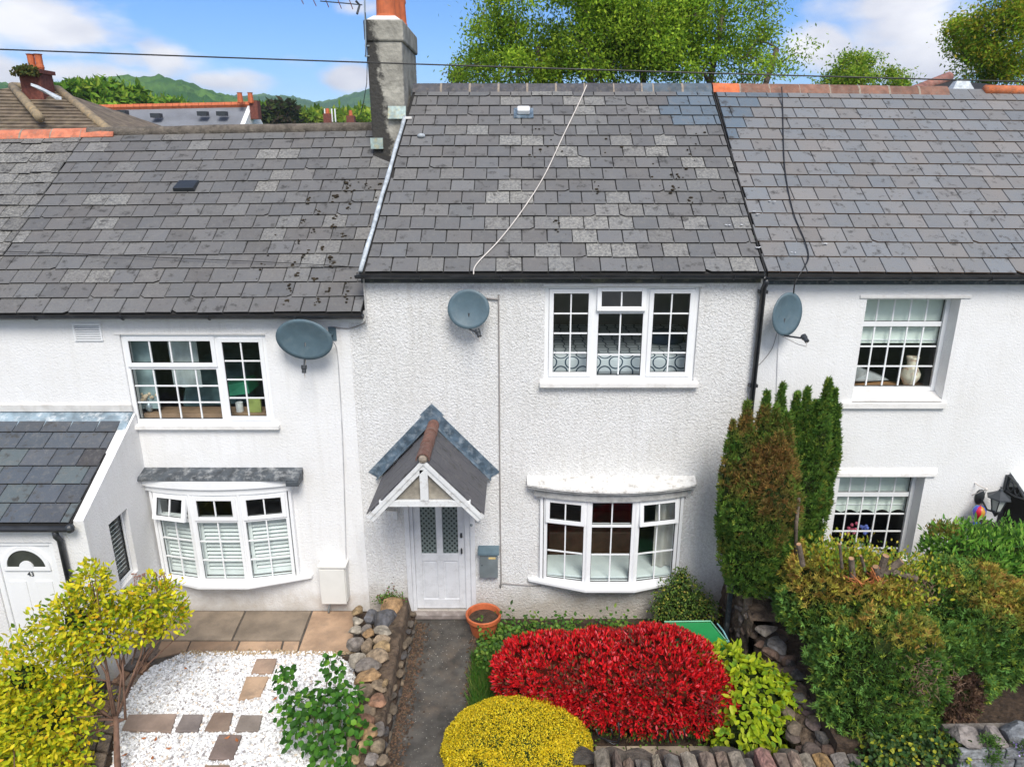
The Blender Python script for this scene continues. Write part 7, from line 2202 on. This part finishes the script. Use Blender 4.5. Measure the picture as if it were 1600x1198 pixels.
# tile courses as stepped rows, front and left faces
def courses(fa, fb, ta, tb, n, m, parent, nm='tile_course', th=.05):
    for i in range(n):
        s0, s1 = i / n, (i + 1) / n * 1.0
        a, b, c, d = fa.lerp(ta, s0), fb.lerp(tb, s0), fb.lerp(tb, s1), fa.lerp(ta, s1)
        nn = (b - a).cross(d - a).normalized()
        MB().hexa([a + nn * .01, b + nn * .01, c + nn * .01, d + nn * .01, a + nn * (th + .02), b + nn * (th + .02), c + nn * .03, d + nn * .03]).build(nm, m, parent)
hipf = eL.lerp(Vector((apx.x + 1.2, eL.y, eL.z)), 1)
courses(eL, eR, apx, apx2, 17, m_ctile, hh)
m_hip = mat('lichen_hip_tile', (.28, .22, .14), .9, .3, 5, dirt=(.4, .22, .05), dirt_amt=.6, dirt_scale=5)
foot = W3(66, 192, dH - 3.8)
for (a, b) in ((apx, W3(63, 188, dH - 3.2)), (apx2, eR), (apx, apx2)):
    MB().tube([a + Vector((0, 0, .06)), b + Vector((0, 0, .06))], .14, 8).build('hip_tile', m_hip, hh, smooth=True)
cA, cB = W3(42, 137, dH - .6), W3(74, 137, dH - .6); ctop = W3(60, 116, dH - .6)
m_brick = mat('dark_red_brick', (.16, .05, .035), .9, .3, 10)
bc = MB().box(cA.x, cB.x, dH - 9 - .9, dH - 9 - .2, cA.z - 1.6, ctop.z).build('chimney', m_brick, hh)
MB().box(cA.x - .08, cB.x + .08, dH - 9 - .98, dH - 9 - .12, ctop.z, ctop.z + .12).build('chimney_cap', m_brick, bc)
for u in (51, 63):
    q = W3(u, 106, dH - .65); MB().lathe([(.10, -.1), (.13, .0), (.11, .1), (.11, .38), (.14, .42), (.09, .42)], (q.x, q.y, ctop.z + .2), 12).build('chimney_pot', m_terra, bc)
P, Nn = blob(900, [((( cA.x + cB.x) / 2, dH - 9 - 1.0, ctop.z + .02), ((cB.x - cA.x) / 2 + .02, .35, .18))], .5, .3, 3, -.6)
n = len(P)
put('ivy', leaf_mesh('ivy', P, rand_dirs(n), rand_dirs(n) + np.array([0, -.5, .5]), np.full(n, .12), np.full(n, .09), palette(n, [(.12, .13, .03), (.2, .18, .05), (.07, .1, .03)]), m_leaf_far, True), hh)
MB().hexa([W3(48, 134, dH - 1.6), W3(68, 142, dH - 1.9), W3(96, 156, dH - 1.9), W3(88, 156, dH - 1.9), W3(48, 130, dH - 1.5), W3(60, 134, dH - 1.6), W3(96, 152, dH - 1.8), W3(88, 152, dH - 1.8)]).build('lead_flashing', m_lead_w, hh)
MB().box(eL.x + .4, eR.x - .4, dH - 9 - 3.8, dH - 9 + 3.8, 0, ez).build('wall', m_smooth, hh)

# long slate roof with orange ridge further off
fh = thing('distant_terrace', 'distant grey slate roof with orange ridge tiles and white gable end', 'house', (-15, 33, 0))
dT = 42.0
a, b = W3(150, 171, dT), W3(394, 166, dT); a2, b2 = W3(120, 200, dT - 3), W3(394, 200, dT - 3)
m_fs = mat('far_slate', (.17, .18, .20), .8, .15, .9)
s_ = (a2.z - a.z) / 3
fz = a.z - 2.3
MB().add([(a.x, a.y - 3.4, fz), (b.x, b.y - 3.4, fz), (b.x, b.y, b.z), (a.x, a.y, a.z), (b.x, b.y + 3.4, fz), (a.x, a.y + 3.4, fz)], [(0, 1, 2, 3), (3, 2, 4, 5)]).build('roof', m_fs, fh)
k = 24
for i in range(k):
    p, q = a.lerp(b, i / k), a.lerp(b, (i + .95) / k)
    MB().tube([p + Vector((0, 0, .08)), q + Vector((0, 0, .08))], .17, 6).build('ridge_tile', m_terra, fh)
MB().add([(b.x + .05, b.y - 3.6, fz), (b.x + .05, b.y + 3.6, fz), (b.x + .05, b.y, b.z + .1), (b.x - .2, b.y - 3.6, fz), (b.x - .2, b.y, b.z + .1)], [(0, 1, 2), (3, 0, 2, 4)]).build('gable_wall', m_smooth, fh)
MB().box(a.x, b.x, a.y - 3.2, a.y + 3.2, 0, fz).build('wall', m_smooth, fh)
MB().box(b.x + .06, b.x + .5, b.y - .6, b.y - .1, b.z - .7, b.z + .25).build('chimney', m_brick, fh)
for u in (382, 398):
    q = W3(u, 160, dT); MB().lathe([(.14, 0), (.16, .05), (.13, .5), (.16, .55)], (q.x, q.y - .6, q.z - .1), 8).build('chimney_pot', m_terra, fh)
for (u, v) in ((190, 176), (243, 181), (316, 178), (346, 178)):
    q = W3(u, v, dT - 1.3); MB().box(q.x - .25, q.x + .25, q.y - .1, q.y + .3, q.z - .1, q.z + .12).build('roof_vent', m_dark, fh)
# far chimneys peeping
for i, (u, v, l) in enumerate([(512, 178, 'tiny far chimney and pale aerial mast left of the big chimney'), (548, 181, 'tiny far red chimney pot nearest the big chimney')]):
    q = W3(u, v, 60); c = thing('distant_chimney', l, 'chimney', (q.x, q.y, 0))
    MB().box(q.x - .3, q.x + .3, q.y - .3, q.y + .3, 0, q.z).build('chimney_stack', m_brick, c)
    MB().lathe([(.16, 0), (.13, .4)], (q.x, q.y, q.z), 8).build('chimney_pot', m_terra, c)
    if i == 0:
        for du in (-5, 6, 11): p = W3(u + du, v - 8, 60); MB().tube([Vector((p.x, p.y, q.z - .6)), p], .06, 5).build('mast', m_upvc, c)

# trees beyond
gfar = [(.16, .32, .03), (.23, .40, .04), (.09, .2, .025), (.32, .44, .05)]
def far_tree(label, u, v, ru, rv, d, cols, n=3000, seed=1, nm='distant_tree'):
    e = ell(u, v, ru, rv, d, ru * d / F * .8)
    c, r = e
    lobes = [e] + [((c[0] + r[0] * .55 * math.cos(k * 2.1 + seed), c[1], c[2] + r[2] * .35 * math.sin(k * 2.6)), (r[0] * .55, r[1] * .6, r[2] * .6)) for k in range(4)]
    tree(label, (c[0], c[1], 0), lobes, 46, n, cols, (.012 * d ** .9, .022 * d ** .9), .2 * min(r[0], r[2]) + .15, seed, nm, trunk_r=.2, group='trees beyond the roofs', shell=.6)
far_tree('bright green round tree just behind the hipped roof', 132, 162, 42, 30, 52, gfar, 3600, 2)
far_tree('bright green tree at the left end of the distant orange ridge', 195, 160, 48, 27, 55, gfar, 3600, 3)
far_tree('light green tree top right beside the hipped roof ridge', 96, 156, 18, 18, 58, [(.09, .2, .03), (.06, .14, .03)], 1500, 4)
far_tree('dark brownish green dome of a tree in the gap right of the white gable', 440, 182, 36, 24, 70, [(.05, .08, .03), (.08, .11, .03), (.06, .05, .03)], 3000, 5)
far_tree('yellow-green tree low above the left ridge', 495, 192, 46, 20, 75, greeny, 2600, 6)
far_tree('yellow-green tree nearest to the big chimney', 560, 190, 36, 20, 75, greeny, 2600, 7)
far_tree('pale green tree partly behind the dark dome tree', 405, 186, 30, 20, 80, gfar, 1800, 8)
far_tree('green tree behind the distant roof at its right end', 275, 172, 60, 14, 95, gfar, 2000, 9)

# wooded hills
def hill(name, prof, d0_, d1_, zb, cell, cols, seed):
    """prof: list of (u, v) skyline; the slope runs from distance d0_ up to the skyline at d1_"""
    us = [p[0] for p in prof]; n_u = int((us[-1] - us[0]) / F * d1_ / (cell * .28)); n_d = 44
    U = np.linspace(us[0], us[-1], n_u); Vv = np.interp(U, us, [p[1] for p in prof])
    V = []; Cc = []
    for i in range(n_u):
        top = W3(U[i], Vv[i], d1_); k = (top.x - CAM[0]) / d1_
        for j in range(n_d + 1):
            s = j / n_d; d = d0_ + (d1_ - d0_) * s
            z = zb + (top.z - zb) * math.sin(s * math.pi / 2) ** 1.3
            x, y = CAM[0] + k * d, CAM[1] + d
            q = Vector((x / cell, y / cell, seed))
            vd = noise.voronoi(q, distance_metric='DISTANCE')[0]
            z += (cell * (.30 - .42 * vd[0]) + cell * .12 * noise.noise(q * 2.7)) * 1.25
            V.append((x, y, z))
            h = noise.cell(Vector(noise.voronoi(q)[1][0]) * 3.3)
            b = noise.noise(q * .22)
            c0, c1 = cols[0], cols[1]; f = min(1, max(0, .5 + b * 1.6 + (h - .5) * .6))
            Cc.append([c0[k_] * (1 - f) + c1[k_] * f for k_ in range(3)] + [1])
    m_ = n_d + 1
    me = bpy.data.meshes.new(name)
    me.from_pydata(V, [], [(i * m_ + j, (i + 1) * m_ + j, (i + 1) * m_ + j + 1, i * m_ + j + 1) for i in range(n_u - 1) for j in range(n_d)])
    ca = me.color_attributes.new('Col', 'FLOAT_COLOR', 'POINT'); ca.data.foreach_set('color', np.array(Cc, np.float32).ravel())
    me.materials.append(m_hill)
    o = inst(name, me, None, Matrix.Identity(4)); struct(o)
    return o


m_hill = mat_leaf('hill_woods', trans=0, rough=.95, spec=.05)
def hill_bump():
    nt = m_hill.node_tree; N = nt.nodes; L = nt.links; b = [n for n in N if n.type == 'BSDF_PRINCIPLED'][0]
    _bump(N, L, b, _noise(N, L, _pos(N), .35, 6, .7), 1.6)
hill_bump()
hill('hills', [(-500, 150), (-200, 150), (0, 142), (90, 138), (150, 136), (200, 131), (250, 131), (290, 140), (330, 152), (365, 161), (420, 170), (700, 200), (1000, 190)], 170, 420, 0, 8, ((.05, .13, .035), (.11, .22, .05)), 1)
hill('hills', [(-500, 160), (100, 165), (330, 160), (380, 156), (420, 155), (455, 158), (490, 166), (520, 163), (550, 154), (580, 146), (620, 140), (700, 150), (900, 160), (1400, 165), (2200, 160)], 430, 900, 0, 11, ((.05, .125, .045), (.10, .20, .06)), 7)

# air between here and the far hills
hz_ = MB(); hz_.box(-1250, 1250, -1250, 1250, -1.75, 112)
m = bpy.data.materials.new('haze_air'); m.use_nodes = True; nt = m.node_tree; nt.nodes.clear()
out = nt.nodes.new('ShaderNodeOutputMaterial'); pv = nt.nodes.new('ShaderNodeVolumePrincipled')
pv.inputs['Color'].default_value = (.80, .90, 1, 1); pv.inputs['Density'].default_value = .00045; pv.inputs['Anisotropy'].default_value = .2
nt.links.new(pv.outputs[0], out.inputs['Volume'])
tag(hz_.build('haze', m), 'thin pale haze in the air over the whole place', None, kind='stuff')
